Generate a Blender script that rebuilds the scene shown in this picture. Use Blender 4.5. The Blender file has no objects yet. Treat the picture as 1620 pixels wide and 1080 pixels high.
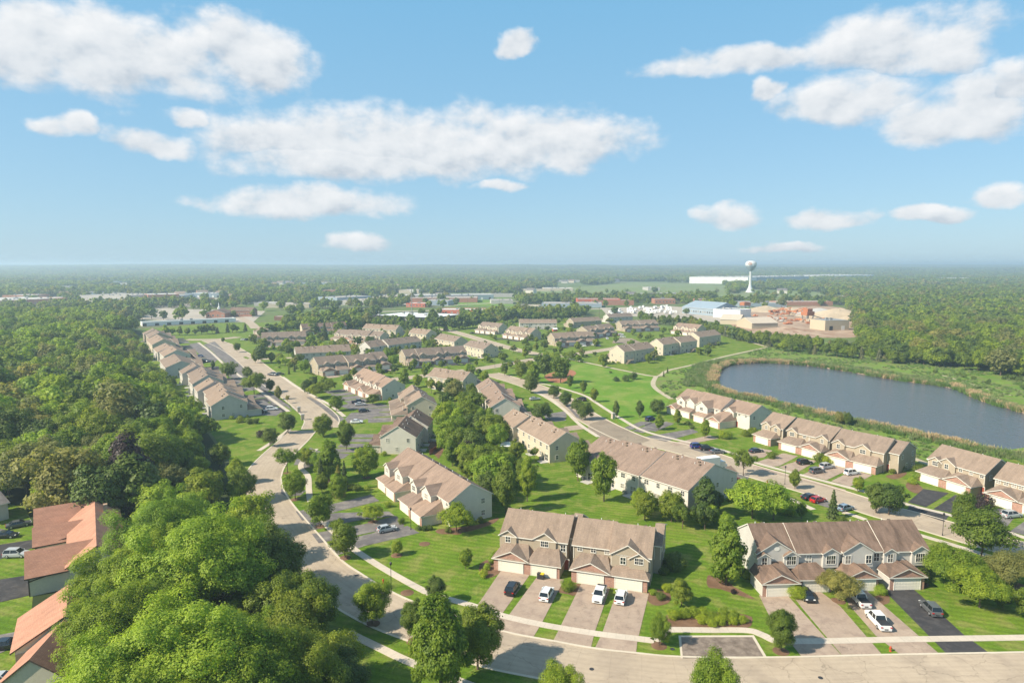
import bpy, bmesh, math, random
from math import sin, cos, pi, radians, atan2, sqrt
from mathutils import Vector, Matrix, noise
from mathutils.geometry import tessellate_polygon
S = bpy.context.scene
COL = S.collection
R = random.Random(7)

# ------------------------------------------------------------------ camera
cam = bpy.data.cameras.new("camera")
cam.sensor_width = 36.0
cam.lens = 36.0 * 1050.0 / 1620.0
cam.clip_start = 0.5
cam.clip_end = 40000.0
co = bpy.data.objects.new("camera", cam)
COL.objects.link(co)
co.location = (0, 0, 60)
co.rotation_euler = (pi / 2 - math.atan(122.0 / 1050.0), 0, 0)
S.camera = co

# ------------------------------------------------------------------ sun and sky
SUN_EL = radians(39.0)
SUN_AZ = radians(247.0)            # clockwise from +Y
sun_dir = Vector((sin(SUN_AZ) * cos(SUN_EL), cos(SUN_AZ) * cos(SUN_EL), sin(SUN_EL)))
sl = bpy.data.lights.new("sun", 'SUN')
sl.energy = 4.5
sl.angle = radians(0.53)
sl.color = (1.0, 0.90, 0.73)
so = bpy.data.objects.new("sun", sl)
COL.objects.link(so)
so.rotation_euler = sun_dir.to_track_quat('Z', 'Y').to_euler()
so.location = (-200, -100, 300)

S.view_settings.view_transform = 'Standard'
S.view_settings.look = 'None'
S.view_settings.gamma = 1.0
S.view_settings.use_curve_mapping = False
S.view_settings.exposure = 0.93
S.render.engine = 'CYCLES'
S.cycles.max_bounces = 8
S.cycles.diffuse_bounces = 4
S.cycles.glossy_bounces = 2
S.cycles.transmission_bounces = 3
S.cycles.transparent_max_bounces = 4
S.cycles.volume_bounces = 0
S.cycles.use_denoising = True

world = bpy.data.worlds.new("World")
S.world = world
world.use_nodes = True
WN = world.node_tree.nodes
WL = world.node_tree.links
WN.clear()


def wmath(op, a, b=None, c=None, clamp=False):
    n = WN.new('ShaderNodeMath')
    n.operation = op
    n.use_clamp = clamp
    for i, v in enumerate((a, b, c)):
        if v is None:
            continue
        if isinstance(v, (int, float)):
            n.inputs[i].default_value = v
        else:
            WL.new(v, n.inputs[i])
    return n.outputs[0]


def build_sky():
    sky = WN.new('ShaderNodeTexSky')
    sky.sky_type = 'NISHITA'
    sky.sun_disc = False
    sky.sun_elevation = SUN_EL
    sky.sun_rotation = SUN_AZ
    sky.altitude = 200
    sky.air_density = 1.0
    sky.dust_density = 0.6
    sky.ozone_density = 1.6
    tc = WN.new('ShaderNodeTexCoord')
    sep = WN.new('ShaderNodeSeparateXYZ')
    WL.new(tc.outputs['Generated'], sep.inputs[0])
    az = wmath('ARCTAN2', sep.outputs[0], sep.outputs[1])
    el = wmath('ARCSINE', sep.outputs[2])
    # warp the directions so that the cloud outlines are ragged, not oval
    w0 = WN.new('ShaderNodeCombineXYZ')
    WL.new(az, w0.inputs[0]); WL.new(wmath('MULTIPLY', el, 1.3), w0.inputs[1])
    wn = WN.new('ShaderNodeTexNoise')
    wn.inputs['Scale'].default_value = 8.0
    wn.inputs['Detail'].default_value = 5
    wn.inputs['Roughness'].default_value = 0.55
    WL.new(w0.outputs[0], wn.inputs['Vector'])
    ws = WN.new('ShaderNodeSeparateXYZ')
    WL.new(wn.outputs[1], ws.inputs[0])
    az0, el0 = az, el
    az = wmath('ADD', az, wmath('MULTIPLY', wmath('SUBTRACT', ws.outputs[0], 0.5), 0.12))
    el = wmath('ADD', el, wmath('MULTIPLY', wmath('SUBTRACT', ws.outputs[1], 0.5), 0.05))
    # cumulus layer: (azimuth, elevation, half width, half height) in radians
    clouds = CLOUDS_AT
    rr = random.Random(3)
    for k in range(34):                      # sky carried on outside the view, with extra unseen clouds added as fill
        a0 = radians(rr.uniform(48, 312))
        a0 = a0 if a0 < pi else a0 - 2 * pi
        e0 = radians(rr.uniform(4, 62))
        clouds = clouds + [(a0, e0, radians(rr.uniform(4, 15)), radians(rr.uniform(1.5, 4.6)))]
    best = None
    besth = None
    nz = WN.new('ShaderNodeCombineXYZ')
    WL.new(az0, nz.inputs[0])
    WL.new(wmath('MULTIPLY', el0, 1.45), nz.inputs[1])
    n1 = WN.new('ShaderNodeTexNoise')
    n1.inputs['Scale'].default_value = 16
    n1.inputs['Detail'].default_value = 9
    n1.inputs['Roughness'].default_value = 0.56
    WL.new(nz.outputs[0], n1.inputs['Vector'])
    # same noise a little towards the sun: the difference paints self-shading into the puffs
    off = WN.new('ShaderNodeVectorMath')
    off.operation = 'ADD'
    off.inputs[1].default_value = (-0.01, 0.022, 0)
    WL.new(nz.outputs[0], off.inputs[0])
    n2 = WN.new('ShaderNodeTexNoise')
    n2.inputs['Scale'].default_value = 16
    n2.inputs['Detail'].default_value = 5
    n2.inputs['Roughness'].default_value = 0.5
    WL.new(off.outputs[0], n2.inputs['Vector'])
    for (a0, e0, ra, re) in clouds:
        dx = wmath('MULTIPLY', wmath('SUBTRACT', az, a0), 1.0 / ra)
        dy = wmath('MULTIPLY', wmath('SUBTRACT', el, e0), 1.0 / re)
        # flat-ish base: the lower half falls off faster
        dyl = wmath('MAXIMUM', dy, wmath('MULTIPLY', dy, -1.35))
        f = wmath('SUBTRACT', 1.0, wmath('ADD', wmath('MULTIPLY', dx, dx), wmath('MULTIPLY', dyl, dyl)))
        if best is None:
            best, besth = f, dy
        else:
            g = wmath('GREATER_THAN', f, best)
            mix = WN.new('ShaderNodeMix')
            WL.new(g, mix.inputs[0]); WL.new(besth, mix.inputs[2]); WL.new(dy, mix.inputs[3])
            besth = mix.outputs[0]
            best = wmath('MAXIMUM', best, f)
    core = wmath('MAXIMUM', best, -1.5)
    dens = wmath('ADD', core, wmath('MULTIPLY', wmath('SUBTRACT', n1.outputs[0], 0.355), 2.9))
    mr = WN.new('ShaderNodeMapRange')
    mr.interpolation_type = 'SMOOTHSTEP'
    mr.inputs[1].default_value = 0.0
    mr.inputs[2].default_value = 1.15
    mr.inputs[4].default_value = 0.97
    WL.new(dens, mr.inputs[0])
    alpha = mr.outputs[0]
    puff_shade = wmath('MULTIPLY', wmath('SUBTRACT', n1.outputs[0], n2.outputs[0]), 1.7)
    t = wmath('ADD', wmath('MULTIPLY', besth, 0.30), 0.50)  # tops painted lighter and bases greyer, as if lit from above
    t = wmath('ADD', t, puff_shade, clamp=True)
    cr = WN.new('ShaderNodeValToRGB')
    cr.color_ramp.elements[0].position = 0.0
    cr.color_ramp.elements[0].color = (2.75, 3.15, 3.6, 1)
    cr.color_ramp.elements[1].position = 1.0
    cr.color_ramp.elements[1].color = (5.0, 5.05, 5.1, 1)
    e = cr.color_ramp.elements.new(0.45)
    e.color = (4.1, 4.3, 4.5, 1)
    WL.new(t, cr.inputs[0])
    # clear-sky model mostly covered by a painted zenith-to-horizon gradient, zenith brightened as fill
    gr = WN.new('ShaderNodeValToRGB')
    for e_, (p_, c_) in zip([gr.color_ramp.elements[0], gr.color_ramp.elements[1]] + [gr.color_ramp.elements.new(0.5) for _ in range(2)],
                            SKY_GRADIENT):
        e_.position = p_
        e_.color = (*c_, 1)
    WL.new(wmath('MULTIPLY', el0, 2 / pi, clamp=True), gr.inputs[0])
    fix = WN.new('ShaderNodeMix'); fix.data_type = 'RGBA'
    fix.inputs[0].default_value = 0.8
    WL.new(sky.outputs[0], fix.inputs[6])
    WL.new(gr.outputs[0], fix.inputs[7])
    cm = WN.new('ShaderNodeMix')
    cm.data_type = 'RGBA'
    WL.new(alpha, cm.inputs[0])
    WL.new(fix.outputs[2], cm.inputs[6])
    WL.new(cr.outputs[0], cm.inputs[7])
    bg = WN.new('ShaderNodeBackground')
    bg.inputs[1].default_value = 0.10
    WL.new(cm.outputs[2], bg.inputs[0])
    out = WN.new('ShaderNodeOutputWorld')
    WL.new(bg.outputs[0], out.inputs[0])


SKY_GRADIENT = [(0.0, (1.88, 3.1, 4.05)), (1.0, (1.2, 2.3, 3.6)), (0.24, (1.09, 2.75, 4.2)), (0.5, (1.2, 2.6, 4.0))]
CLOUDS_AT = [(-0.5684, 0.2526, 0.251, 0.06), (-0.3625, 0.2676, 0.078, 0.0539), (-0.574, 0.1679, 0.0292, 0.0191), (-0.4473, 0.1894, 0.032, 0.014), (-0.4861, 0.1519, 0.0551, 0.0187), (-0.1564, 0.1642, 0.2764, 0.0597), (-0.3052, 0.1678, 0.1219, 0.0381), (0.0463, 0.173, 0.1459, 0.0499), (-0.2285, 0.1395, 0.1727, 0.0344), (-0.2911, 0.0853, 0.1378, 0.0244), (-0.0159, 0.1108, 0.0373, 0.0126), (0.0046, 0.3052, 0.031, 0.0173), (-0.218, 0.0292, 0.0399, 0.0182), (0.4936, 0.2671, 0.1186, 0.0425), (0.3261, 0.2686, 0.1287, 0.0215), (0.5681, 0.2561, 0.0562, 0.0357), (0.3547, 0.2255, 0.0224, 0.0189), (0.4539, 0.205, 0.0853, 0.038), (0.5858, 0.1833, 0.0983, 0.0443), (0.6333, 0.205, 0.0405, 0.0301), (0.3045, 0.0675, 0.0471, 0.0193), (0.4466, 0.0588, 0.055, 0.0133), (0.5613, 0.0575, 0.0419, 0.0117), (0.6333, 0.0792, 0.0332, 0.0191), (0.3852, 0.026, 0.0507, 0.0086)]
build_sky()


# ------------------------------------------------------------------ materials
def newmat(name):
    m = bpy.data.materials.new(name)
    m.use_nodes = True
    nt = m.node_tree
    b = nt.nodes['Principled BSDF']
    return m, nt, b


def nd(nt, t, **kw):
    n = nt.nodes.new(t)
    for k, v in kw.items():
        setattr(n, k, v)
    return n


def noise_n(nt, vec, scale, detail=4, rough=0.6):
    n = nd(nt, 'ShaderNodeTexNoise')
    n.inputs['Scale'].default_value = scale
    n.inputs['Detail'].default_value = detail
    n.inputs['Roughness'].default_value = rough
    nt.links.new(vec, n.inputs['Vector'])
    return n.outputs[0]


def ramp(nt, fac, stops):
    r = nd(nt, 'ShaderNodeValToRGB')
    els = r.color_ramp.elements
    while len(els) > len(stops):
        els.remove(els[-1])
    while len(els) < len(stops):
        els.new(0.5)
    for e, (p, c) in zip(els, stops):
        e.position = p
        e.color = (*c, 1)
    nt.links.new(fac, r.inputs[0])
    return r.outputs[0]


def mixc(nt, fac, a, b, blend='MIX'):
    m = nd(nt, 'ShaderNodeMix', data_type='RGBA', blend_type=blend)
    for s, v in ((0, fac), (6, a), (7, b)):
        if isinstance(v, (int, float)):
            m.inputs[s].default_value = v
        elif isinstance(v, tuple):
            m.inputs[s].default_value = (*v, 1) if len(v) == 3 else v
        else:
            nt.links.new(v, m.inputs[s])
    return m.outputs[2]


def bump(nt, b, h, strength, dist):
    bp = nd(nt, 'ShaderNodeBump')
    bp.inputs['Strength'].default_value = strength
    bp.inputs['Distance'].default_value = dist
    nt.links.new(h, bp.inputs['Height'])
    nt.links.new(bp.outputs[0], b.inputs['Normal'])


def coord(nt, which='Object'):
    if which == 'World':
        return nd(nt, 'ShaderNodeNewGeometry').outputs['Position']
    return nd(nt, 'ShaderNodeTexCoord').outputs[which]


def mul(c, k):
    return tuple(x * k for x in c)


def ground_mat(name, c1, c2, s1=0.08, s2=1.5, bumpk=0.3, c3=None, rough=0.95, spec=0.1, stripes=None, fine=0.26):
    """Two colours mixed by broad patches and fine mottling in world metres."""
    m, nt, b = newmat(name)
    P = coord(nt, 'World')
    f1 = noise_n(nt, P, s1, 5, 0.6)
    f2 = noise_n(nt, P, s2, 6, 0.7)
    col = ramp(nt, f1, [(0.34, c1), (0.66, c2)])
    if c3:
        f3 = noise_n(nt, P, s1 * 3.1, 4, 0.6)
        r3 = ramp(nt, f3, [(0.47, (0, 0, 0)), (0.64, (1, 1, 1))])
        col = mixc(nt, r3, col, c3)
    col = mixc(nt, 1.0, col, ramp(nt, f2, [(0.2, (1 - fine,) * 3), (0.8, (1 + fine,) * 3)]), 'MULTIPLY')
    if stripes:
        ang, per, k = stripes
        mp = nd(nt, 'ShaderNodeMapping')
        mp.inputs['Rotation'].default_value = (0, 0, ang)
        nt.links.new(P, mp.inputs[0])
        wv = nd(nt, 'ShaderNodeTexWave', wave_type='BANDS', bands_direction='X')
        wv.inputs['Scale'].default_value = 0.314 / per
        wv.inputs['Distortion'].default_value = 0.6
        wv.inputs['Detail Scale'].default_value = 0.3
        nt.links.new(mp.outputs[0], wv.inputs[0])
        col = mixc(nt, 1.0, col, ramp(nt, wv.outputs[1], [(0.3, (1 - k,) * 3), (0.7, (1 + k,) * 3)]), 'MULTIPLY')
    nt.links.new(col, b.inputs['Base Color'])
    b.inputs['Roughness'].default_value = rough
    b.inputs['Specular IOR Level'].default_value = spec
    if bumpk:
        bump(nt, b, f2, bumpk, 0.15)
    return m


def plain(name, c, rough=0.6, metal=0.0, var=0.12, scale=2.0, spec=0.3, dirt=0.0):
    m, nt, b = newmat(name)
    P = coord(nt)
    f = noise_n(nt, P, scale, 5, 0.65)
    col = ramp(nt, f, [(0.25, mul(c, 1 - var)), (0.75, mul(c, 1 + var))])
    if dirt:
        g = noise_n(nt, P, scale * 0.23, 4, 0.6)
        col = mixc(nt, ramp(nt, g, [(0.5, (0, 0, 0)), (0.75, (dirt,) * 3)]), col, mul(c, 0.45))
    nt.links.new(col, b.inputs['Base Color'])
    b.inputs['Roughness'].default_value = rough
    b.inputs['Metallic'].default_value = metal
    b.inputs['Specular IOR Level'].default_value = spec
    return m


def siding(name, c):
    m, nt, b = newmat(name)
    P = coord(nt)
    sp = nd(nt, 'ShaderNodeSeparateXYZ')
    nt.links.new(P, sp.inputs[0])
    fr = nd(nt, 'ShaderNodeMath', operation='FRACT')
    ml = nd(nt, 'ShaderNodeMath', operation='MULTIPLY')
    ml.inputs[1].default_value = 1 / 0.2
    nt.links.new(sp.outputs[2], ml.inputs[0])
    nt.links.new(ml.outputs[0], fr.inputs[0])
    f = noise_n(nt, P, 0.6, 5, 0.6)
    col = ramp(nt, f, [(0.3, mul(c, 0.93)), (0.7, mul(c, 1.05))])
    col = mixc(nt, 1.0, col, ramp(nt, fr.outputs[0], [(0.0, (0.72,) * 3), (0.16, (1,) * 3), (1.0, (1.02,) * 3)]), 'MULTIPLY')
    nt.links.new(col, b.inputs['Base Color'])
    b.inputs['Roughness'].default_value = 0.65
    b.inputs['Specular IOR Level'].default_value = 0.2
    bump(nt, b, fr.outputs[0], 0.5, 0.02)
    return m


def shingle(name, c, stain=0.3):
    """Asphalt shingles: staggered courses, tab-to-tab tone, streaky ageing down the slope."""
    m, nt, b = newmat(name)
    P = coord(nt)
    sp = nd(nt, 'ShaderNodeSeparateXYZ'); nt.links.new(P, sp.inputs[0])
    mx = nd(nt, 'ShaderNodeMath', operation='ADD')
    nt.links.new(sp.outputs[0], mx.inputs[0]); nt.links.new(sp.outputs[1], mx.inputs[1])
    mz = nd(nt, 'ShaderNodeMath', operation='MULTIPLY'); mz.inputs[1].default_value = 2.0
    nt.links.new(sp.outputs[2], mz.inputs[0])
    cb = nd(nt, 'ShaderNodeCombineXYZ')
    nt.links.new(mx.outputs[0], cb.inputs[0]); nt.links.new(mz.outputs[0], cb.inputs[1])
    br = nd(nt, 'ShaderNodeTexBrick')
    br.inputs['Scale'].default_value = 1.0
    br.inputs['Brick Width'].default_value = 0.5
    br.inputs['Row Height'].default_value = 0.28
    br.inputs['Mortar Size'].default_value = 0.02
    br.inputs['Color1'].default_value = (*mul(c, 1.07), 1)
    br.inputs['Color2'].default_value = (*mul(c, 0.93), 1)
    br.inputs['Mortar'].default_value = (*mul(c, 0.75), 1)
    nt.links.new(cb.outputs[0], br.inputs[0])
    mp = nd(nt, 'ShaderNodeMapping'); mp.inputs['Scale'].default_value = (1.0, 0.25, 0.25)
    nt.links.new(P, mp.inputs[0])
    f = noise_n(nt, mp.outputs[0], 0.9, 6, 0.65)
    f2 = noise_n(nt, P, 5.0, 4, 0.7)
    col = mixc(nt, 1.0, br.outputs[0], ramp(nt, f, [(0.3, (1 - stain,) * 3), (0.62, (1 + stain * .45,) * 3)]), 'MULTIPLY')
    col = mixc(nt, 1.0, col, ramp(nt, f2, [(0.25, (0.88,) * 3), (0.75, (1.12,) * 3)]), 'MULTIPLY')
    oi = nd(nt, 'ShaderNodeObjectInfo')
    col = mixc(nt, 1.0, col, ramp(nt, oi.outputs['Random'], [(0, (0.88, 0.88, 0.9)), (1, (1.12, 1.08, 1.04))]), 'MULTIPLY')
    nt.links.new(col, b.inputs['Base Color'])
    b.inputs['Roughness'].default_value = 0.95
    b.inputs['Specular IOR Level'].default_value = 0.1
    bump(nt, b, br.outputs[1], -0.4, 0.02)
    return m


def brickm(name, c1, c2):
    m, nt, b = newmat(name)
    P = coord(nt)
    sp = nd(nt, 'ShaderNodeSeparateXYZ'); nt.links.new(P, sp.inputs[0])
    mx = nd(nt, 'ShaderNodeMath', operation='ADD')
    nt.links.new(sp.outputs[0], mx.inputs[0]); nt.links.new(sp.outputs[1], mx.inputs[1])
    cb = nd(nt, 'ShaderNodeCombineXYZ')
    nt.links.new(mx.outputs[0], cb.inputs[0]); nt.links.new(sp.outputs[2], cb.inputs[1])
    br = nd(nt, 'ShaderNodeTexBrick')
    br.inputs['Scale'].default_value = 1.0
    br.inputs['Brick Width'].default_value = 0.24
    br.inputs['Row Height'].default_value = 0.085
    br.inputs['Mortar Size'].default_value = 0.011
    br.inputs['Color1'].default_value = (*c1, 1)
    br.inputs['Color2'].default_value = (*c2, 1)
    br.inputs['Mortar'].default_value = (0.4, 0.36, 0.32, 1)
    nt.links.new(cb.outputs[0], br.inputs[0])
    f = noise_n(nt, P, 1.3, 5, 0.7)
    col = mixc(nt, 1.0, br.outputs[0], ramp(nt, f, [(0.25, (0.75,) * 3), (0.75, (1.2,) * 3)]), 'MULTIPLY')
    nt.links.new(col, b.inputs['Base Color'])
    b.inputs['Roughness'].default_value = 0.9
    bump(nt, b, br.outputs[1], -0.5, 0.01)
    return m


def leafmat(name, c_dark, c_light, trans=0.45, vary=0.28):
    c_dark = (c_dark[0] * 2.75, c_dark[1] * 2.0, c_dark[2] * 1.15)
    c_light = (c_light[0] * 2.45, c_light[1] * 1.78, c_light[2] * 1.1)
    """Foliage: a tone per tree, per clump and per leaf, and light through the leaf."""
    m, nt, b = newmat(name)
    oi = nd(nt, 'ShaderNodeObjectInfo')
    P = coord(nt)
    f1 = noise_n(nt, P, 0.45, 3, 0.5)
    f2 = noise_n(nt, P, 3.5, 2, 0.5)
    ad = nd(nt, 'ShaderNodeMath', operation='ADD'); nt.links.new(f1, ad.inputs[0]); nt.links.new(f2, ad.inputs[1])
    hf = nd(nt, 'ShaderNodeMath', operation='MULTIPLY'); hf.inputs[1].default_value = 0.5
    nt.links.new(ad.outputs[0], hf.inputs[0])
    col = ramp(nt, hf.outputs[0], [(0.38, mul(c_dark, 0.85)), (0.6, mul(c_light, 1.08))])
    col = mixc(nt, 1.0, col, ramp(nt, oi.outputs['Random'], [(0, (1 - vary, 1 - vary * .75, 1 - vary * .5)), (0.5, (1, 1, 1)), (1, (1 + vary, 1 + vary * .6, 1.0))]), 'MULTIPLY')
    col = mixc(nt, 1.0, col, oi.outputs['Color'], 'MULTIPLY')
    nt.links.new(col, b.inputs['Base Color'])
    b.inputs['Roughness'].default_value = 0.55
    b.inputs['Specular IOR Level'].default_value = 0.25
    tr = nd(nt, 'ShaderNodeBsdfTranslucent')
    c2 = mixc(nt, 1.0, col, (1.25, 1.35, 0.55), 'MULTIPLY')
    nt.links.new(c2, tr.inputs[0])
    mx = nd(nt, 'ShaderNodeMixShader'); mx.inputs[0].default_value = trans
    nt.links.new(b.outputs[0], mx.inputs[1]); nt.links.new(tr.outputs[0], mx.inputs[2])
    out = nt.nodes['Material Output']
    nt.links.new(mx.outputs[0], out.inputs[0])
    return m


M = {}
# lawns and open ground
M['far_ground'] = ground_mat('far_ground', (0.085, 0.135, 0.025), (0.13, 0.17, 0.045), 0.004, 0.08, 0, (0.13, 0.13, 0.07))
M['lawn'] = ground_mat('lawn', (0.075, 0.145, 0.009), (0.13, 0.195, 0.018), 0.09, 2.2, 0.6, (0.18, 0.2, 0.045), stripes=(-1.25, 1.6, 0.09), fine=0.42)
M['park'] = ground_mat('park', (0.09, 0.19, 0.014), (0.135, 0.235, 0.026), 0.03, 0.8, 0.3, (0.19, 0.24, 0.05), stripes=(1.4, 2.2, 0.05))
M['meadow'] = ground_mat('meadow', (0.105, 0.19, 0.022), (0.17, 0.24, 0.045), 0.05, 0.6, 0.7, (0.17, 0.17, 0.065))
M['field'] = ground_mat('field', (0.14, 0.2, 0.05), (0.18, 0.23, 0.08), 0.008, 0.05, 0, (0.19, 0.19, 0.10))
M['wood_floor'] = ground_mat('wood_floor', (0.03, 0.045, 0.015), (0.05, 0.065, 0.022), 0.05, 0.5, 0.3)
M['mulch'] = ground_mat('mulch', (0.13, 0.075, 0.045), (0.2, 0.12, 0.075), 0.5, 6, 0.5)
M['mulch_red'] = ground_mat('mulch_red', (0.27, 0.11, 0.06), (0.36, 0.17, 0.1), 0.5, 4, 0.5)
# pavings
M['road'] = ground_mat('road', (0.37, 0.30, 0.225), (0.425, 0.345, 0.26), 0.05, 0.7, 0.05, (0.34, 0.275, 0.21), 0.9, fine=0.1)
M['kerb'] = ground_mat('kerb', (0.5, 0.44, 0.35), (0.56, 0.49, 0.39), 0.2, 2, 0.05, fine=0.1)
M['walk'] = ground_mat('walk', (0.46, 0.4, 0.33), (0.54, 0.47, 0.385), 0.2, 2, 0.05, fine=0.1)
M['trail'] = ground_mat('trail', (0.36, 0.31, 0.22), (0.44, 0.38, 0.28), 0.2, 2, 0.05, fine=0.1)
M['drive_pink'] = ground_mat('drive_pink', (0.325, 0.25, 0.195), (0.38, 0.295, 0.23), 0.15, 2.2, 0.1, (0.29, 0.22, 0.175), 0.95, fine=0.1)
M['drive_grey'] = ground_mat('drive_grey', (0.12, 0.11, 0.11), (0.17, 0.155, 0.15), 0.12, 1.6, 0.1, (0.22, 0.2, 0.18), 0.9, fine=0.1)
M['drive_black'] = ground_mat('drive_black', (0.04, 0.039, 0.042), (0.06, 0.057, 0.058), 0.2, 1.8, 0.1, (0.075, 0.07, 0.07), 0.8, fine=0.1)
M['patch'] = ground_mat('patch', (0.14, 0.11, 0.09), (0.26, 0.21, 0.17), 0.8, 5, 0.3)
M['lot'] = ground_mat('lot', (0.33, 0.29, 0.24), (0.42, 0.37, 0.31), 0.02, 0.5, 0)
M['dirt'] = ground_mat('dirt', (0.33, 0.235, 0.165), (0.42, 0.31, 0.225), 0.03, 0.3, 0.3, (0.26, 0.15, 0.095))
M['gravel'] = ground_mat('gravel', (0.38, 0.30, 0.21), (0.5, 0.40, 0.28), 0.05, 0.6, 0.5)
# buildings
M['sid_tan'] = siding('siding_tan', (0.37, 0.31, 0.23))
M['sid_cream'] = siding('siding_cream', (0.53, 0.455, 0.35))
M['sid_grey'] = siding('siding_grey', (0.50, 0.475, 0.435))
M['sid_white'] = siding('siding_white', (0.57, 0.53, 0.46))
M['sid_stucco'] = plain('stucco_cream', (0.56, 0.50, 0.38), 0.9, 0, 0.08, 3)
M['roof_tan'] = shingle('shingle_tan', (0.245, 0.19, 0.15), 0.22)
M['roof_brown'] = shingle('shingle_brown', (0.185, 0.13, 0.1), 0.4)
M['roof_pink'] = shingle('shingle_pinkish', (0.265, 0.195, 0.152), 0.24)
M['roof_orange'] = shingle('shingle_orange', (0.42, 0.225, 0.155), 0.2)
M['roof_grey'] = shingle('shingle_grey', (0.16, 0.15, 0.145), 0.3)
M['brick'] = brickm('brick_red', (0.40, 0.17, 0.10), (0.29, 0.115, 0.07))
M['brick_tan'] = brickm('brick_tan', (0.42, 0.27, 0.17), (0.33, 0.2, 0.12))
M['trim'] = plain('white_trim', (0.70, 0.67, 0.60), 0.5, 0, 0.05, 1.0)
M['trim_brown'] = plain('brown_trim', (0.07, 0.045, 0.03), 0.6)
M['garage'] = plain('garage_door_paint', (0.70, 0.655, 0.56), 0.45, 0, 0.04, 0.7)
M['door_red'] = plain('door_paint', (0.3, 0.08, 0.05), 0.5)
M['concrete'] = plain('concrete', (0.42, 0.40, 0.37), 0.9, 0, 0.15, 1.0)
M['wood'] = plain('deck_wood', (0.33, 0.25, 0.18), 0.85, 0, 0.25, 3.0)
M['wood_red'] = plain('stained_fence_wood', (0.2, 0.07, 0.04), 0.85, 0, 0.25, 3.0)
M['metal_white'] = plain('white_metal', (0.74, 0.74, 0.72), 0.4, 0.0, 0.04, 0.5)
M['tower_paint'] = plain('tower_paint', (0.56, 0.58, 0.58), 0.4, 0.0, 0.04, 0.5)
M['metal_blue'] = plain('blue_grey_metal', (0.27, 0.33, 0.38), 0.45, 0.0, 0.08, 0.1)
M['metal_dark'] = plain('dark_metal', (0.035, 0.035, 0.038), 0.5)
M['metal_grey'] = plain('galvanised_metal', (0.33, 0.33, 0.33), 0.45, 0.5)
M['flat_roof'] = plain('flat_roof_membrane', (0.47, 0.45, 0.41), 0.8, 0, 0.12, 0.05)
M['flat_roof_tan'] = plain('gravel_flat_roof', (0.34, 0.31, 0.27), 0.9, 0, 0.15, 0.08)
M['red_wall'] = plain('red_wall', (0.47, 0.13, 0.08), 0.8)
M['brick_far'] = plain('brick_wall_plain', (0.36, 0.17, 0.11), 0.9, 0, 0.2, 0.5)
M['tan_metal'] = plain('tan_metal_roof', (0.50, 0.42, 0.33), 0.6, 0, 0.08, 0.3)
M['yellow_wall'] = plain('pale_yellow_wall', (0.46, 0.39, 0.28), 0.7)
M['rust'] = plain('rusty_steel', (0.38, 0.14, 0.06), 0.8, 0, 0.3, 1.0)
M['orange_paint'] = plain('orange_paint', (0.6, 0.2, 0.06), 0.5)
M['hydrant'] = plain('hydrant_red', (0.45, 0.08, 0.03), 0.5)
M['yellow'] = plain('yellow_plastic', (0.6, 0.45, 0.02), 0.5)
M['bark'] = plain('bark', (0.12, 0.09, 0.065), 0.95, 0, 0.3, 6)
M['bark_pale'] = plain('bark_pale', (0.33, 0.29, 0.24), 0.95, 0, 0.3, 6)
M['rock'] = plain('limestone_rock', (0.48, 0.40, 0.32), 0.95, 0, 0.25, 2)

m, nt, b = newmat('window_glass')
oi = nd(nt, 'ShaderNodeObjectInfo')
nt.links.new(ramp(nt, oi.outputs['Random'], [(0.55, (0.02, 0.026, 0.03)), (0.62, (0.10, 0.10, 0.095)), (0.8, (0.28, 0.26, 0.23))]), b.inputs['Base Color'])
b.inputs['Roughness'].default_value = 0.08
b.inputs['Specular IOR Level'].default_value = 0.8
M['glass'] = m
m, nt, b = newmat('car_glass')
b.inputs['Base Color'].default_value = (0.012, 0.015, 0.018, 1)
b.inputs['Roughness'].default_value = 0.06
b.inputs['Specular IOR Level'].default_value = 0.7
M['car_glass'] = m
m, nt, b = newmat('car_paint')
oi = nd(nt, 'ShaderNodeObjectInfo')
nt.links.new(oi.outputs['Color'], b.inputs['Base Color'])
b.inputs['Roughness'].default_value = 0.28
b.inputs['Coat Weight'].default_value = 0.6
b.inputs['Coat Roughness'].default_value = 0.05
M['paint'] = m
M['tyre'] = plain('tyre_rubber', (0.018, 0.018, 0.019), 0.85)
M['rim'] = plain('wheel_rim', (0.5, 0.5, 0.52), 0.35, 0.7)
M['lens'] = plain('lamp_lens', (0.75, 0.75, 0.72), 0.2)
M['tail'] = plain('tail_lens', (0.4, 0.02, 0.015), 0.25)
M['bed'] = plain('tonneau_black', (0.03, 0.03, 0.032), 0.7)

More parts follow.
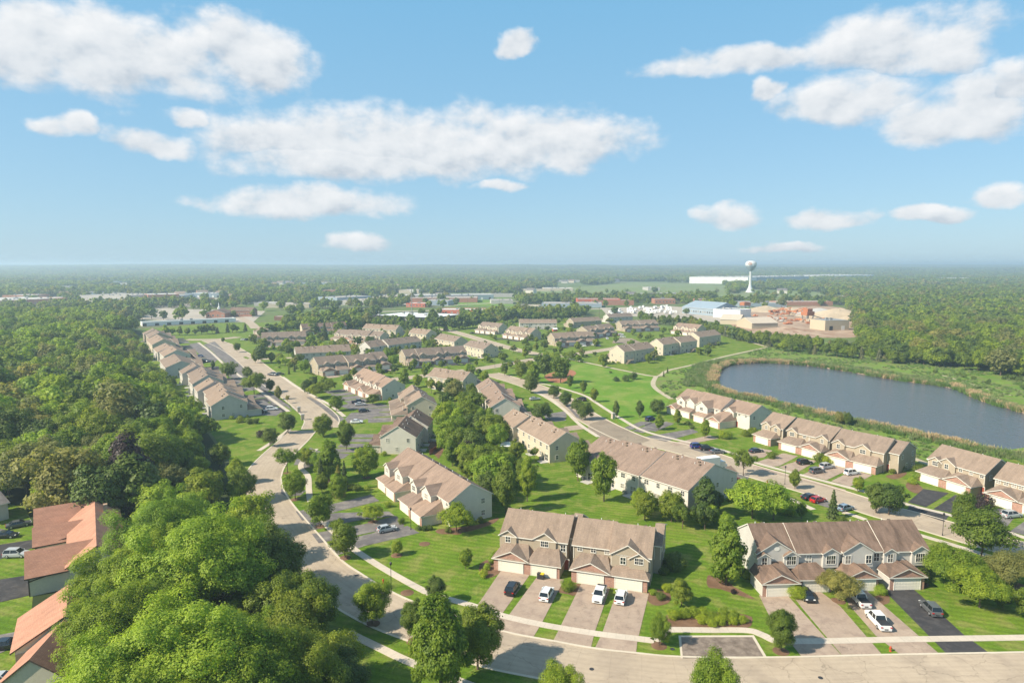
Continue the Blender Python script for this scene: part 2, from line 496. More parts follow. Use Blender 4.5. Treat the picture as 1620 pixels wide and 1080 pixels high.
def wear(m, kind):
    """Joints, tracks and cracks laid over a paving material."""
    nt = m.node_tree
    b = nt.nodes['Principled BSDF']
    src = b.inputs['Base Color'].links[0].from_socket
    P = coord(nt, 'World')
    vo = nd(nt, 'ShaderNodeTexVoronoi', feature='DISTANCE_TO_EDGE')
    vo.inputs['Scale'].default_value = 0.16 if kind == 'road' else 0.3
    dv = nd(nt, 'ShaderNodeVectorMath', operation='ADD')
    wn = nd(nt, 'ShaderNodeTexNoise'); wn.inputs['Scale'].default_value = 0.7; wn.inputs['Detail'].default_value = 5
    nt.links.new(P, wn.inputs['Vector'])
    nt.links.new(P, dv.inputs[0]); nt.links.new(wn.outputs[1], dv.inputs[1])
    sc_ = nd(nt, 'ShaderNodeVectorMath', operation='ADD')
    nt.links.new(dv.outputs[0], sc_.inputs[0]); nt.links.new(wn.outputs[1], sc_.inputs[1])
    nt.links.new(sc_.outputs[0], vo.inputs['Vector'])
    crack = ramp(nt, vo.outputs['Distance'], [(0.0, (0.62,) * 3), (0.012, (1,) * 3)])
    pick = noise_n(nt, P, 0.05, 2, 0.5)
    crack = mixc(nt, ramp(nt, pick, [(0.42, (0,) * 3), (0.55, (1,) * 3)]), (1.0, 1.0, 1.0), crack)
    col = mixc(nt, 1.0, src, crack, 'MULTIPLY')
    spots = noise_n(nt, P, 0.8, 3, 0.55)
    col = mixc(nt, 1.0, col, ramp(nt, spots, [(0.66, (1,) * 3), (0.74, (0.80,) * 3)]), 'MULTIPLY')
    if kind == 'road':
        uv = nd(nt, 'ShaderNodeTexCoord').outputs['UV']
        sp = nd(nt, 'ShaderNodeSeparateXYZ'); nt.links.new(uv, sp.inputs[0])
        jf = nd(nt, 'ShaderNodeMath', operation='FRACT')
        jm = nd(nt, 'ShaderNodeMath', operation='MULTIPLY'); jm.inputs[1].default_value = 1 / 4.6
        nt.links.new(sp.outputs[1], jm.inputs[0]); nt.links.new(jm.outputs[0], jf.inputs[0])
        j1 = ramp(nt, jf.outputs[0], [(0.0, (0.80,) * 3), (0.022, (1,) * 3)])
        ab = nd(nt, 'ShaderNodeMath', operation='ABSOLUTE'); nt.links.new(sp.outputs[0], ab.inputs[0])
        j2 = ramp(nt, ab.outputs[0], [(0.0, (0.80,) * 3), (0.008, (1,) * 3)])
        # wheel tracks polish each lane a little darker
        wv = nd(nt, 'ShaderNodeMath', operation='PINGPONG'); wv.inputs[1].default_value = 0.25
        nt.links.new(ab.outputs[0], wv.inputs[0])
        tr = ramp(nt, wv.outputs[0], [(0.05, (1.03,) * 3), (0.14, (0.95,) * 3), (0.24, (1.02,) * 3)])
        for q in (j1, j2, tr):
            col = mixc(nt, 1.0, col, q, 'MULTIPLY')
    nt.links.new(col, b.inputs['Base Color'])


wear(M['road'], 'road')
for k_ in ('drive_pink', 'drive_grey', 'drive_black'):
    wear(M[k_], 'drive')
# pavement slabs: joints every 1.5 m along the walk
nt = M['walk'].node_tree
b = nt.nodes['Principled BSDF']
src = b.inputs['Base Color'].links[0].from_socket
sp = nd(nt, 'ShaderNodeSeparateXYZ'); nt.links.new(nd(nt, 'ShaderNodeTexCoord').outputs['UV'], sp.inputs[0])
jm = nd(nt, 'ShaderNodeMath', operation='MULTIPLY'); jm.inputs[1].default_value = 1 / 1.5; nt.links.new(sp.outputs[1], jm.inputs[0])
jf = nd(nt, 'ShaderNodeMath', operation='FRACT'); nt.links.new(jm.outputs[0], jf.inputs[0])
nt.links.new(mixc(nt, 1.0, src, ramp(nt, jf.outputs[0], [(0.0, (0.7,) * 3), (0.05, (1,) * 3)]), 'MULTIPLY'), b.inputs['Base Color'])

# water: wind-rippled, dark, reflecting the sky
m, nt, b = newmat('pond_water')
P = coord(nt, 'World')
mp = nd(nt, 'ShaderNodeMapping'); mp.inputs['Scale'].default_value = (1.0, 0.55, 1.0); mp.inputs['Rotation'].default_value = (0, 0, 0.5)
nt.links.new(P, mp.inputs[0])
w1 = noise_n(nt, mp.outputs[0], 0.9, 4, 0.6)
w2 = noise_n(nt, P, 0.02, 3, 0.5)
b.inputs['Base Color'].default_value = (0.075, 0.088, 0.105, 1)
b.inputs['Roughness'].default_value = 0.12
b.inputs['IOR'].default_value = 1.33
bump(nt, b, w1, 0.8, 0.5)
M['water'] = m

LEAF = {
    'oak': leafmat('leaves_oak', (0.04, 0.085, 0.018), (0.095, 0.16, 0.032)),
    'maple': leafmat('leaves_maple', (0.045, 0.105, 0.016), (0.11, 0.19, 0.03)),
    'lime': leafmat('leaves_bright', (0.06, 0.142, 0.02), (0.135, 0.235, 0.04), 0.42),
    'dark': leafmat('leaves_dark', (0.02, 0.05, 0.014), (0.05, 0.095, 0.025), 0.22),
    'grey': leafmat('leaves_grey_green', (0.055, 0.085, 0.045), (0.12, 0.16, 0.08)),
    'plum': leafmat('leaves_plum', (0.008, 0.007, 0.012), (0.02, 0.018, 0.03), 0.15),
    'spruce': leafmat('needles_spruce', (0.018, 0.045, 0.02), (0.05, 0.09, 0.04), 0.1),
    'blue_spruce': leafmat('needles_blue_spruce', (0.045, 0.075, 0.06), (0.1, 0.14, 0.115), 0.1),
    'shrub': leafmat('leaves_shrub', (0.07, 0.14, 0.02), (0.16, 0.25, 0.035), 0.45),
}


# ------------------------------------------------------------------ mesh helpers
class MB:
    def __init__(self):
        self.v = []; self.f = []; self.m = []

    def face(self, pts, mat=0):
        i = len(self.v)
        self.v.extend(tuple(p) for p in pts)
        self.f.append(tuple(range(i, i + len(pts))))
        self.m.append(mat)

    def box(self, x0, x1, y0, y1, z0, z1, mat=0, bottom=True):
        i = len(self.v)
        self.v += [(x0, y0, z0), (x1, y0, z0), (x1, y1, z0), (x0, y1, z0), (x0, y0, z1), (x1, y0, z1), (x1, y1, z1), (x0, y1, z1)]
        fs = [(4, 5, 6, 7), (0, 1, 5, 4), (1, 2, 6, 5), (2, 3, 7, 6), (3, 0, 4, 7)]
        if bottom:
            fs.append((3, 2, 1, 0))
        for q in fs:
            self.f.append(tuple(i + k for k in q)); self.m.append(mat)

    def slab(self, poly, t, mt=0, ms=1):
        """A planar polygon (seen counter-clockwise from above) given thickness t downwards."""
        n = len(poly)
        i = len(self.v)
        self.v += [tuple(p) for p in poly] + [(p[0], p[1], p[2] - t) for p in poly]
        self.f.append(tuple(range(i, i + n))); self.m.append(mt)
        self.f.append(tuple(reversed(range(i + n, i + 2 * n)))); self.m.append(ms)
        for k in range(n):
            a, b2 = i + k, i + (k + 1) % n
            self.f.append((a, a + n, b2 + n, b2)); self.m.append(ms)

    def tube(self, p0, p1, r0, r1, n=6, mat=0, cap=True):
        p0, p1 = Vector(p0), Vector(p1)
        d = (p1 - p0).normalized()
        a = d.orthogonal().normalized(); c = d.cross(a)
        i = len(self.v)
        for p, r in ((p0, r0), (p1, r1)):
            for k in range(n):
                t = 2 * pi * k / n
                self.v.append(tuple(p + a * (r * cos(t)) + c * (r * sin(t))))
        for k in range(n):
            self.f.append((i + k, i + (k + 1) % n, i + n + (k + 1) % n, i + n + k)); self.m.append(mat)
        if cap:
            self.f.append(tuple(i + n + k for k in range(n))); self.m.append(mat)

    def lathe(self, prof, n=24, mat=0, o=(0, 0, 0)):
        i = len(self.v)
        for r, z in prof:
            for k in range(n):
                t = 2 * pi * k / n
                self.v.append((o[0] + r * cos(t), o[1] + r * sin(t), o[2] + z))
        for j in range(len(prof) - 1):
            for k in range(n):
                a = i + j * n + k; b2 = i + j * n + (k + 1) % n
                self.f.append((a, b2, b2 + n, a + n)); self.m.append(mat)

    def mesh(self, name, mats, smooth=False):
        me = bpy.data.meshes.new(name)
        me.from_pydata(self.v, [], self.f)
        for mm in mats:
            me.materials.append(mm)
        if self.m and len(mats) > 1:
            me.polygons.foreach_set('material_index', self.m)
        if smooth:
            me.polygons.foreach_set('use_smooth', [True] * len(self.f))
        me.update()
        return me

    def obj(self, name, mats, parent=None, smooth=False):
        if not isinstance(mats, (list, tuple)):
            mats = [mats]
        return link(name, self.mesh(name, mats, smooth), parent)


def link(name, me, parent=None, loc=None, rz=None):
    o = bpy.data.objects.new(name, me)
    COL.objects.link(o)
    if parent is not None:
        o.parent = parent
    if loc is not None:
        o.location = loc
    if rz is not None:
        o.rotation_euler = (0, 0, rz)
    return o


def thing(name, label, cat, loc=(0, 0, 0), rz=0.0, group=None, sc=None):
    o = link(name, None, None, loc, rz)
    o.empty_display_size = 0.5
    if sc is not None:
        o.scale = sc
    return tag(o, label, cat, group)


def tag(o, label, cat, group=None, kind=None):
    if label:
        o['label'] = label
    if cat:
        o['category'] = cat
    if group:
        o['group'] = group
    if kind:
        o['kind'] = kind
    return o


def copy_tree(src, loc, rz, sc=None, label=None, group=None, color=None):
    r = src.copy()
    COL.objects.link(r)
    r.location = loc
    r.rotation_euler = (0, 0, rz)
    if sc is not None:
        r.scale = sc
    if label:
        r['label'] = label
    if group:
        r['group'] = group
    if color is not None:
        r.color = (*color, 1)
    for ch in src.children:
        c = ch.copy(); COL.objects.link(c); c.parent = r
        if color is not None:
            c.color = (*color, 1)
        for g in ch.children:
            d = g.copy(); COL.objects.link(d); d.parent = c
    return r


def smooth_line(pts, per=6, closed=False):
    """Catmull-Rom through 2D points."""
    P = [Vector(p) for p in pts]
    n = len(P)
    out = []
    rng = range(n) if closed else range(n - 1)
    for i in rng:
        p0 = P[(i - 1) % n] if closed or i > 0 else P[0] * 2 - P[1]
        p1 = P[i]; p2 = P[(i + 1) % n]
        p3 = P[(i + 2) % n] if closed or i + 2 < n else P[-1] * 2 - P[-2]
        for k in range(per):
            t = k / per
            out.append(0.5 * ((2 * p1) + (p2 - p0) * t + (2 * p0 - 5 * p1 + 4 * p2 - p3) * t * t + (3 * p1 - p0 - 3 * p2 + p3) * t ** 3))
    if not closed:
        out.append(P[-1])
    return out


def offset_line(L, d):
    out = []
    for i, p in enumerate(L):
        a = L[max(i - 1, 0)]; b2 = L[min(i + 1, len(L) - 1)]
        t = (b2 - a).normalized()
        out.append(p + Vector((-t.y, t.x)) * d)
    return out


def strip(name, A, B2, z, mat, kind='structure', thick=0.0, label=None):
    """Paved strip between two lines of equal length; thick > 0 gives it edges."""
    mb = MB()
    n = len(A)
    for i in range(n):
        mb.v += [(A[i].x, A[i].y, z), (B2[i].x, B2[i].y, z)]
    for i in range(n - 1):
        mb.f.append((2 * i, 2 * i + 1, 2 * i + 3, 2 * i + 2)); mb.m.append(0)
    if thick:
        for L in (A, B2):
            for i in range(n - 1):
                mb.face([(L[i].x, L[i].y, z), (L[i + 1].x, L[i + 1].y, z), (L[i + 1].x, L[i + 1].y, z - thick), (L[i].x, L[i].y, z - thick)])
    o = mb.obj(name, mat)
    fix_up(o.data)
    run = [0.0]
    for i in range(1, n):
        run.append(run[-1] + (A[i] - A[i - 1]).length)
    uvl = o.data.uv_layers.new(name='UVMap')
    for lp in o.data.loops:
        vi = lp.vertex_index
        if vi < 2 * n:
            uvl.data[lp.index].uv = (1.0 if vi % 2 else -1.0, run[vi // 2])
    o['kind'] = kind
    if label:
        o['label'] = label
    return o


def fix_up(me):
    """Flip faces so flat ones point up."""
    for p in me.polygons:
        if p.normal.z < -0.5:
            p.flip()
    me.update()


ROADS = []


def road(name, center, w, z=0.03, mat=None, kerb=True, per=6, label=None):
    L = smooth_line(center, per)
    ROADS.append((L, w))
    o = strip(name, offset_line(L, w / 2), offset_line(L, -w / 2), z, mat or M['road'], label=label)
    if kerb:
        for s in (1, -1):
            strip('kerb', offset_line(L, s * (w / 2 + 0.02)), offset_line(L, s * (w / 2 + 0.42)), z + 0.07, M['kerb'], thick=0.12)
    return L


def walk(center, w=1.6, z=0.09, mat=None, name='pavement', per=5):
    L = smooth_line(center, per)
    strip(name, offset_line(L, w / 2), offset_line(L, -w / 2), z, mat or M['walk'], thick=0.1)


def area(name, pts, z, mat, smooth=0, kind='structure', holes=None, cat=None, label=None):
    P = smooth_line(pts, smooth, True) if smooth else [Vector(p) for p in pts]
    loops = [[Vector((p.x, p.y, 0)) for p in P]]
    for h in holes or []:
        loops.append([Vector((p.x, p.y, 0)) for p in h])
    tris = tessellate_polygon(loops)
    vs = [p for l in loops for p in l]
    me = bpy.data.meshes.new(name)
    me.from_pydata([(p.x, p.y, z) for p in vs], [], [tuple(t) for t in tris])
    me.materials.append(mat)
    me.update()
    fix_up(me)
    o = link(name, me)
    tag(o, label, cat, None, kind)
    return o


# ------------------------------------------------------------------ ground, water, paving
POND = smooth_line([(103.3, 332.7), (115.7, 370.1), (126.6, 390.4), (140.4, 401.4), (156.8, 404.1), (170.2, 398.9), (181.0, 388.8), (188.9, 374.6), (196.0, 356.5), (203.2, 341.3), (212.6, 328.5), (215.7, 317.1), (212.4, 302.0), (209.1, 287.7), (208.8, 274.7), (209.0, 263.6), (208.3, 236.7), (198.4, 209.2), (180.7, 183.4), (166.0, 187.3), (160.6, 202.6), (154.6, 210.0), (150.3, 218.9), (144.7, 227.2), (137.3, 240.5), (131.6, 249.1), (124.1, 264.4), (120.5, 271.9), (112.8, 288.6), (103.0, 304.0), (100.9, 318.8)], 4, True)
G = 9600
area('ground', [(-10500, -250), (10500, -250), (10500, 11500), (-10500, 11500)], 0.0, M['far_ground'], holes=[POND])
area('pond_water', [(p.x, p.y) for p in POND], -0.35, M['water'])
mb = MB()
for i in range(len(POND)):
    a, c = POND[i], POND[(i + 1) % len(POND)]
    mb.face([(a.x, a.y, 0), (c.x, c.y, 0), (c.x, c.y, -0.8), (a.x, a.y, -0.8)])
o = mb.obj('pond_bank', M['dirt']); o['kind'] = 'structure'
# the neighbourhood lawn (with the pond left open)
lawn_pts = [(-67.5, 52.0), (77.6, 52.0), (135.9, 89.5), (162.0, 204.4), (125.0, 194.4), (123.6, 203.1), (111.4, 219.4), (94.2, 248.4), (81.6, 280.6), (71.5, 292.8), (69.8, 313.9), (71.7, 332.7), (81.2, 360.0), (110.2, 394.6), (153.1, 442.7), (185.8, 480.4), (181.2, 563.1), (152.5, 638.0), (61.8, 718.6), (-75.5, 718.6), (-208.1, 702.5), (-308.4, 672.3), (-343.5, 619.0), (-259.5, 442.7), (-110.7, 236.7), (-90.0, 204.4), (-68.0, 160.2), (-38.4, 102.7), (-31.4, 58.0)]
area('lawn', lawn_pts, 0.02, M['lawn'])
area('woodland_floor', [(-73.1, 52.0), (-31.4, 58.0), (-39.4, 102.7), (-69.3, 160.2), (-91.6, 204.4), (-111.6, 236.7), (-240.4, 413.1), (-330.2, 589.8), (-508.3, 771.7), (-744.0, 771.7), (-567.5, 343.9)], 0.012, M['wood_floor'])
area('park_lawn', [(29.5, 408.5), (36.7, 408.5), (49.1, 392.1), (63.8, 367.9), (75.7, 351.1), (70.4, 331.5), (68.9, 314.4), (70.7, 291.9), (64.8, 276.4), (57.4, 256.9), (53.9, 249.8), (41.3, 239.9), (38.3, 289.6), (33.6, 306.5), (22.6, 325.6), (16.0, 331.5), (13.7, 353.8)], 0.034, M['park'])
area('meadow', [(72.8, 338.2), (88.1, 368.6), (114.7, 397.1), (183.0, 473.1), (208.4, 442.7), (227.4, 387.2), (242.3, 343.9), (242.2, 280.6), (218.0, 204.4), (160.1, 106.6), (176.3, 137.5), (168.7, 213.2), (127.8, 199.0), (125.2, 205.9), (115.5, 227.8), (99.4, 262.4), (86.3, 297.1), (73.7, 298.5), (71.3, 313.9)], 0.03, M['meadow'], holes=[POND])
area('wetland', [(183.0, 473.1), (242.6, 516.4), (251.0, 442.7), (265.5, 399.7), (284.5, 364.2), (270.8, 268.2), (227.8, 179.7), (160.1, 106.6), (218.0, 204.4), (242.2, 280.6), (242.3, 343.9), (227.4, 387.2), (208.4, 442.7)], 0.026, M['meadow'])

# main street: inner kerb line traced, the road lies to the outside of it
inner = [(98.2, 97.9), (79.6, 96.9), (57.6, 96.2), (39.0, 95.5), (25.9, 95.7), (19.2, 96.7), (12.8, 98.0), (6.6, 100.0), (-1.4, 102.8), (-9.5, 107.5), (-17.4, 112.2), (-24.1, 117.7), (-29.6, 123.3), (-34.9, 129.2), (-41.2, 138.8), (-49.6, 151.9), (-57.5, 164.7), (-63.0, 175.5), (-66.2, 184.2), (-68.4, 194.4), (-69.6, 208.7), (-70.2, 222.7), (-71.5, 236.7)]
Lm = smooth_line(inner, 5)
W = 9.6
outer = offset_line(Lm, W)
strip('street', Lm, outer, 0.03, M['road'])
ROADS.append((offset_line(Lm, W / 2), W))
strip('kerb', offset_line(Lm, -0.02), offset_line(Lm, -0.45), 0.09, M['kerb'], thick=0.12)
strip('kerb', offset_line(Lm, W + 0.02), offset_line(Lm, W + 0.45), 0.09, M['kerb'], thick=0.12)
upA = [(-70.7, 239.1), (-76.0, 257.9), (-94.9, 292.6), (-114.9, 324.1), (-146.3, 378.4), (-178.3, 434.2), (-210.2, 484.6), (-239.9, 525.0)]
road('street', upA, 12.5, 0.034)
upB = [(115.5, 121.5), (106.5, 135.6), (102.3, 141.2), (94.7, 151.9), (90.4, 157.2), (86.1, 165.1), (79.4, 175.5), (72.6, 184.8), (65.4, 196.4), (58.6, 208.0), (50.0, 217.8), (43.3, 221.9), (36.8, 235.8), (29.1, 260.2), (22.0, 291.4), (13.2, 317.1), (1.6, 340.0), (-12.2, 362.1)]
road('street', upB, 10.5, 0.03)
road('street', [(-74.8, 309.1), (-68.2, 336.3), (-54.0, 349.7), (-38.4, 362.1), (-18.3, 380.0), (1.6, 402.3), (20.4, 424.4), (40.1, 439.5), (73.1, 473.1), (90.4, 495.8)], 8.5, 0.045)
road('street', [(-71.1, 619.0), (-54.1, 595.4), (-25.4, 529.6), (-3.7, 480.4), (15.0, 445.9), (34.6, 433.4)], 8.5, 0.039)
road('street', [(-261.4, 528.3), (-248.9, 528.3), (-235.8, 532.8), (-226.8, 547.8)], 8.5, 0.046)
road('street', [(-164.6, 414.8), (-156.5, 419.7), (-147.8, 423.2), (-142.2, 424.7)], 7, 0.05, kerb=False)
road('street', [(-323.0, 774.0), (-290.1, 719.2), (-264.8, 671.6), (-241.0, 622.1)], 9, 0.05, kerb=False)
area('street', [(35.7, 253.3), (39.4, 243.1), (44.2, 230.7), (45.8, 227.1), (47.3, 222.2), (41.6, 216.8), (33.8, 220.8), (29.6, 227.8), (27.3, 236.7), (29.6, 246.4)], 0.055, M['road'])
area('cul_de_sac', [(76.8, 506.0), (81.9, 530.5), (88.4, 543.7), (97.5, 537.0), (100.0, 511.9), (91.3, 494.6), (83.9, 503.1)], 0.052, M['road'])
area('traffic_island', [(-174.8, 426.8), (-174.3, 430.5), (-168.9, 423.2), (-168.4, 418.3)], 0.1, M['lawn'])
# pavements
walk([(22.8, 100.3), (13.6, 102.4), (4.7, 105.2), (-2.4, 108.3), (-7.0, 111.3), (-11.2, 113.5), (-15.3, 115.8), (-23.9, 124.1), (-31.3, 132.1), (-35.5, 137.3), (-41.1, 145.1), (-45.2, 151.9), (-50.7, 161.9), (-54.2, 171.4), (-58.2, 183.6), (-62.6, 191.3), (-64.1, 198.3), (-64.1, 211.7)])
walk([(22.8, 100.3), (24.1, 101.6), (24.9, 102.9), (26.1, 103.5), (32.4, 103.4), (38.8, 103.3), (40.8, 102.0), (42.4, 100.2), (45.8, 100.1), (50.2, 100.2), (64.2, 100.7), (82.9, 101.2), (101.9, 101.8)])
walk([(-66.4, 258.0), (-77.0, 278.1), (-84.7, 290.0), (-104.8, 320.5), (-123.2, 351.7)])
walk([(-91.6, 267.1), (-112.7, 300.0), (-137.9, 340.0), (-169.6, 389.6), (-208.0, 454.0), (-242.4, 509.2)])
walk([(-81.5, 237.7), (-81.4, 221.9), (-82.1, 209.5)])
walk([(-26.8, 102.7), (-24.9, 101.2), (-20.3, 97.9), (-15.3, 94.4), (-4.5, 88.0)])
walk([(117.6, 132.8), (113.3, 140.8), (110.8, 145.8), (105.5, 154.0), (99.9, 160.6), (94.4, 169.7), (83.2, 184.2), (74.2, 196.6), (70.3, 207.3), (61.7, 217.8), (48.5, 234.0), (42.6, 255.0), (36.7, 285.0), (33.0, 301.5), (22.3, 322.1), (13.8, 332.7)])
walk([(10.9, 307.6), (17.1, 294.2), (22.1, 268.2), (25.7, 244.7), (30.3, 226.9)])
walk([(68.8, 170.4), (71.5, 165.3), (74.3, 157.6)])
walk([(80.7, 155.9), (81.7, 154.7), (83.7, 151.1)])
walk([(86.7, 148.4), (89.9, 143.6), (95.9, 135.6), (103.4, 124.7)])
walk([(35.7, 421.6), (49.7, 397.1), (64.5, 371.5), (77.8, 353.8), (88.7, 373.1), (110.9, 397.1), (141.6, 433.4), (183.0, 476.7)], 2.4, 0.06, M['trail'], 'trail')
walk([(77.8, 353.8), (71.4, 331.4), (69.9, 314.4), (71.5, 292.8)], 2.4, 0.062, M['trail'], 'trail')
walk([(179.0, 584.2), (181.8, 563.1), (184.7, 520.7), (186.3, 480.4)], 2.4, 0.062, M['trail'], 'trail')
walk([(122.9, 213.2), (124.6, 204.4), (125.8, 195.7), (127.5, 188.3)], 2.2, 0.062, M['trail'], 'trail')
walk([(234.3, 357.2), (232.5, 337.6), (230.1, 314.4), (230.5, 301.5)], 1.2, 0.062, M['trail'], 'trail')
# overflow parking bay of worn asphalt beside the street
area('parking_bay', [(27.1, 101.8), (39.4, 101.9), (39.2, 95.5), (34.8, 95.4), (25.9, 95.5)], 0.05, M['kerb'])
area('parking_bay_asphalt', [(27.4, 101.3), (38.9, 101.3), (38.7, 95.5), (34.8, 95.5), (26.2, 95.5)], 0.085, M['patch'])


DZ = [0]


def driveway(pts, c):
    DZ[0] += 1
    o = area('driveway', pts, 0.054 + 0.004 * (DZ[0] % 7), M['drive_' + c])
    return o


for c, pts in (
    ('pink', [(-2.1, 125.1), (3.5, 123.2), (-1.8, 108.3), (-6.1, 109.6), (-7.2, 107.8)]),
    ('pink', [(-2.3, 108.2), (-6.7, 109.6), (-7.8, 107.1), (-5.3, 104.7), (-1.4, 102.7), (3.4, 101.2), (4.9, 105.2)]),
    ('pink', [(4.8, 122.1), (10.0, 121.1), (4.9, 105.2), (3.4, 101.2), (-1.4, 102.8), (-0.6, 108.0)]),
    ('pink', [(13.1, 119.5), (18.3, 117.7), (13.6, 102.8), (12.4, 98.2), (6.5, 100.0), (7.5, 102.8)]),
    ('pink', [(19.7, 117.4), (25.1, 115.6), (20.0, 99.8), (19.2, 96.5), (13.0, 98.1), (14.7, 102.3)]),
    ('pink', [(45.1, 115.1), (50.3, 115.2), (50.7, 100.9), (50.9, 96.2), (44.6, 96.0), (44.1, 107.1)]),
    ('pink', [(51.2, 115.2), (56.9, 116.7), (58.0, 111.0), (57.3, 96.4), (51.0, 96.2), (51.0, 110.7)]),
    ('pink', [(61.2, 116.7), (65.7, 116.7), (66.3, 96.5), (60.1, 96.4), (59.2, 101.8), (59.8, 111.7)]),
    ('black', [(69.0, 117.7), (74.7, 117.9), (74.6, 115.1), (73.7, 102.0), (74.2, 96.7), (67.4, 96.5), (67.8, 101.8)]),
    ('grey', [(-37.0, 168.3), (-33.9, 163.7), (-42.8, 156.4), (-46.2, 152.7), (-49.5, 150.6), (-52.9, 156.4), (-48.0, 159.2)]),
    ('grey', [(-30.1, 156.4), (-28.2, 153.6), (-35.4, 151.0), (-43.1, 146.8), (-45.1, 144.7), (-49.6, 151.9), (-42.9, 155.4)]),
    ('grey', [(-27.9, 153.6), (-24.9, 147.6), (-33.2, 142.8), (-39.7, 138.9), (-41.9, 137.8), (-44.9, 142.8), (-34.5, 148.4)]),
    ('grey', [(-26.9, 151.2), (-23.7, 144.4), (-32.4, 135.5), (-36.3, 131.7), (-40.0, 137.3), (-31.1, 143.4)]),
    ('grey', [(-24.2, 147.5), (-20.8, 143.4), (-31.5, 136.4), (-35.7, 132.2), (-38.3, 136.4)]),
    ('grey', [(-66.5, 213.4), (-62.5, 209.2), (-62.0, 201.4), (-63.2, 194.1), (-65.7, 194.1), (-66.8, 199.9)]),
    ('grey', [(-62.5, 209.2), (-51.7, 206.0), (-52.3, 201.4), (-59.8, 194.1), (-60.9, 190.6), (-62.7, 191.3), (-63.7, 201.4)]),
    ('grey', [(-62.1, 172.7), (-58.0, 172.7), (-55.0, 171.6), (-55.3, 167.8), (-58.6, 166.8), (-61.0, 169.4)]),
    ('black', [(110.7, 172.8), (115.4, 169.5), (103.0, 159.3), (100.5, 162.7)]),
    ('black', [(116.0, 168.0), (119.8, 164.8), (106.7, 155.3), (104.0, 158.0)]),
    ('black', [(100.3, 161.3), (105.1, 153.7), (101.5, 149.9), (97.5, 157.7)]),
    ('grey', [(120.2, 158.5), (123.8, 156.1), (113.3, 146.3), (107.7, 149.9)]),
    ('grey', [(120.2, 149.9), (123.6, 147.0), (114.9, 141.6), (112.6, 144.2)]),
    ('pink', [(80.6, 213.0), (84.5, 209.8), (79.1, 202.4), (74.5, 200.1), (76.1, 208.5)]),
    ('pink', [(86.6, 206.6), (90.2, 203.6), (79.7, 192.8), (77.4, 192.8), (74.8, 197.2)]),
    ('pink', [(90.1, 200.1), (94.3, 198.9), (83.3, 187.5), (81.0, 188.0), (79.5, 192.2)]),
    ('pink', [(96.6, 194.6), (99.6, 190.1), (88.1, 180.1), (83.5, 185.0), (85.7, 187.0)]),
    ('pink', [(100.2, 189.1), (103.3, 184.5), (91.8, 174.6), (88.9, 179.2)]),
    ('pink', [(72.9, 193.9), (82.4, 182.5), (89.5, 172.0), (88.1, 170.3), (80.8, 180.1), (71.3, 191.2)]),
    ('black', [(51.2, 250.7), (54.3, 246.4), (52.0, 243.1), (49.2, 240.7)]),
    ('grey', [(59.1, 249.8), (61.5, 246.4), (51.8, 234.4), (48.4, 236.7), (51.7, 241.5)]),
    ('grey', [(66.1, 238.3), (67.2, 233.7), (57.0, 224.9), (52.4, 220.8), (48.3, 224.9), (46.5, 227.1)]),
    ('pink', [(70.0, 229.2), (71.7, 224.9), (62.8, 219.4), (59.3, 216.8), (54.0, 215.5), (53.2, 218.1)]),
    ('grey', [(49.4, 249.8), (53.7, 248.9), (43.4, 236.7), (41.3, 239.9)]),
    ('grey', [(55.9, 249.8), (59.9, 244.7), (46.8, 232.2), (43.5, 235.2)]),
    ('grey', [(12.3, 263.1), (16.1, 256.1), (20.5, 258.4), (21.0, 251.6), (16.7, 249.4), (13.4, 253.8)]),
    ('grey', [(15.1, 251.5), (21.6, 256.9), (22.1, 268.2), (16.3, 264.4), (12.9, 256.9)]),
    ('pink', [(19.2, 241.5), (25.8, 244.7), (27.1, 238.3), (19.5, 235.2)]),
    ('grey', [(20.3, 291.9), (23.8, 272.3), (25.4, 256.9), (27.7, 251.5), (26.1, 264.4), (23.3, 282.8)]),
    ('black', [(-112.2, 136.1), (-105.0, 139.7), (-102.0, 135.6), (-105.8, 128.0)]),
    ('black', [(-99.9, 120.4), (-94.2, 122.8), (-88.0, 115.0), (-92.9, 111.5)]),
    ('grey', [(-84.9, 101.3), (-81.1, 103.1), (-78.2, 99.6), (-80.2, 95.3)]),
    ('grey', [(57.9, 212.9), (62.8, 214.2), (68.5, 208.0), (67.2, 206.2), (62.4, 205.6), (58.8, 211.1)]),
    ('grey', [(77.9, 169.9), (80.0, 163.6), (83.5, 157.7), (80.9, 155.3), (77.0, 161.0), (75.2, 168.0)]),
    ('grey', [(64.7, 188.3), (68.0, 184.2), (64.4, 177.0), (59.0, 173.4), (58.3, 179.7)]),
):
    driveway(pts, c)
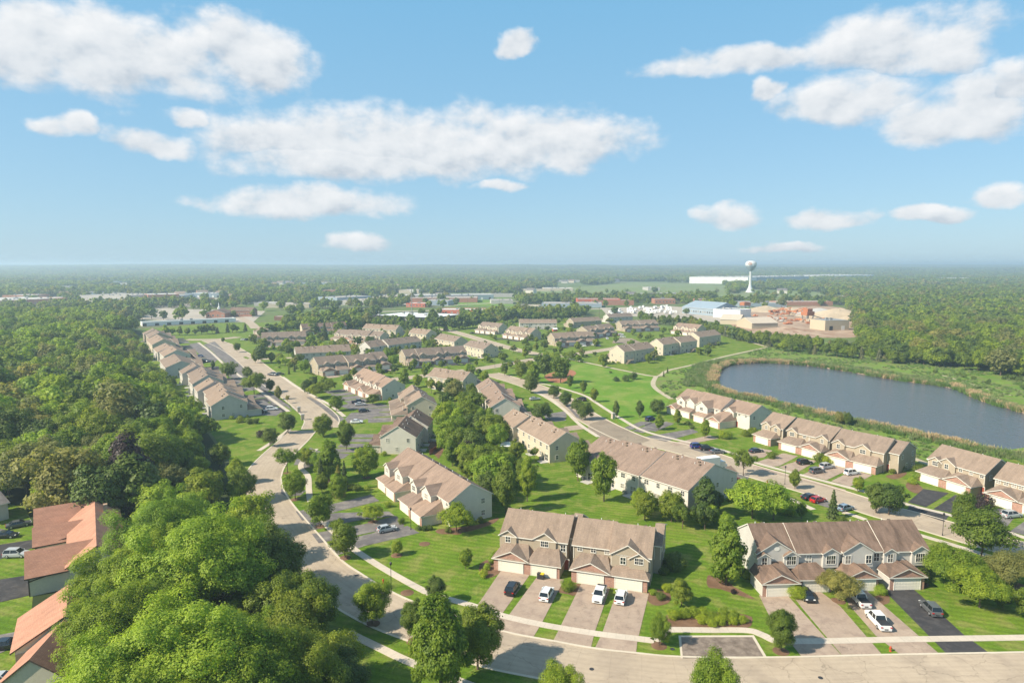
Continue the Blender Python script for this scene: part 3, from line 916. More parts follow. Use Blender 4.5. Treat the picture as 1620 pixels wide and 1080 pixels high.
# striped parallel bays of dark asphalt beside the far street (left row fronts)
for A, B2 in (([(-232.1, 495.8), (-207.5, 455.7), (-141.1, 343.9), (-116.6, 309.1)], [(-232.7, 516.4), (-206.4, 469.5), (-143.0, 360.0), (-115.9, 317.1)]),
              ([(-102.8, 280.6), (-93.0, 275.6), (-84.1, 262.4)], [(-129.0, 325.6), (-112.5, 306.0), (-89.0, 268.2)])):
    mb_l = [Vector(p) for p in A]; mb_r = [Vector(p) for p in B2]
    k = min(len(mb_l), len(mb_r))
    strip('driveway', mb_l[:k], mb_r[:k], 0.058, M['drive_grey'])
for pts in ([(-112.9, 283.2), (-110.3, 289.9), (-94.4, 267.8), (-94.0, 259.3), (-102.6, 260.7), (-107.2, 267.8)], [(-168.4, 378.4), (-151.7, 351.6), (-146.3, 346.7), (-136.8, 337.3), (-154.8, 367.2), (-169.8, 390.2)],
            [(-91.6, 296.9), (-82.7, 283.2), (-65.2, 253.9), (-66.3, 248.8), (-81.6, 276.9), (-93.7, 296.9)], [(-244.7, 499.0), (-241.1, 509.1), (-188.0, 423.2), (-182.9, 402.8), (-207.9, 438.0)],
            [(-74.7, 278.4), (-70.5, 283.2), (-57.6, 283.2), (-51.1, 276.9), (-66.8, 270.8)], [(-65.2, 253.9), (-65.5, 264.9), (-54.6, 267.8), (-52.9, 259.3), (-62.1, 246.3)],
            [(-149.6, 346.7), (-142.7, 342.0), (-136.7, 335.0), (-138.7, 328.4)], [(-110.6, 300.5), (-95.9, 280.0), (-90.5, 267.8), (-99.7, 283.2)]):
    driveway(pts, 'grey')
# dirt yard with spoil heaps, car parks and far fields
area('dirt_yard', [(236.1, 726.9), (302.0, 879.8), (439.3, 960.5), (448.8, 879.8), (337.5, 651.3), (290.4, 553.1), (255.2, 543.5), (204.9, 563.1)], 0.05, M['dirt'], 3)
area('storage_yard', [(122.6, 918.4), (228.8, 960.5), (290.2, 822.3), (224.9, 672.3), (187.5, 726.9), (113.3, 791.2)], 0.045, M['lot'])
area('field', [(0.0, 1444.2), (395.8, 2194.8), (584.5, 2052.7), (621.8, 1871.0), (400.8, 1220.9), (204.9, 1133.2), (40.3, 1057.2)], 0.04, M['field'])
area('field', [(334.4, 1133.2), (573.8, 1589.3), (659.0, 1444.2), (615.6, 1220.9), (533.6, 1057.2), (307.0, 1039.8)], 0.04, M['field'])
area('playing_field', [(-100.7, 960.5), (-107.6, 1154.0), (-11.4, 1197.8), (4.6, 960.5)], 0.04, M['park'])
area('car_park', [(-272.8, 1022.9), (-264.3, 1323.2), (-147.7, 1411.9), (-104.5, 1220.9), (-160.4, 990.7)], 0.045, M['lot'])
area('car_park', [(-661.2, 855.9), (-848.0, 1220.9), (-616.1, 1270.0), (-392.6, 1057.2), (-453.0, 932.0), (-523.0, 771.7)], 0.045, M['lot'])
area('car_park', [(-423.5, 726.9), (-474.6, 905.2), (-318.3, 855.9), (-269.2, 687.1)], 0.048, M['lot'])
road('road', [(-249.2, 791.2), (-198.7, 833.2), (-91.0, 867.7), (76.6, 892.3), (215.7, 905.2)], 14, 0.06, M['lot'], kerb=False)
road('road', [(-100.7, 960.5), (100.7, 1175.5), (251.7, 1323.2), (425.6, 1444.2)], 8, 0.06, M['lot'], kerb=False)
area('playground_mulch', [(17.6, 353.8), (23.6, 367.9), (33.8, 375.4), (35.7, 364.2), (33.0, 353.8), (25.8, 334.5), (19.6, 337.6)], 0.06, M['mulch_red'], 3)
area('dog_run', [(-29.0, 224.1), (-22.5, 224.1), (-22.1, 210.9), (-22.7, 200.5), (-27.3, 210.9)], 0.05, M['mulch'])


# ------------------------------------------------------------------ houses
CACHE = {}
ROWBOX = []
WCOL = {'tan': 'sid_tan', 'cream': 'sid_cream', 'grey': 'sid_grey', 'white': 'sid_white'}


def window_meshes(w, h, bars):
    k = ('w', w, h, bars)
    if k not in CACHE:
        f = MB(); t = 0.1; d = 0.07
        f.box(-w / 2 - t, -w / 2, -d, 0.02, -t, h + t)
        f.box(w / 2, w / 2 + t, -d, 0.02, -t, h + t)
        f.box(-w / 2, w / 2, -d, 0.02, h, h + t)
        f.box(-w / 2, w / 2, -d - 0.03, 0.02, -t, 0)
        if bars:
            f.box(-w / 2, w / 2, -d + 0.012, 0.0, h / 2 - 0.03, h / 2 + 0.03)
            n = bars
            for i in range(1, n + 1):
                x = -w / 2 + w * i / (n + 1)
                tt = 0.04 if (n % 2 and i == (n + 1) // 2) else 0.02
                f.box(x - tt, x + tt, -d + 0.016, 0.0, 0, h)
        p = MB(); p.box(-w / 2, w / 2, -0.025, 0.015, 0, h)
        CACHE[k] = (f.mesh('window', [M['trim']]), p.mesh('pane', [M['glass']]))
    return CACHE[k]


def window(root, x, y, z, w=1.0, h=1.2, face=0.0, bars=1):
    """face: rotation about z; 0 looks to -y."""
    fm, pm = window_meshes(w, h, bars)
    f = link('window', fm, root, (x, y, z), face)
    link('pane', pm, f)
    return f


def garage_mesh(w, h):
    k = ('g', w, h)
    if k not in CACHE:
        g = MB()
        g.box(-w / 2, w / 2, -0.04, 0.02, 0.0, h, 0)
        rows, cols = 4, 8
        for r in range(rows):
            for c in range(cols):
                x0 = -w / 2 + w * (c + .12) / cols; x1 = -w / 2 + w * (c + .88) / cols
                z0 = h * (r + .16) / rows; z1 = h * (r + .84) / rows
                g.box(x0, x1, -0.062, -0.04, z0, z1, 0)
        fr = MB(); t = 0.13
        fr.box(-w / 2 - t, -w / 2, -0.09, 0.02, 0, h + t)
        fr.box(w / 2, w / 2 + t, -0.09, 0.02, 0, h + t)
        fr.box(-w / 2, w / 2, -0.09, 0.02, h, h + t)
        CACHE[k] = (g.mesh('garage_door', [M['garage']]), fr.mesh('door_frame', [M['trim']]))
    return CACHE[k]


def garage_door(root, x, y, w=4.9, h=2.15, face=0):
    g, f = garage_mesh(w, h)
    o = link('garage_door', g, root, (x, y, 0.02), face)
    link('door_frame', f, o)


def front_door(root, x, y, z=0.15, face=0.0, c='door_red'):
    k = ('d', c)
    if k not in CACHE:
        d = MB(); d.box(-0.45, 0.45, -0.05, 0.02, 0, 2.05); d.box(-0.3, 0.3, -0.065, -0.05, 1.1, 1.9); d.box(-0.3, 0.3, -0.065, -0.05, .15, .95)
        f = MB(); f.box(-.55, -.45, -.08, .02, 0, 2.15); f.box(.45, .55, -.08, .02, 0, 2.15); f.box(-.45, .45, -.08, .02, 2.05, 2.15)
        CACHE[k] = (d.mesh('door', [M[c]]), f.mesh('door_frame', [M['trim']]))
    d, f = CACHE[k]
    o = link('door', d, root, (x, y, z), face)
    link('door_frame', f, o)


def gable_x(wall, roof, x0, x1, y0, y1, ze, zr, yr=None, oh=0.4, zb=0.0, t=0.2, ends=(True, True), og=0.3):
    """House body with the ridge along x."""
    yr = (y0 + y1) / 2 if yr is None else yr
    for x, s in ((x0, -1), (x1, 1)):
        wall.face([(x, y0, zb), (x, y1, zb), (x, y1, ze), (x, yr, zr - 0.02), (x, y0, ze)][::s])
    wall.face([(x0, y0, zb), (x1, y0, zb), (x1, y0, ze), (x0, y0, ze)])
    wall.face([(x1, y1, zb), (x0, y1, zb), (x0, y1, ze), (x1, y1, ze)])
    k1 = (zr - ze) / (yr - y0); k2 = (zr - ze) / (y1 - yr)
    a0, a1 = x0 - og, x1 + og
    u = 0.12
    roof.slab([(a0, y0 - oh, ze - oh * k1 + u), (a1, y0 - oh, ze - oh * k1 + u), (a1, yr, zr + u), (a0, yr, zr + u)], t)
    roof.slab([(a1, y1 + oh, ze - oh * k2 + u), (a0, y1 + oh, ze - oh * k2 + u), (a0, yr, zr + u), (a1, yr, zr + u)], t)


def gable_y(wall, roof, xc, hw, yf, yb, ze, zr, yback_e, yback_r, oh=0.35, zb=0.0, t=0.18, wl=0, og=0.3):
    """Cross gable: ridge along y from the face at yf back into another roof."""
    k = (zr - ze) / hw
    u = 0.1
    wall.face([(xc - hw, yf, zb), (xc + hw, yf, zb), (xc + hw, yf, ze), (xc, yf, zr - 0.02), (xc - hw, yf, ze)], wl)
    wall.face([(xc - hw, yb, zb), (xc - hw, yf, zb), (xc - hw, yf, ze), (xc - hw, yb, ze)], wl)
    wall.face([(xc + hw, yf, zb), (xc + hw, yb, zb), (xc + hw, yb, ze), (xc + hw, yf, ze)], wl)
    for s in (-1, 1):
        P = [(xc, yf - og, zr + u), (xc + s * (hw + oh), yf - og, ze - oh * k + u), (xc + s * (hw + oh), yback_e, ze - oh * k + u), (xc, yback_r, zr + u)]
        if s > 0:
            P = P[::-1]
        roof.slab(P[::-1] if False else P, t)


WIN = [(1.5, 1.15, 3), (0.95, 1.15, 1), (0.95, 1.25, 1), (1.7, 1.1, 3)]


def blk0(blocks, x):
    for q in blocks:
        if q[0] - .01 <= x <= q[1] + .01:
            return q[2]
    return 0.0


def townhouse(label, A, B2, n, wall='tan', roof='tan', base='brick', ze=5.8, zr=9.1, blocks=None, dorm=None, front=True,
              rear=True, bars=1, decks=False, drive=None, group='townhouse rows with tan roofs', depth=11.2, seed=0, gd=4.2, ends=(1, 1),
              garages=None, vents=True, zb=0.0, steps=0, wz=4.4, wh=0):
    """Row of two-storey attached houses. A, B2: ends of the ridge, left to right seen from the garage side.
    x runs along the row, y = 0 is the upper front wall, garages stand in front at negative y."""
    A, B2 = Vector(A), Vector(B2)
    d = (B2 - A); Ln = d.length; d.normalize()
    ang = atan2(d.y, d.x)
    v = Vector((-d.y, d.x))
    o3 = A - v * (depth / 2)
    root = thing('townhouse_row', label, 'townhouses', (o3.x, o3.y, 0), ang, group)
    rr = random.Random(seed * 31 + 5)
    uw = Ln / n
    ROWBOX.append((o3, d, v, Ln, depth, gd))
    if steps:
        blocks = [(i * uw, (i + 1) * uw - .002, (1.3, 0.0, -0.9)[i % 3], (0.3, 0.0, -0.3)[i % 3]) for i in range(n)]
    if blocks is None:
        blocks = []
        i = 0
        while i < n:
            k = 2 if i + 1 < n and rr.random() < 0.75 else 1
            blocks.append((i * uw, (i + k) * uw, rr.choice((-0.9, -0.4, 0, 0.5, 1.0)), rr.choice((-0.25, 0, 0.2))))
            i += k
    WM = MB(); RM = MB()
    for (x0, x1, dy, dh) in blocks:
        gable_x(WM, RM, x0 + 0.002 * blocks.index((x0, x1, dy, dh)), x1, dy, depth + dy, ze, zr + dh, og=0.25 if True else 0)
    # fronts
    GW = MB(); GR = MB(); DW = MB(); DR = MB()

    def blk(x):
        for q in blocks:
            if q[0] - 0.01 <= x <= q[1] + 0.01:
                return q
        return blocks[0]
    if front:
        gl = garages
        if gl is None:
            gl = []
            for i in range(n):
                gl.append((i * uw + 0.35, (i + 1) * uw - (0.35 if i % 2 == 0 else 0.9), 'G' if (i + seed) % 2 == 0 else 'H', 0.0))
        for (x0, x1, ty, gy) in gl:
            bq = blk((x0 + x1) / 2)
            yb = bq[2]
            y0 = -gd + gy
            GW = MB(); GR = MB()
            zt = 2.65 + (yb - y0) * 0.36
            ins = 1.1
            GW.face([(x0, y0, 0), (x1, y0, 0), (x1, y0, 2.65), (x0, y0, 2.65)], 0)
            for x in (x0, x1):
                GW.face([(x, y0, 0), (x, yb, 0), (x, yb, 2.65), (x, y0, 2.65)], 0 if abs(y0) > 99 else 1)
            oh = 0.4; u = 0.1; e = 2.65 - oh * 0.36 + u
            GR.slab([(x0 - oh, y0 - oh, e), (x1 + oh, y0 - oh, e), (x1 - ins, yb + 0.02, zt + u), (x0 + ins, yb + 0.02, zt + u)], 0.18)
            GR.slab([(x1 + oh, y0 - oh, e), (x1 + oh, yb - 0.01, e), (x1 - ins, yb - 0.01, zt + u)], 0.18)
            GR.slab([(x0 - oh, yb - 0.01, e), (x0 - oh, y0 - oh, e), (x0 + ins, yb - 0.01, zt + u)], 0.18)
            xc = (x0 + x1) / 2
            if ty == 'G':
                hw = (x1 - x0) / 2
                zp = 2.65 + hw * 0.46
                yr = y0 + (zp - 2.65) / 0.36
                gable_y(GW, GR, xc, hw, y0 - 0.03, y0, 2.65, zp, y0 + 0.3, min(yr, yb), zb=2.2)
            gw = GW.obj('garage', [M[base], M[WCOL[wall]]], root)
            GR.obj('garage_roof', [M['roof_' + roof], M['trim']], gw)
            w = min(4.9, (x1 - x0) - 1.1)
            garage_door(root, xc, y0 - (0.04 if ty == 'G' else 0.02), round(w, 1))
        k = (zr - ze) / (depth / 2)
        dl = dorm
        if dl is None:
            dl = []
            for i in range(n):
                xc = i * uw + uw * (0.32 if (i + seed) % 2 else 0.6)
                dl.append((xc, rr.choice((1.5, 1.9, 2.2)), 0.5, 0.0, 'w'))
        for (xc, hw, proj, dz, wk) in dl:
            bq = blk(xc); yb = bq[2]
            e0 = ze + dz
            zp = e0 + hw * 0.62
            kk = (zr + bq[3] - ze) / (depth / 2)
            yf = yb - proj
            oh = 0.3
            ye = yb + max(-proj, (e0 - oh * 0.62 - ze) / kk)
            yr = yb + (zp - ze) / kk
            DW = MB(); DR = MB()
            gable_y(DW, DR, xc, hw, yf, yb, e0, zp, ye, yr, oh=oh, zb=3.2)
            dw = DW.obj('dormer', M[WCOL[wall]], root)
            DR.obj('dormer_roof', [M['roof_' + roof], M['trim']], dw)
            if wk == 'w':
                ww, hh, bb = WIN[0] if hw > 1.7 else WIN[1]
                if wh:
                    ww, hh, bb = 1.7, wh, 3
                window(root, xc, yf, wz, ww, hh, 0, bb if bars else 0)
            elif wk == 's':
                window(root, xc, yf, wz, 0.95, wh or 1.2, 0, 1)
        # plain upper windows between the gables
        for i in range(n):
            for fx in (0.15, 0.5, 0.85):
                x = i * uw + uw * fx
                if all(abs(x - q[0]) > q[1] + 0.7 for q in dl):
                    bq = blk(x)
                    if min(abs(x - bq[0]), abs(x - bq[1])) < 0.7:
                        continue
                    window(root, x, bq[2], 4.55, 0.9, 0.95, 0, 1)
        for i in range(1, n, 2):
            x = (i + 1) * uw - 0.45
            if x < Ln - 0.3:
                pass
    if rear:
        for i in range(n):
            x = i * uw
            for fx, z, w, h in ((0.22, 3.9, 0.95, 1.2), (0.72, 3.9, 1.3, 1.2), (0.25, 0.3, 1.8, 2.0), (0.75, 1.0, 1.1, 1.2)):
                xx = x + uw * fx
                bq = blk(xx)
                window(root, xx, bq[2] + depth, z, w, h, pi, 1)
    # end walls
    b0, b1 = blocks[0], blocks[-1]
    for s, bq, x, f in ((0, b0, b0[0], -pi / 2), (1, b1, b1[1], pi / 2)):
        if ends[s]:
            for yy, z in ((2.2, 3.9), (8.8, 3.9), (8.8, 1.0), (5.2, 1.0)):
                window(root, x, bq[2] + yy, z, 0.9, 1.2, f, 1)
    # link bays: front doors beside the garages
    if front:
        gl2 = gl
        for (x0, x1, ty, gy) in gl2[1::2]:
            x = x1 + 0.45
            if x < Ln - 0.2:
                front_door(root, x, blk(x)[2])
    wcol = WCOL[wall]
    WM.obj('wall', M[wcol], root)
    RM.obj('roof', [M['roof_' + roof], M['trim']], root)
    # downpipes at the block corners, meters and air conditioners, small patios behind
    for bq in blocks:
        for xx in (bq[0] + .12, bq[1] - .12):
            if front or rear:
                dp = MB(); dp.box(xx - .05, xx + .05, depth + bq[2], depth + bq[2] + .09, 0.1, ze - .1); dp.obj('downpipe', M['trim'], root)
                dp = MB(); dp.box(xx - .05, xx + .05, bq[2] - .09, bq[2], 2.9 if front else .1, ze - .1); dp.obj('downpipe', M['trim'], root)
    if 'ac' not in CACHE:
        m_ = MB(); m_.box(-.4, .4, -.4, .4, 0, .85); m_.lathe([(.3, .85), (.3, .9), (.02, .9)], 8); CACHE['ac'] = m_.mesh('air_conditioner', [M['metal_grey']])
        m_ = MB(); m_.box(-1.5, 1.5, 0, 2.6, 0, .1); CACHE['patio'] = m_.mesh('patio', [M['concrete']])
    if rear:
        for i in range(n):
            xx = (i + .25) * uw
            yy = depth + blk0(blocks, xx)
            link('patio', CACHE['patio'], root, (xx, yy, 0.03))
            link('air_conditioner', CACHE['ac'], root, ((i + .55) * uw, depth + blk0(blocks, (i + .55) * uw) + .8, 0.02))
    if vents:
        k = ('vent',)
        if k not in CACHE:
            m_ = MB(); m_.tube((0, 0, -0.2), (0, 0, 0.5), 0.07, 0.07, 6); CACHE[k] = m_.mesh('roof_vent', [M['metal_white']])
            m_ = MB(); m_.box(-.25, .25, -.25, .25, -.1, .28); CACHE['boxvent'] = m_.mesh('roof_vent', [M['bark']])
        for i in range(n):
            xx = (i + rr.uniform(.3, .7)) * uw
            bq = blk(xx)
            for q in range(4):
                yy = depth / 2 + 0.9 + (q % 2) * 0.9
                zz = zr + bq[3] - (yy - depth / 2) * (zr - ze) / (depth / 2)
                link('roof_vent', CACHE[k] if q % 3 == 0 else CACHE['boxvent'], root, (xx + q * 0.75 - 1, bq[2] + yy, zz + 0.1))
    if decks:
        for i in range(0, n, 2):
            x = (i + 0.6) * uw
            dk = MB(); yb = depth + blk(x)[2]
            dk.box(x - 2, x + 2, yb, yb + 3, 1.9, 2.1)
            for px_ in (-1.9, 1.9):
                dk.box(x + px_ - .07, x + px_ + .07, yb + 2.8, yb + 2.95, 0, 1.9)
            for k2 in range(9):
                dk.box(x - 2 + k2 * .49, x - 1.94 + k2 * .49, yb + 2.94, yb + 3.0, 2.1, 2.95)
            dk.box(x - 2, x + 2, yb + 2.92, yb + 3.02, 2.95, 3.03)
            dk.box(x - 2.03, x - 1.95, yb, yb + 2.9, 2.95, 3.03)
            for st in range(8):
                dk.box(x + 2.02 + st * .35, x + 2.37 + st * .35, yb + 1.8, yb + 2.9, 1.75 - st * .23, 1.83 - st * .23)
            for yy in (yb + 1.75, yb + 2.95):
                dk.slab([(x + 2.0, yy, 2.9), (x + 2.0, yy + .06, 2.9), (x + 4.8, yy + .06, 1.0), (x + 4.8, yy, 1.0)], .09, 0, 0)
                dk.slab([(x + 2.0, yy, 1.9), (x + 2.0, yy + .06, 1.9), (x + 4.8, yy + .06, 0.2), (x + 4.8, yy, 0.2)], .25, 0, 0)
            dk.obj('deck', M['wood'], root)
    if drive:
        c, length, skew = drive
        for (x0, x1, ty, gy) in (gl if front else []):
            cc = c if isinstance(c, str) else rr.choice(c)
            pts = []
            for (lx, ly) in ((x0 + .35, -gd), (x1 - .35, -gd), (x1 - .35 + skew, -gd - length), (x0 + .35 + skew, -gd - length)):
                p = o3 + d * lx + v * ly
                pts.append((p.x, p.y))
            area('driveway', pts, 0.056, M['drive_' + cc])
    return root


def rows():
    # ---- nearest tan row
    A, B2 = [(0.1, 134.8)], [(30.0, 126.2)]
    T = townhouse
    A = (0.4, 134.7)
    r = T('tan four-unit townhouse with brick garages and four vehicles on its pinkish drives', (-0.55, 134.55), (-0.55 + 30.4 * cos(radians(-17.5)), 134.55 + 30.4 * sin(radians(-17.5))), 4,
          blocks=[(0.0, 13.7, 0.0, 0.0), (13.702, 15.0, 2.6, -0.5), (15.002, 22.6, -0.35, -0.1), (22.602, 30.1, -1.9, 0.25), (30.102, 31.5, 3.9, -1.2)],
          garages=[(-0.1, 6.95, 'G', 0), (6.952, 13.2, 'H', 0), (15.6, 22.9, 'G', -.35), (22.902, 29.8, 'H', -.35)],
          dorm=[(1.6, 1.75, 0.35, 0, 's'), (9.2, 2.3, 0.35, 0, 'w'), (25.9, 3.1, 0.4, 0, 'n'), (28.0, 1.75, 0.75, -.35, 'w')], bars=1, seed=1, wall='tan')
    window(r, 25.0, -2.3, 3.9, 0.95, 1.3, 0, 1)
    window(r, 12.9, 0.0, 3.8, 0.95, 1.3, 0, 1)
    window(r, 14.35, 2.6, 4.3, 0.6, 1.0, 0, 1)
    # ---- nearest grey row
    A2 = Vector((46.5, 125.2)); a = radians(3)
    g_ = T('grey and white four-unit townhouse with stained brown roofs nearest on the right', A2, A2 + Vector((cos(a), sin(a))) * 32.6, 4, wall='grey', roof='brown',
      blocks=[(0.0, 7.0, 0.2, 0.0), (7.002, 15.3, -0.2, 0.15), (15.302, 24.0, 0.0, 0.1), (24.002, 32.6, -0.2, 0.3)],
      garages=[(-1.6, 5.0, 'G', -1.2), (6.0, 11.9, 'H', 0), (14.6, 20.8, 'G', 0), (23.0, 29.6, 'G', 0)],
      dorm=[(0.4, 1.3, 1.2, -.5, 's'), (2.9, 3.6, 0.5, 0.1, 'n'), (5.7, 1.4, 0.9, -.4, 'w'), (13.3, 1.5, 0.6, 0, 'w'), (18.6, 2.9, 0.8, 0.2, 'n'), (24.9, 1.2, 0.5, -.2, 's'), (30.7, 1.6, 0.6, 0, 'w')],
      seed=2, gd=3.9, group='townhouse rows', wz=3.95, wh=1.6, ze=6.1, zr=9.4)
    for xx, yy in ((16.6, -.82), (20.6, -.82), (9.3, -.22), (22.6, -.02)):
        window(g_, xx, yy, 3.95, 1.0, 1.5, 0, 1)
    ov = MB(); ov.face([(3.0 + .55 * cos(t * pi / 8), -.36, 6.9 + .42 * sin(t * pi / 8)) for t in range(16)]); ov.obj('attic_vent', M['trim'], g_)
    # ---- white row with its end gable to the lawn
    T('cream-white row end-on to the striped lawn, garages facing the street curve', (-28.9, 180.6), (-9.6, 150.0), 4, wall='white', roof='pink',
      blocks=[(0, 17.8, 0.0, 0.0), (17.802, 36.2, 0.0, 0.0)],
      garages=[(1.5, 7.8, 'H', 0), (8.4, 14.6, 'H', -.4), (19.5, 25.8, 'H', -1.2), (26.4, 33.2, 'H', -1.5)],
      dorm=[(3.4, 1.8, 2.2, 0, 'w'), (10.5, 2.6, 1.8, 0, 'w'), (20.6, 1.8, 2.0, 0, 'w'), (27.4, 2.6, 1.8, 0, 'w')], seed=3, ze=5.9, zr=9.2, group='townhouse rows')
    # ---- the rest, from their ridge lines
    for k, (lab, A, B2, n, kw) in enumerate(ROWS):
        T(lab, A, B2, n, seed=k + 4, **kw)


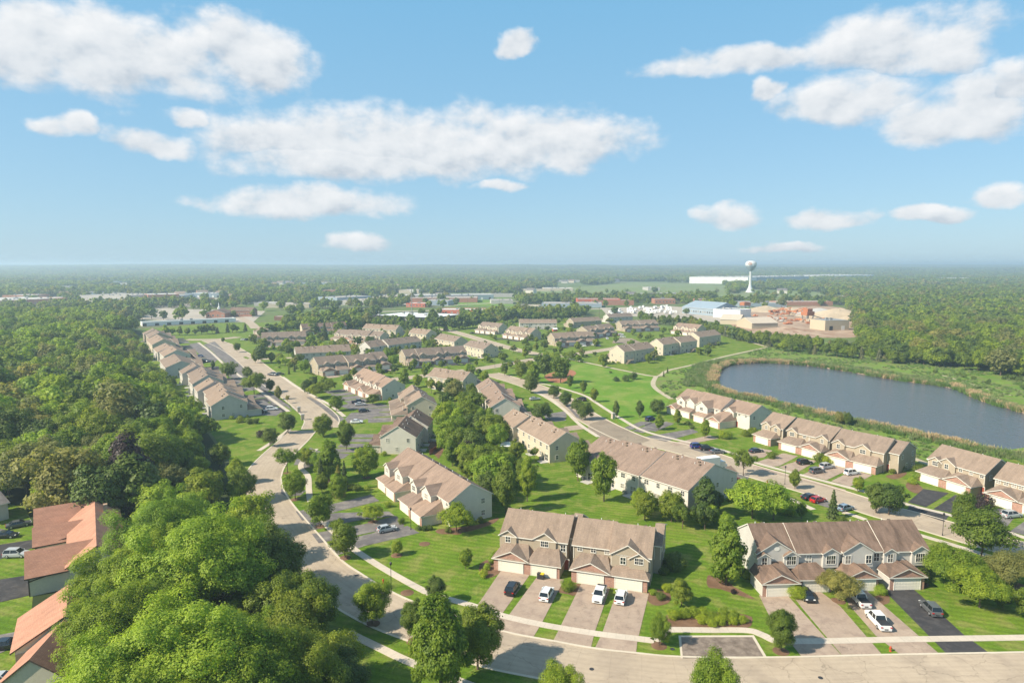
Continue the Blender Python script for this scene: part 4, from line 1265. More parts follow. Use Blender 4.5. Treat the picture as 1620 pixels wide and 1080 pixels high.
TG = dict(wall='tan')
DK = ('black', 'grey', 'black')
ROWS = [
    ('white-sided row with brown stepped roof beside the bark yard', [(-35.3, 231.0)][0], [(-36.2, 205.8)][0], 4,
     dict(wall='white', roof='brown', ze=5.6, blocks=[(0,11,1.5,0),(11.002,25.2,0,0)], drive=('grey', 12, 0))),
    ('cream row of one gable above another between parked cars and back gardens', [(-42.3, 277.8)][0], [(-36.3, 251.0)][0], 3, dict(wall='cream', roof='tan', drive=('grey', 9, 0), blocks=[(0,12,0,0.2),(12.002,25,1.8,-.2)])),
    ('white gabled townhouse row with pinkish roofs and brick garages beside the crab apple trees', [(-73.8, 322.8)][0], [(-53.4, 292.5)][0], 4, dict(wall='white', roof='pink', drive=('grey', 10, 0))),
    ('large white row whose rear windows face the garden trees', [(-10.9, 296.0)][0], [(-3.1, 249.7)][0], 4, dict(wall='white', roof='pink', swap=1)),
    ('long beige row seen from its back, patios and a white canopy on the lawn', [(-0.5, 237.7)][0], [(16.6, 198.2)][0], 5, dict(wall='cream', roof='tan', swap=1, blocks=[(0,24,0,0),(24.002,36.4,1.6,0)])),
    ('wide brown-roofed row with many roof vents, its white back wall behind two big trees', (27.2, 190.8), (50.8, 162.0), 5, dict(wall='white', roof='pink', swap=1, depth=21.0, zr=10.2)),
    ('two-block beige row behind the long grass verge of the side street', [(-38.8, 324.9)][0], [(-19.7, 312.7)][0], 3, dict(wall='cream', roof='tan', swap=1)),
    ('grey-white row with steep brown dormers nearest the park lawn', [(72.5, 269.6)][0], [(88.7, 237.6)][0], 4,
     dict(wall='white', roof='pink', blocks=[(0,9.5,0,0),(9.502,24.5,0,.3),(24.502,36.4,2.5,-.3)], dorm=[(5,2.4,2.2,0,'w'),(9.5,2.6,1.6,0,'n'),(17.5,3.2,3.0,0,'w'),(27.5,2.4,1.4,-.2,'w')],
          garages=[(0,5.8,'G',-1),(6.5,12.5,'H',0),(15.5,21.5,'H',-1),(23.5,30,'G',-1.5)])),
    ('single tan unit with brick garage at the left end of the pondside row', [(90.8, 225.9)][0], [(95.0, 218.0)][0], 1, dict(garages=[(.3,7.6,'H',0)], dorm=[(2.4,1.7,.5,0,'s'),(6.3,1.9,.5,-.2,'s')], blocks=[(0,8.9,0,0)])),
    ('pair of tan units in the middle of the pondside row, dark suv on the drive', [(95.5, 216.9)][0], [(103.4, 204.2)][0], 2, dict(garages=[(0,7.4,'H',0),(7.402,14.8,'G',0)], dorm=[(2.2,1.9,.5,0,'w'),(12.8,1.9,.5,0,'s')], blocks=[(0,8.1,0,0),(8.102,15.0,0,-.1)])),
    ('tan pair with a wide end bay closing the pondside row on the right', [(103.1, 202.5)][0], [(112.5, 190.0)][0], 2, dict(garages=[(0,7.4,'G',0),(7.402,14.9,'H',0)], dorm=[(2.0,1.9,.5,0,'s'),(9.3,2.2,.5,0,'w')], blocks=[(0,15.1,0,0),(15.102,18.3,2.2,-.7)])),
    ('tan pair with black asphalt drives beside the yellow flowering shrubs', [(122.6, 184.2)][0], [(128.6, 169.4)][0], 2, dict(garages=[(0,7.4,'H',0),(7.402,14.8,'G',0)], dorm=[(2.4,1.9,.5,-.2,'w'),(5.6,2.4,.5,0,'s')], blocks=[(0,15.6,0,0)])),
    ('tan pair cut by the right edge of the picture, silver suv in front', [(128.7, 167.3)][0], [(133.4, 158.1)][0], 2, dict(garages=[(0,7.4,'G',0),(7.402,14.8,'H',0)], dorm=[(9.4,2.2,.5,0,'w')], blocks=[(0,15.6,0,0)])),
    # left rows along the wood
    ('nearest stepped row beside the wood, plain grey end gable and a white chimney', [(-134.8, 295.0)][0], [(-109.3, 255.3)][0], 4, dict(wall='grey', roof='tan', rev=1, steps=1, drive=(DK, 10, 0), depth=13)),
    ('second stepped row beside the wood with four close ridges', [(-163.9, 340.5)][0], [(-139.0, 302.6)][0], 4, dict(wall='grey', roof='tan', rev=1, steps=1, drive=(DK, 10, 0), depth=13)),
    ('third row beside the wood, broad roof and grey gable with a white chimney pot', [(-193.3, 378.7)][0], [(-175.4, 350.6)][0], 2, dict(wall='grey', roof='tan', rev=1, drive=(DK, 10, 0), depth=15)),
    ('fourth row beside the wood, two ridges side by side', [(-226.0, 431.6)][0], [(-200.1, 393.4)][0], 2, dict(wall='grey', roof='tan', rev=1, drive=(DK, 10, 0), depth=14)),
    ('fifth row beside the wood, next to last before the hedge', [(-258.1, 481.0)][0], [(-237.5, 450.7)][0], 2, dict(wall='cream', roof='tan', rev=1, drive=(DK, 10, 0), depth=14)),
    ('farthest row beside the wood with a red-brown end wall', [(-287.0, 528.6)][0], [(-264.4, 494.3)][0], 3, dict(wall='tan', roof='tan', rev=1, drive=(DK, 10, 0), depth=14)),
    # middle distance, left to right
    ('small row end-on at the top of the main street, white car before it', [(-205.7, 542.4)][0], [(-192.9, 522.4)][0], 3, dict(wall='cream', roof='tan')),
    ('tan row with four white garages behind the corner tree cluster', [(-187.2, 493.9)][0], [(-158.5, 506.0)][0], 4, dict(drive=('pink', 7, 0))),
    ('rear of a grey-walled row above the open corner lawn', [(-134.3, 407.6)][0], [(-104.3, 421.0)][0], 4, dict(wall='grey', swap=1)),
    ('cream-ended row with white garages at the corner lawn', [(-108.3, 360.2)][0], [(-75.6, 387.2)][0], 5, dict(drive=('pink', 7, 0))),
    ('cream row of three gables behind the two dark spruces', [(-137.5, 523.6)][0], [(-97.8, 503.4)][0], 4, dict(wall='cream', drive=('pink', 6, 0))),
    ('back of a cream row in front of the white flat roof', [(-126.1, 570.1)][0], [(-94.1, 555.4)][0], 5, dict(wall='cream', swap=1)),
    ('longest grey-walled back with a cream gable in the middle of the estate', [(-98.0, 436.7)][0], [(-69.6, 472.9)][0], 6, dict(wall='grey', swap=1)),
    ('tan row with five white garages and dark drives facing the side street', [(-65.9, 395.5)][0], [(-30.7, 414.7)][0], 5, dict(drive=('black', 8, 0))),
    ('small cream block end-on, first of the stepped group by the tree belt', [(-79.4, 531.4)][0], [(-62.8, 518.5)][0], 3, dict(wall='cream', swap=1)),
    ('second of the stepped cream blocks, grey side gable', [(-52.9, 489.0)][0], [(-36.2, 467.7)][0], 3, dict(wall='cream', swap=1)),
    ('third of the stepped cream blocks beside the curving side street', [(-27.8, 448.1)][0], [(-13.1, 425.4)][0], 3, dict(wall='cream', swap=1)),
    ('old brown house row hidden behind the tall spruce', [(-182.1, 571.1)][0], [(-148.6, 588.3)][0], 3, dict(wall='cream', roof='brown', swap=0)),
    ('cream row with four low garages left of the pair across the side street', [(-26.3, 590.4)][0], [(-7.2, 572.4)][0], 4, dict(wall='cream', drive=('black', 8, 0))),
    ('cream row with grey end gable and porch across the side street', [(-0.5, 549.0)][0], [(18.2, 525.5)][0], 4, dict(wall='cream', drive=('black', 9, 0))),
    ('grey back of a row with a red playhouse at its corner', [(6.8, 620.1)][0], [(41.3, 621.9)][0], 4, dict(wall='grey', swap=1)),
    ('row with a cream end gable nearest the street bend, white suv in front', [(28.7, 492.4)][0], [(61.0, 507.4)][0], 4, dict(wall='tan', drive=('black', 8, 0))),
    ('grey back half hidden by a round tree', [(54.6, 631.0)][0], [(85.0, 650.0)][0], 4, dict(wall='tan', swap=1)),
    ('tan row with a red car and a white van behind the bend', [(57.5, 546.7)][0], [(83.8, 574.4)][0], 4, dict(wall='tan', drive=('black', 7, 0))),
    ('farthest grey back with a cream gable, before the parked campers', [(97.2, 687.0)][0], [(124.6, 699.8)][0], 3, dict(wall='grey', swap=1)),
    ('cream-ended row of four garages below the parked campers', [(97.1, 599.2)][0], [(132.8, 613.9)][0], 4, dict(wall='tan', drive=('black', 7, 0))),
    ('cream row with steep pinkish gables next to the spruce belt', [(146.1, 580.6)][0], [(160.5, 559.0)][0], 4, dict(wall='cream', roof='pink')),
    ('right-hand block of the three with decks, at the trail', [(132.4, 483.6)][0], [(154.3, 503.8)][0], 2, dict(wall='cream', swap=1, decks=True, ze=7.4, zr=10.6)),
    ('middle block of the three with decks', [(95.4, 439.4)][0], [(124.5, 463.7)][0], 4, dict(wall='cream', swap=1, decks=True, ze=7.4, zr=10.6)),
    ('left block of the three with decks, at the park corner', [(64.4, 402.6)][0], [(86.8, 423.9)][0], 3, dict(wall='cream', swap=1, decks=True, ze=7.4, zr=10.6)),
]
_r = []
for lab, A, B2, n, kw in ROWS:
    kw = dict(kw)
    if kw.pop('swap', 0):
        A, B2 = B2, A
    if kw.pop('rev', 0):
        A, B2 = B2, A
    kw.setdefault('group', 'townhouse rows')
    _r.append((lab, A, B2, n, kw))
ROWS = _r
rows()


# ------------------------------------------------------------------ vegetation
import numpy as np


def mesh_np(name, V, n, mats, midx=None):
    """V: (k*n, 3) vertices of k separate n-gons."""
    me = bpy.data.meshes.new(name)
    k = len(V) // n
    me.vertices.add(k * n)
    me.vertices.foreach_set('co', V.astype(np.float32).ravel())
    me.loops.add(k * n)
    me.loops.foreach_set('vertex_index', np.arange(k * n, dtype=np.int32))
    me.polygons.add(k)
    me.polygons.foreach_set('loop_start', np.arange(0, k * n, n, dtype=np.int32))
    for m_ in mats:
        me.materials.append(m_)
    me.update(calc_edges=True)
    return me


def unit(v):
    return v / (np.linalg.norm(v, axis=1, keepdims=True) + 1e-9)


def leaf_quads(C, N, size, rs, aspect=0.62):
    """Rhombic leaves (4 vertices) at C facing N."""
    n = len(C)
    r = unit(rs.normal(size=(n, 3)))
    a = unit(np.cross(N, r)); b = np.cross(N, a)
    s = size * rs.uniform(0.6, 1.35, (n, 1))
    la = a * s; lb = b * s * aspect
    dip = N * s * 0.18
    V = np.stack([C - la - dip, C - lb, C + la - dip, C + lb], axis=1)
    return V.reshape(-1, 3)


def crown(seed, rad, h0, h1, nleaf, size, nlobe=26, shape='round', lobe=0.36):
    rs = np.random.RandomState(seed)
    cz = (h0 + h1) / 2; rz = (h1 - h0) / 2
    d = unit(rs.normal(size=(nlobe, 3)))
    ph = rs.uniform(0, 6.28, 4)
    # even out the lobe directions a little
    for _ in range(12):
        dd = d[:, None, :] - d[None, :, :]
        q = (dd ** 2).sum(2, keepdims=True) + 0.05
        d = unit(d + 0.02 * (dd / q ** 1.5).sum(1))
    k = rs.uniform(0.45, 0.95, (nlobe, 1))
    # a few big bulges and hollows keep the outline from being a ball
    th_ = np.arctan2(d[:, 1], d[:, 0])
    bul = 1 + 0.16 * np.sin(2 * th_ + ph[0]) + 0.13 * np.sin(3 * th_ + ph[1] + 2 * d[:, 2]) + 0.12 * np.sin(5 * d[:, 2] + ph[2])
    C = d * k * bul[:, None]
    if shape == 'oval':
        f = 1 - 0.35 * np.clip(C[:, 2:3], 0, 1)
        C[:, :2] *= f
    if shape == 'cone':
        f = 1 - 0.62 * (C[:, 2:3] * .5 + .5)
        C[:, :2] *= f * 1.25
    if shape == 'wide':
        C[:, 2] = C[:, 2] * 0.8 + 0.1
    R_ = rs.uniform(0.6, 1.25, nlobe) * lobe * (1.0 if shape != 'cone' else 0.8)
    C = C * np.array([rad, rad, rz]) + np.array([0, 0, cz])
    Rr = R_ * rad
    w = Rr ** 2
    idx = rs.choice(nlobe, int(nleaf * 1.9), p=w / w.sum())
    dv = unit(rs.normal(size=(len(idx), 3)))
    shell = rs.uniform(0.6, 1.2, (len(idx), 1))
    far_ = rs.uniform(size=(len(idx), 1)) < 0.10
    shell = np.where(far_, shell + rs.uniform(0.1, 0.45, (len(idx), 1)), shell)
    P = C[idx] + dv * Rr[idx][:, None] * shell * np.array([1, 1, 0.9])
    # drop leaves buried inside other lobes
    keep = np.ones(len(P), bool)
    for j in range(nlobe):
        dj = ((P - C[j]) / np.array([1, 1, 0.9]))
        inside = (dj ** 2).sum(1) < (Rr[j] * 0.7) ** 2
        keep &= ~(inside & (idx != j))
    keep &= ~((dv[:, 2] < -0.55) & (rs.uniform(size=len(P)) < 0.6))
    P = P[keep][:nleaf]; dv = dv[keep][:nleaf]
    out = unit(P - np.array([0, 0, cz - rz * .2]))
    N = unit(dv * 0.8 + out * 0.45 + np.array([0, 0, 0.42]) + rs.normal(size=P.shape) * 0.33)
    return leaf_quads(P, N, size, rs), C


def conifer(seed, rad, h0, h1, nleaf, size):
    rs = np.random.RandomState(seed)
    lv = max(6, int((h1 - h0) / 0.55))
    t = rs.beta(1.0, 1.5, nleaf)
    lev = np.floor(t * lv) / lv
    th = rs.uniform(0, 2 * pi, nleaf)
    nb = 9
    thq = (np.floor(th / (2 * pi) * nb) + 0.5 + rs.normal(size=nleaf) * 0.16) * 2 * pi / nb + lev * 41
    rmax = rad * (1 - lev) ** 0.85 * (0.88 + 0.2 * np.sin(lev * 60)) + 0.1
    r = rmax * np.sqrt(rs.uniform(0.06, 1, nleaf))
    z = h0 + (h1 - h0) * lev - r * 0.28 + rs.normal(size=nleaf) * 0.09 + (h1 - h0) / lv * .5
    P = np.stack([r * np.cos(thq), r * np.sin(thq), z], 1)
    N = unit(np.stack([np.cos(thq) * .5, np.sin(thq) * .5, np.full(nleaf, 0.75)], 1) + rs.normal(size=(nleaf, 3)) * 0.45)
    return leaf_quads(P, N, size, rs, 0.4)


def trunk_mesh(seed, h0, h1, rad, C, mat, r0=0.2, bare=False):
    rr = random.Random(seed)
    t = MB()
    p = Vector((0, 0, -0.2)); top = h0 + (h1 - h0) * 0.55
    segs = 4
    pr = r0 * 1.35
    for i in range(segs):
        q = Vector((rr.uniform(-.1, .1) * h1 * .1, rr.uniform(-.1, .1) * h1 * .1, top * (i + 1) / segs))
        r = r0 * (1 - 0.72 * (i + 1) / segs)
        t.tube(p, q, pr, r, 7)
        p, pr = q, r
    if C is not None:
        ids = list(range(len(C))); rr.shuffle(ids)
        for j in ids[:9]:
            c = Vector(C[j])
            s = Vector((0, 0, rr.uniform(h0 * .75, top * 0.95)))
            m_ = s.lerp(c, 0.5) + Vector((0, 0, -0.06 * h1))
            t.tube(s, m_, r0 * .42, r0 * .26, 5); t.tube(m_, c, r0 * .26, r0 * .07, 5)
    return t.mesh('trunk', [mat])


PROTO = {}


def proto(kind, lod, leaf, var=0):
    """Unit prototypes, about 10 m tall and scaled when placed. lod 0 nearest .. 3 farthest."""
    key = (kind, lod, leaf, var)
    if key in PROTO:
        return PROTO[key]
    seed = hash((kind, var)) % 1000 if False else (len(kind) * 37 + var * 101 + 11)
    n, s = {0: (26000, 0.145), 1: (8000, 0.24), 2: (2400, 0.42), 3: (520, 0.9)}[lod]
    spec = {'round': (4.2, 2.0, 10, 38, 'round', .31), 'wide': (5.0, 1.8, 10, 46, 'wide', .26), 'oval': (3.4, 1.7, 10, 34, 'oval', .34),
            'cone': (3.3, 1.0, 10, 38, 'cone', .36), 'airy': (4.6, 3.0, 10, 22, 'wide', .24), 'shrub': (5.6, 0.2, 8.5, 22, 'round', .42),
            'big': (4.8, 2.0, 10, 170, 'wide', .145)}
    if kind == 'spruce':
        V = conifer(seed, 2.6, 0.7, 10, {0: 16000, 1: 7000, 2: 2200, 3: 500}[lod], {0: .16, 1: .24, 2: .42, 3: .85}[lod])
        C = None; h0, h1, rad = 1, 10, 2
    else:
        rad, h0, h1, nl, sh, lb = spec[kind]
        if kind == 'airy':
            n = int(n * .5)
        if kind == 'big':
            n, s = (70000, 0.075) if lod == 0 else (16000, 0.17)
        if lod == 3:
            nl = max(10, nl // 2)
        V, C = crown(seed, rad, h0, h1, n, s, nl, sh, lb)
    cm = mesh_np('crown', V, 4, [LEAF[leaf]])
    if kind == 'shrub':
        PROTO[key] = (cm, None)
        return PROTO[key]
    if lod < 3:
        tm = trunk_mesh(seed, h0, h1, rad, C if kind != 'spruce' else None, M['bark'], 0.17)
        PROTO[key] = (cm, tm)
    else:
        t = MB(); t.tube((0, 0, -.2), (0, 0, 6), .3, .12, 4)
        i0 = len(cm.vertices)
        me = bpy.data.meshes.new('tree')
        Vt = np.array(t.v)
        # tetra-safe: trunk quads appended to the leaf quads, cap dropped
        quads = [f for f in t.f if len(f) == 4][:4]
        TV = np.array([t.v[i] for f in quads for i in f])
        me = mesh_np('tree', np.concatenate([V, TV]), 4, [LEAF[leaf], M['bark']])
        mi = np.zeros(len(me.polygons), dtype=np.int32); mi[-4:] = 1
        me.polygons.foreach_set('material_index', mi)
        PROTO[key] = (me, None)
    return PROTO[key]


def tree(name, kind, lod, leaf, x, y, h, wk=1.0, label=None, cat='tree', group=None, tint=None, rz=None, z=0.0):
    cm, tm = proto(kind, lod, leaf, 0 if lod == 0 else R.randrange(2 if lod == 1 else 3))
    k = h / 10.0
    rz = R.uniform(0, 2 * pi) if rz is None else rz
    if tm is None:
        o = link(name, cm, None, (x, y, z), rz)
        o.scale = (k * wk, k * wk, k)
        tag(o, label, cat, group)
        if tint:
            o.color = (*tint, 1)
        return o
    r = thing(name, label, cat, (x, y, z), rz, group, (k * wk, k * wk, k))
    c = link('crown', cm, r)
    link('trunk', tm, r)
    if tint:
        c.color = (*tint, 1)
    return r


def inside(poly, x, y):
    c = False
    j = len(poly) - 1
    for i in range(len(poly)):
        xi, yi = poly[i][0], poly[i][1]; xj, yj = poly[j][0], poly[j][1]
        if (yi > y) != (yj > y) and x < (xj - xi) * (y - yi) / (yj - yi) + xi:
            c = not c
        j = i
    return c


def seg_d(p, a, b):
    ap = Vector((p[0] - a[0], p[1] - a[1])); ab = Vector((b[0] - a[0], b[1] - a[1]))
    t = max(0, min(1, ap.dot(ab) / (ab.length_squared + 1e-9)))
    return (ap - ab * t).length


def scatter(poly, sp, seed, jit=0.42):
    rr = random.Random(seed)
    xs = [p[0] for p in poly]; ys = [p[1] for p in poly]
    out = []
    y = min(ys); row = 0
    while y < max(ys):
        x = min(xs) + (row % 2) * sp / 2
        while x < max(xs):
            px_, py_ = x + rr.uniform(-jit, jit) * sp, y + rr.uniform(-jit, jit) * sp
            if inside(poly, px_, py_):
                out.append((px_, py_))
            x += sp
        y += sp * 0.87; row += 1
    return out


def stuff_instances(name, pts, meshes, kind_label=None):
    """Countless distant plants as ONE object: points with an instance modifier. pts: (x, y, z, scale, rotation)."""
    me = bpy.data.meshes.new(name)
    me.vertices.add(len(pts))
    me.vertices.foreach_set('co', np.array([p[:3] for p in pts], dtype=np.float32).ravel())
    a = me.attributes.new('scl', 'FLOAT', 'POINT'); a.data.foreach_set('value', np.array([p[3] for p in pts], dtype=np.float32))
    a = me.attributes.new('rot', 'FLOAT', 'POINT'); a.data.foreach_set('value', np.array([p[4] for p in pts], dtype=np.float32))
    rs = np.random.RandomState(len(pts))
    a = me.attributes.new('pick', 'INT', 'POINT'); a.data.foreach_set('value', rs.randint(0, len(meshes), len(pts)).astype(np.int32))
    o = link(name, me)
    tag(o, kind_label, None, None, 'stuff')
    cl = bpy.data.collections.new(name + '_sources')
    for i, m_ in enumerate(meshes):
        q = bpy.data.objects.new('%s_%02d' % (name, i), m_)
        cl.objects.link(q)
    ng = bpy.data.node_groups.new(name, 'GeometryNodeTree')
    ng.interface.new_socket('Geometry', in_out='INPUT', socket_type='NodeSocketGeometry')
    ng.interface.new_socket('Geometry', in_out='OUTPUT', socket_type='NodeSocketGeometry')
    gi = ng.nodes.new('NodeGroupInput'); go = ng.nodes.new('NodeGroupOutput')
    ip = ng.nodes.new('GeometryNodeInstanceOnPoints')
    ci = ng.nodes.new('GeometryNodeCollectionInfo'); ci.inputs[0].default_value = cl
    ci.inputs['Separate Children'].default_value = True
    ci.inputs['Reset Children'].default_value = True

    def attr(nm, ty):
        n = ng.nodes.new('GeometryNodeInputNamedAttribute'); n.data_type = ty
        n.inputs[0].default_value = nm
        return n.outputs[0]
    cx = ng.nodes.new('ShaderNodeCombineXYZ')
    ng.links.new(attr('rot', 'FLOAT'), cx.inputs[2])
    ng.links.new(gi.outputs[0], ip.inputs['Points'])
    ng.links.new(ci.outputs[0], ip.inputs['Instance'])
    ip.inputs['Pick Instance'].default_value = True
    ng.links.new(attr('pick', 'INT'), ip.inputs['Instance Index'])
    e2r = ng.nodes.new('FunctionNodeEulerToRotation')
    ng.links.new(cx.outputs[0], e2r.inputs[0]); ng.links.new(e2r.outputs[0], ip.inputs['Rotation'])
    ng.links.new(attr('scl', 'FLOAT'), ip.inputs['Scale'])
    ng.links.new(ip.outputs[0], go.inputs[0])
    md = o.modifiers.new('instances', 'NODES'); md.node_group = ng
    return o


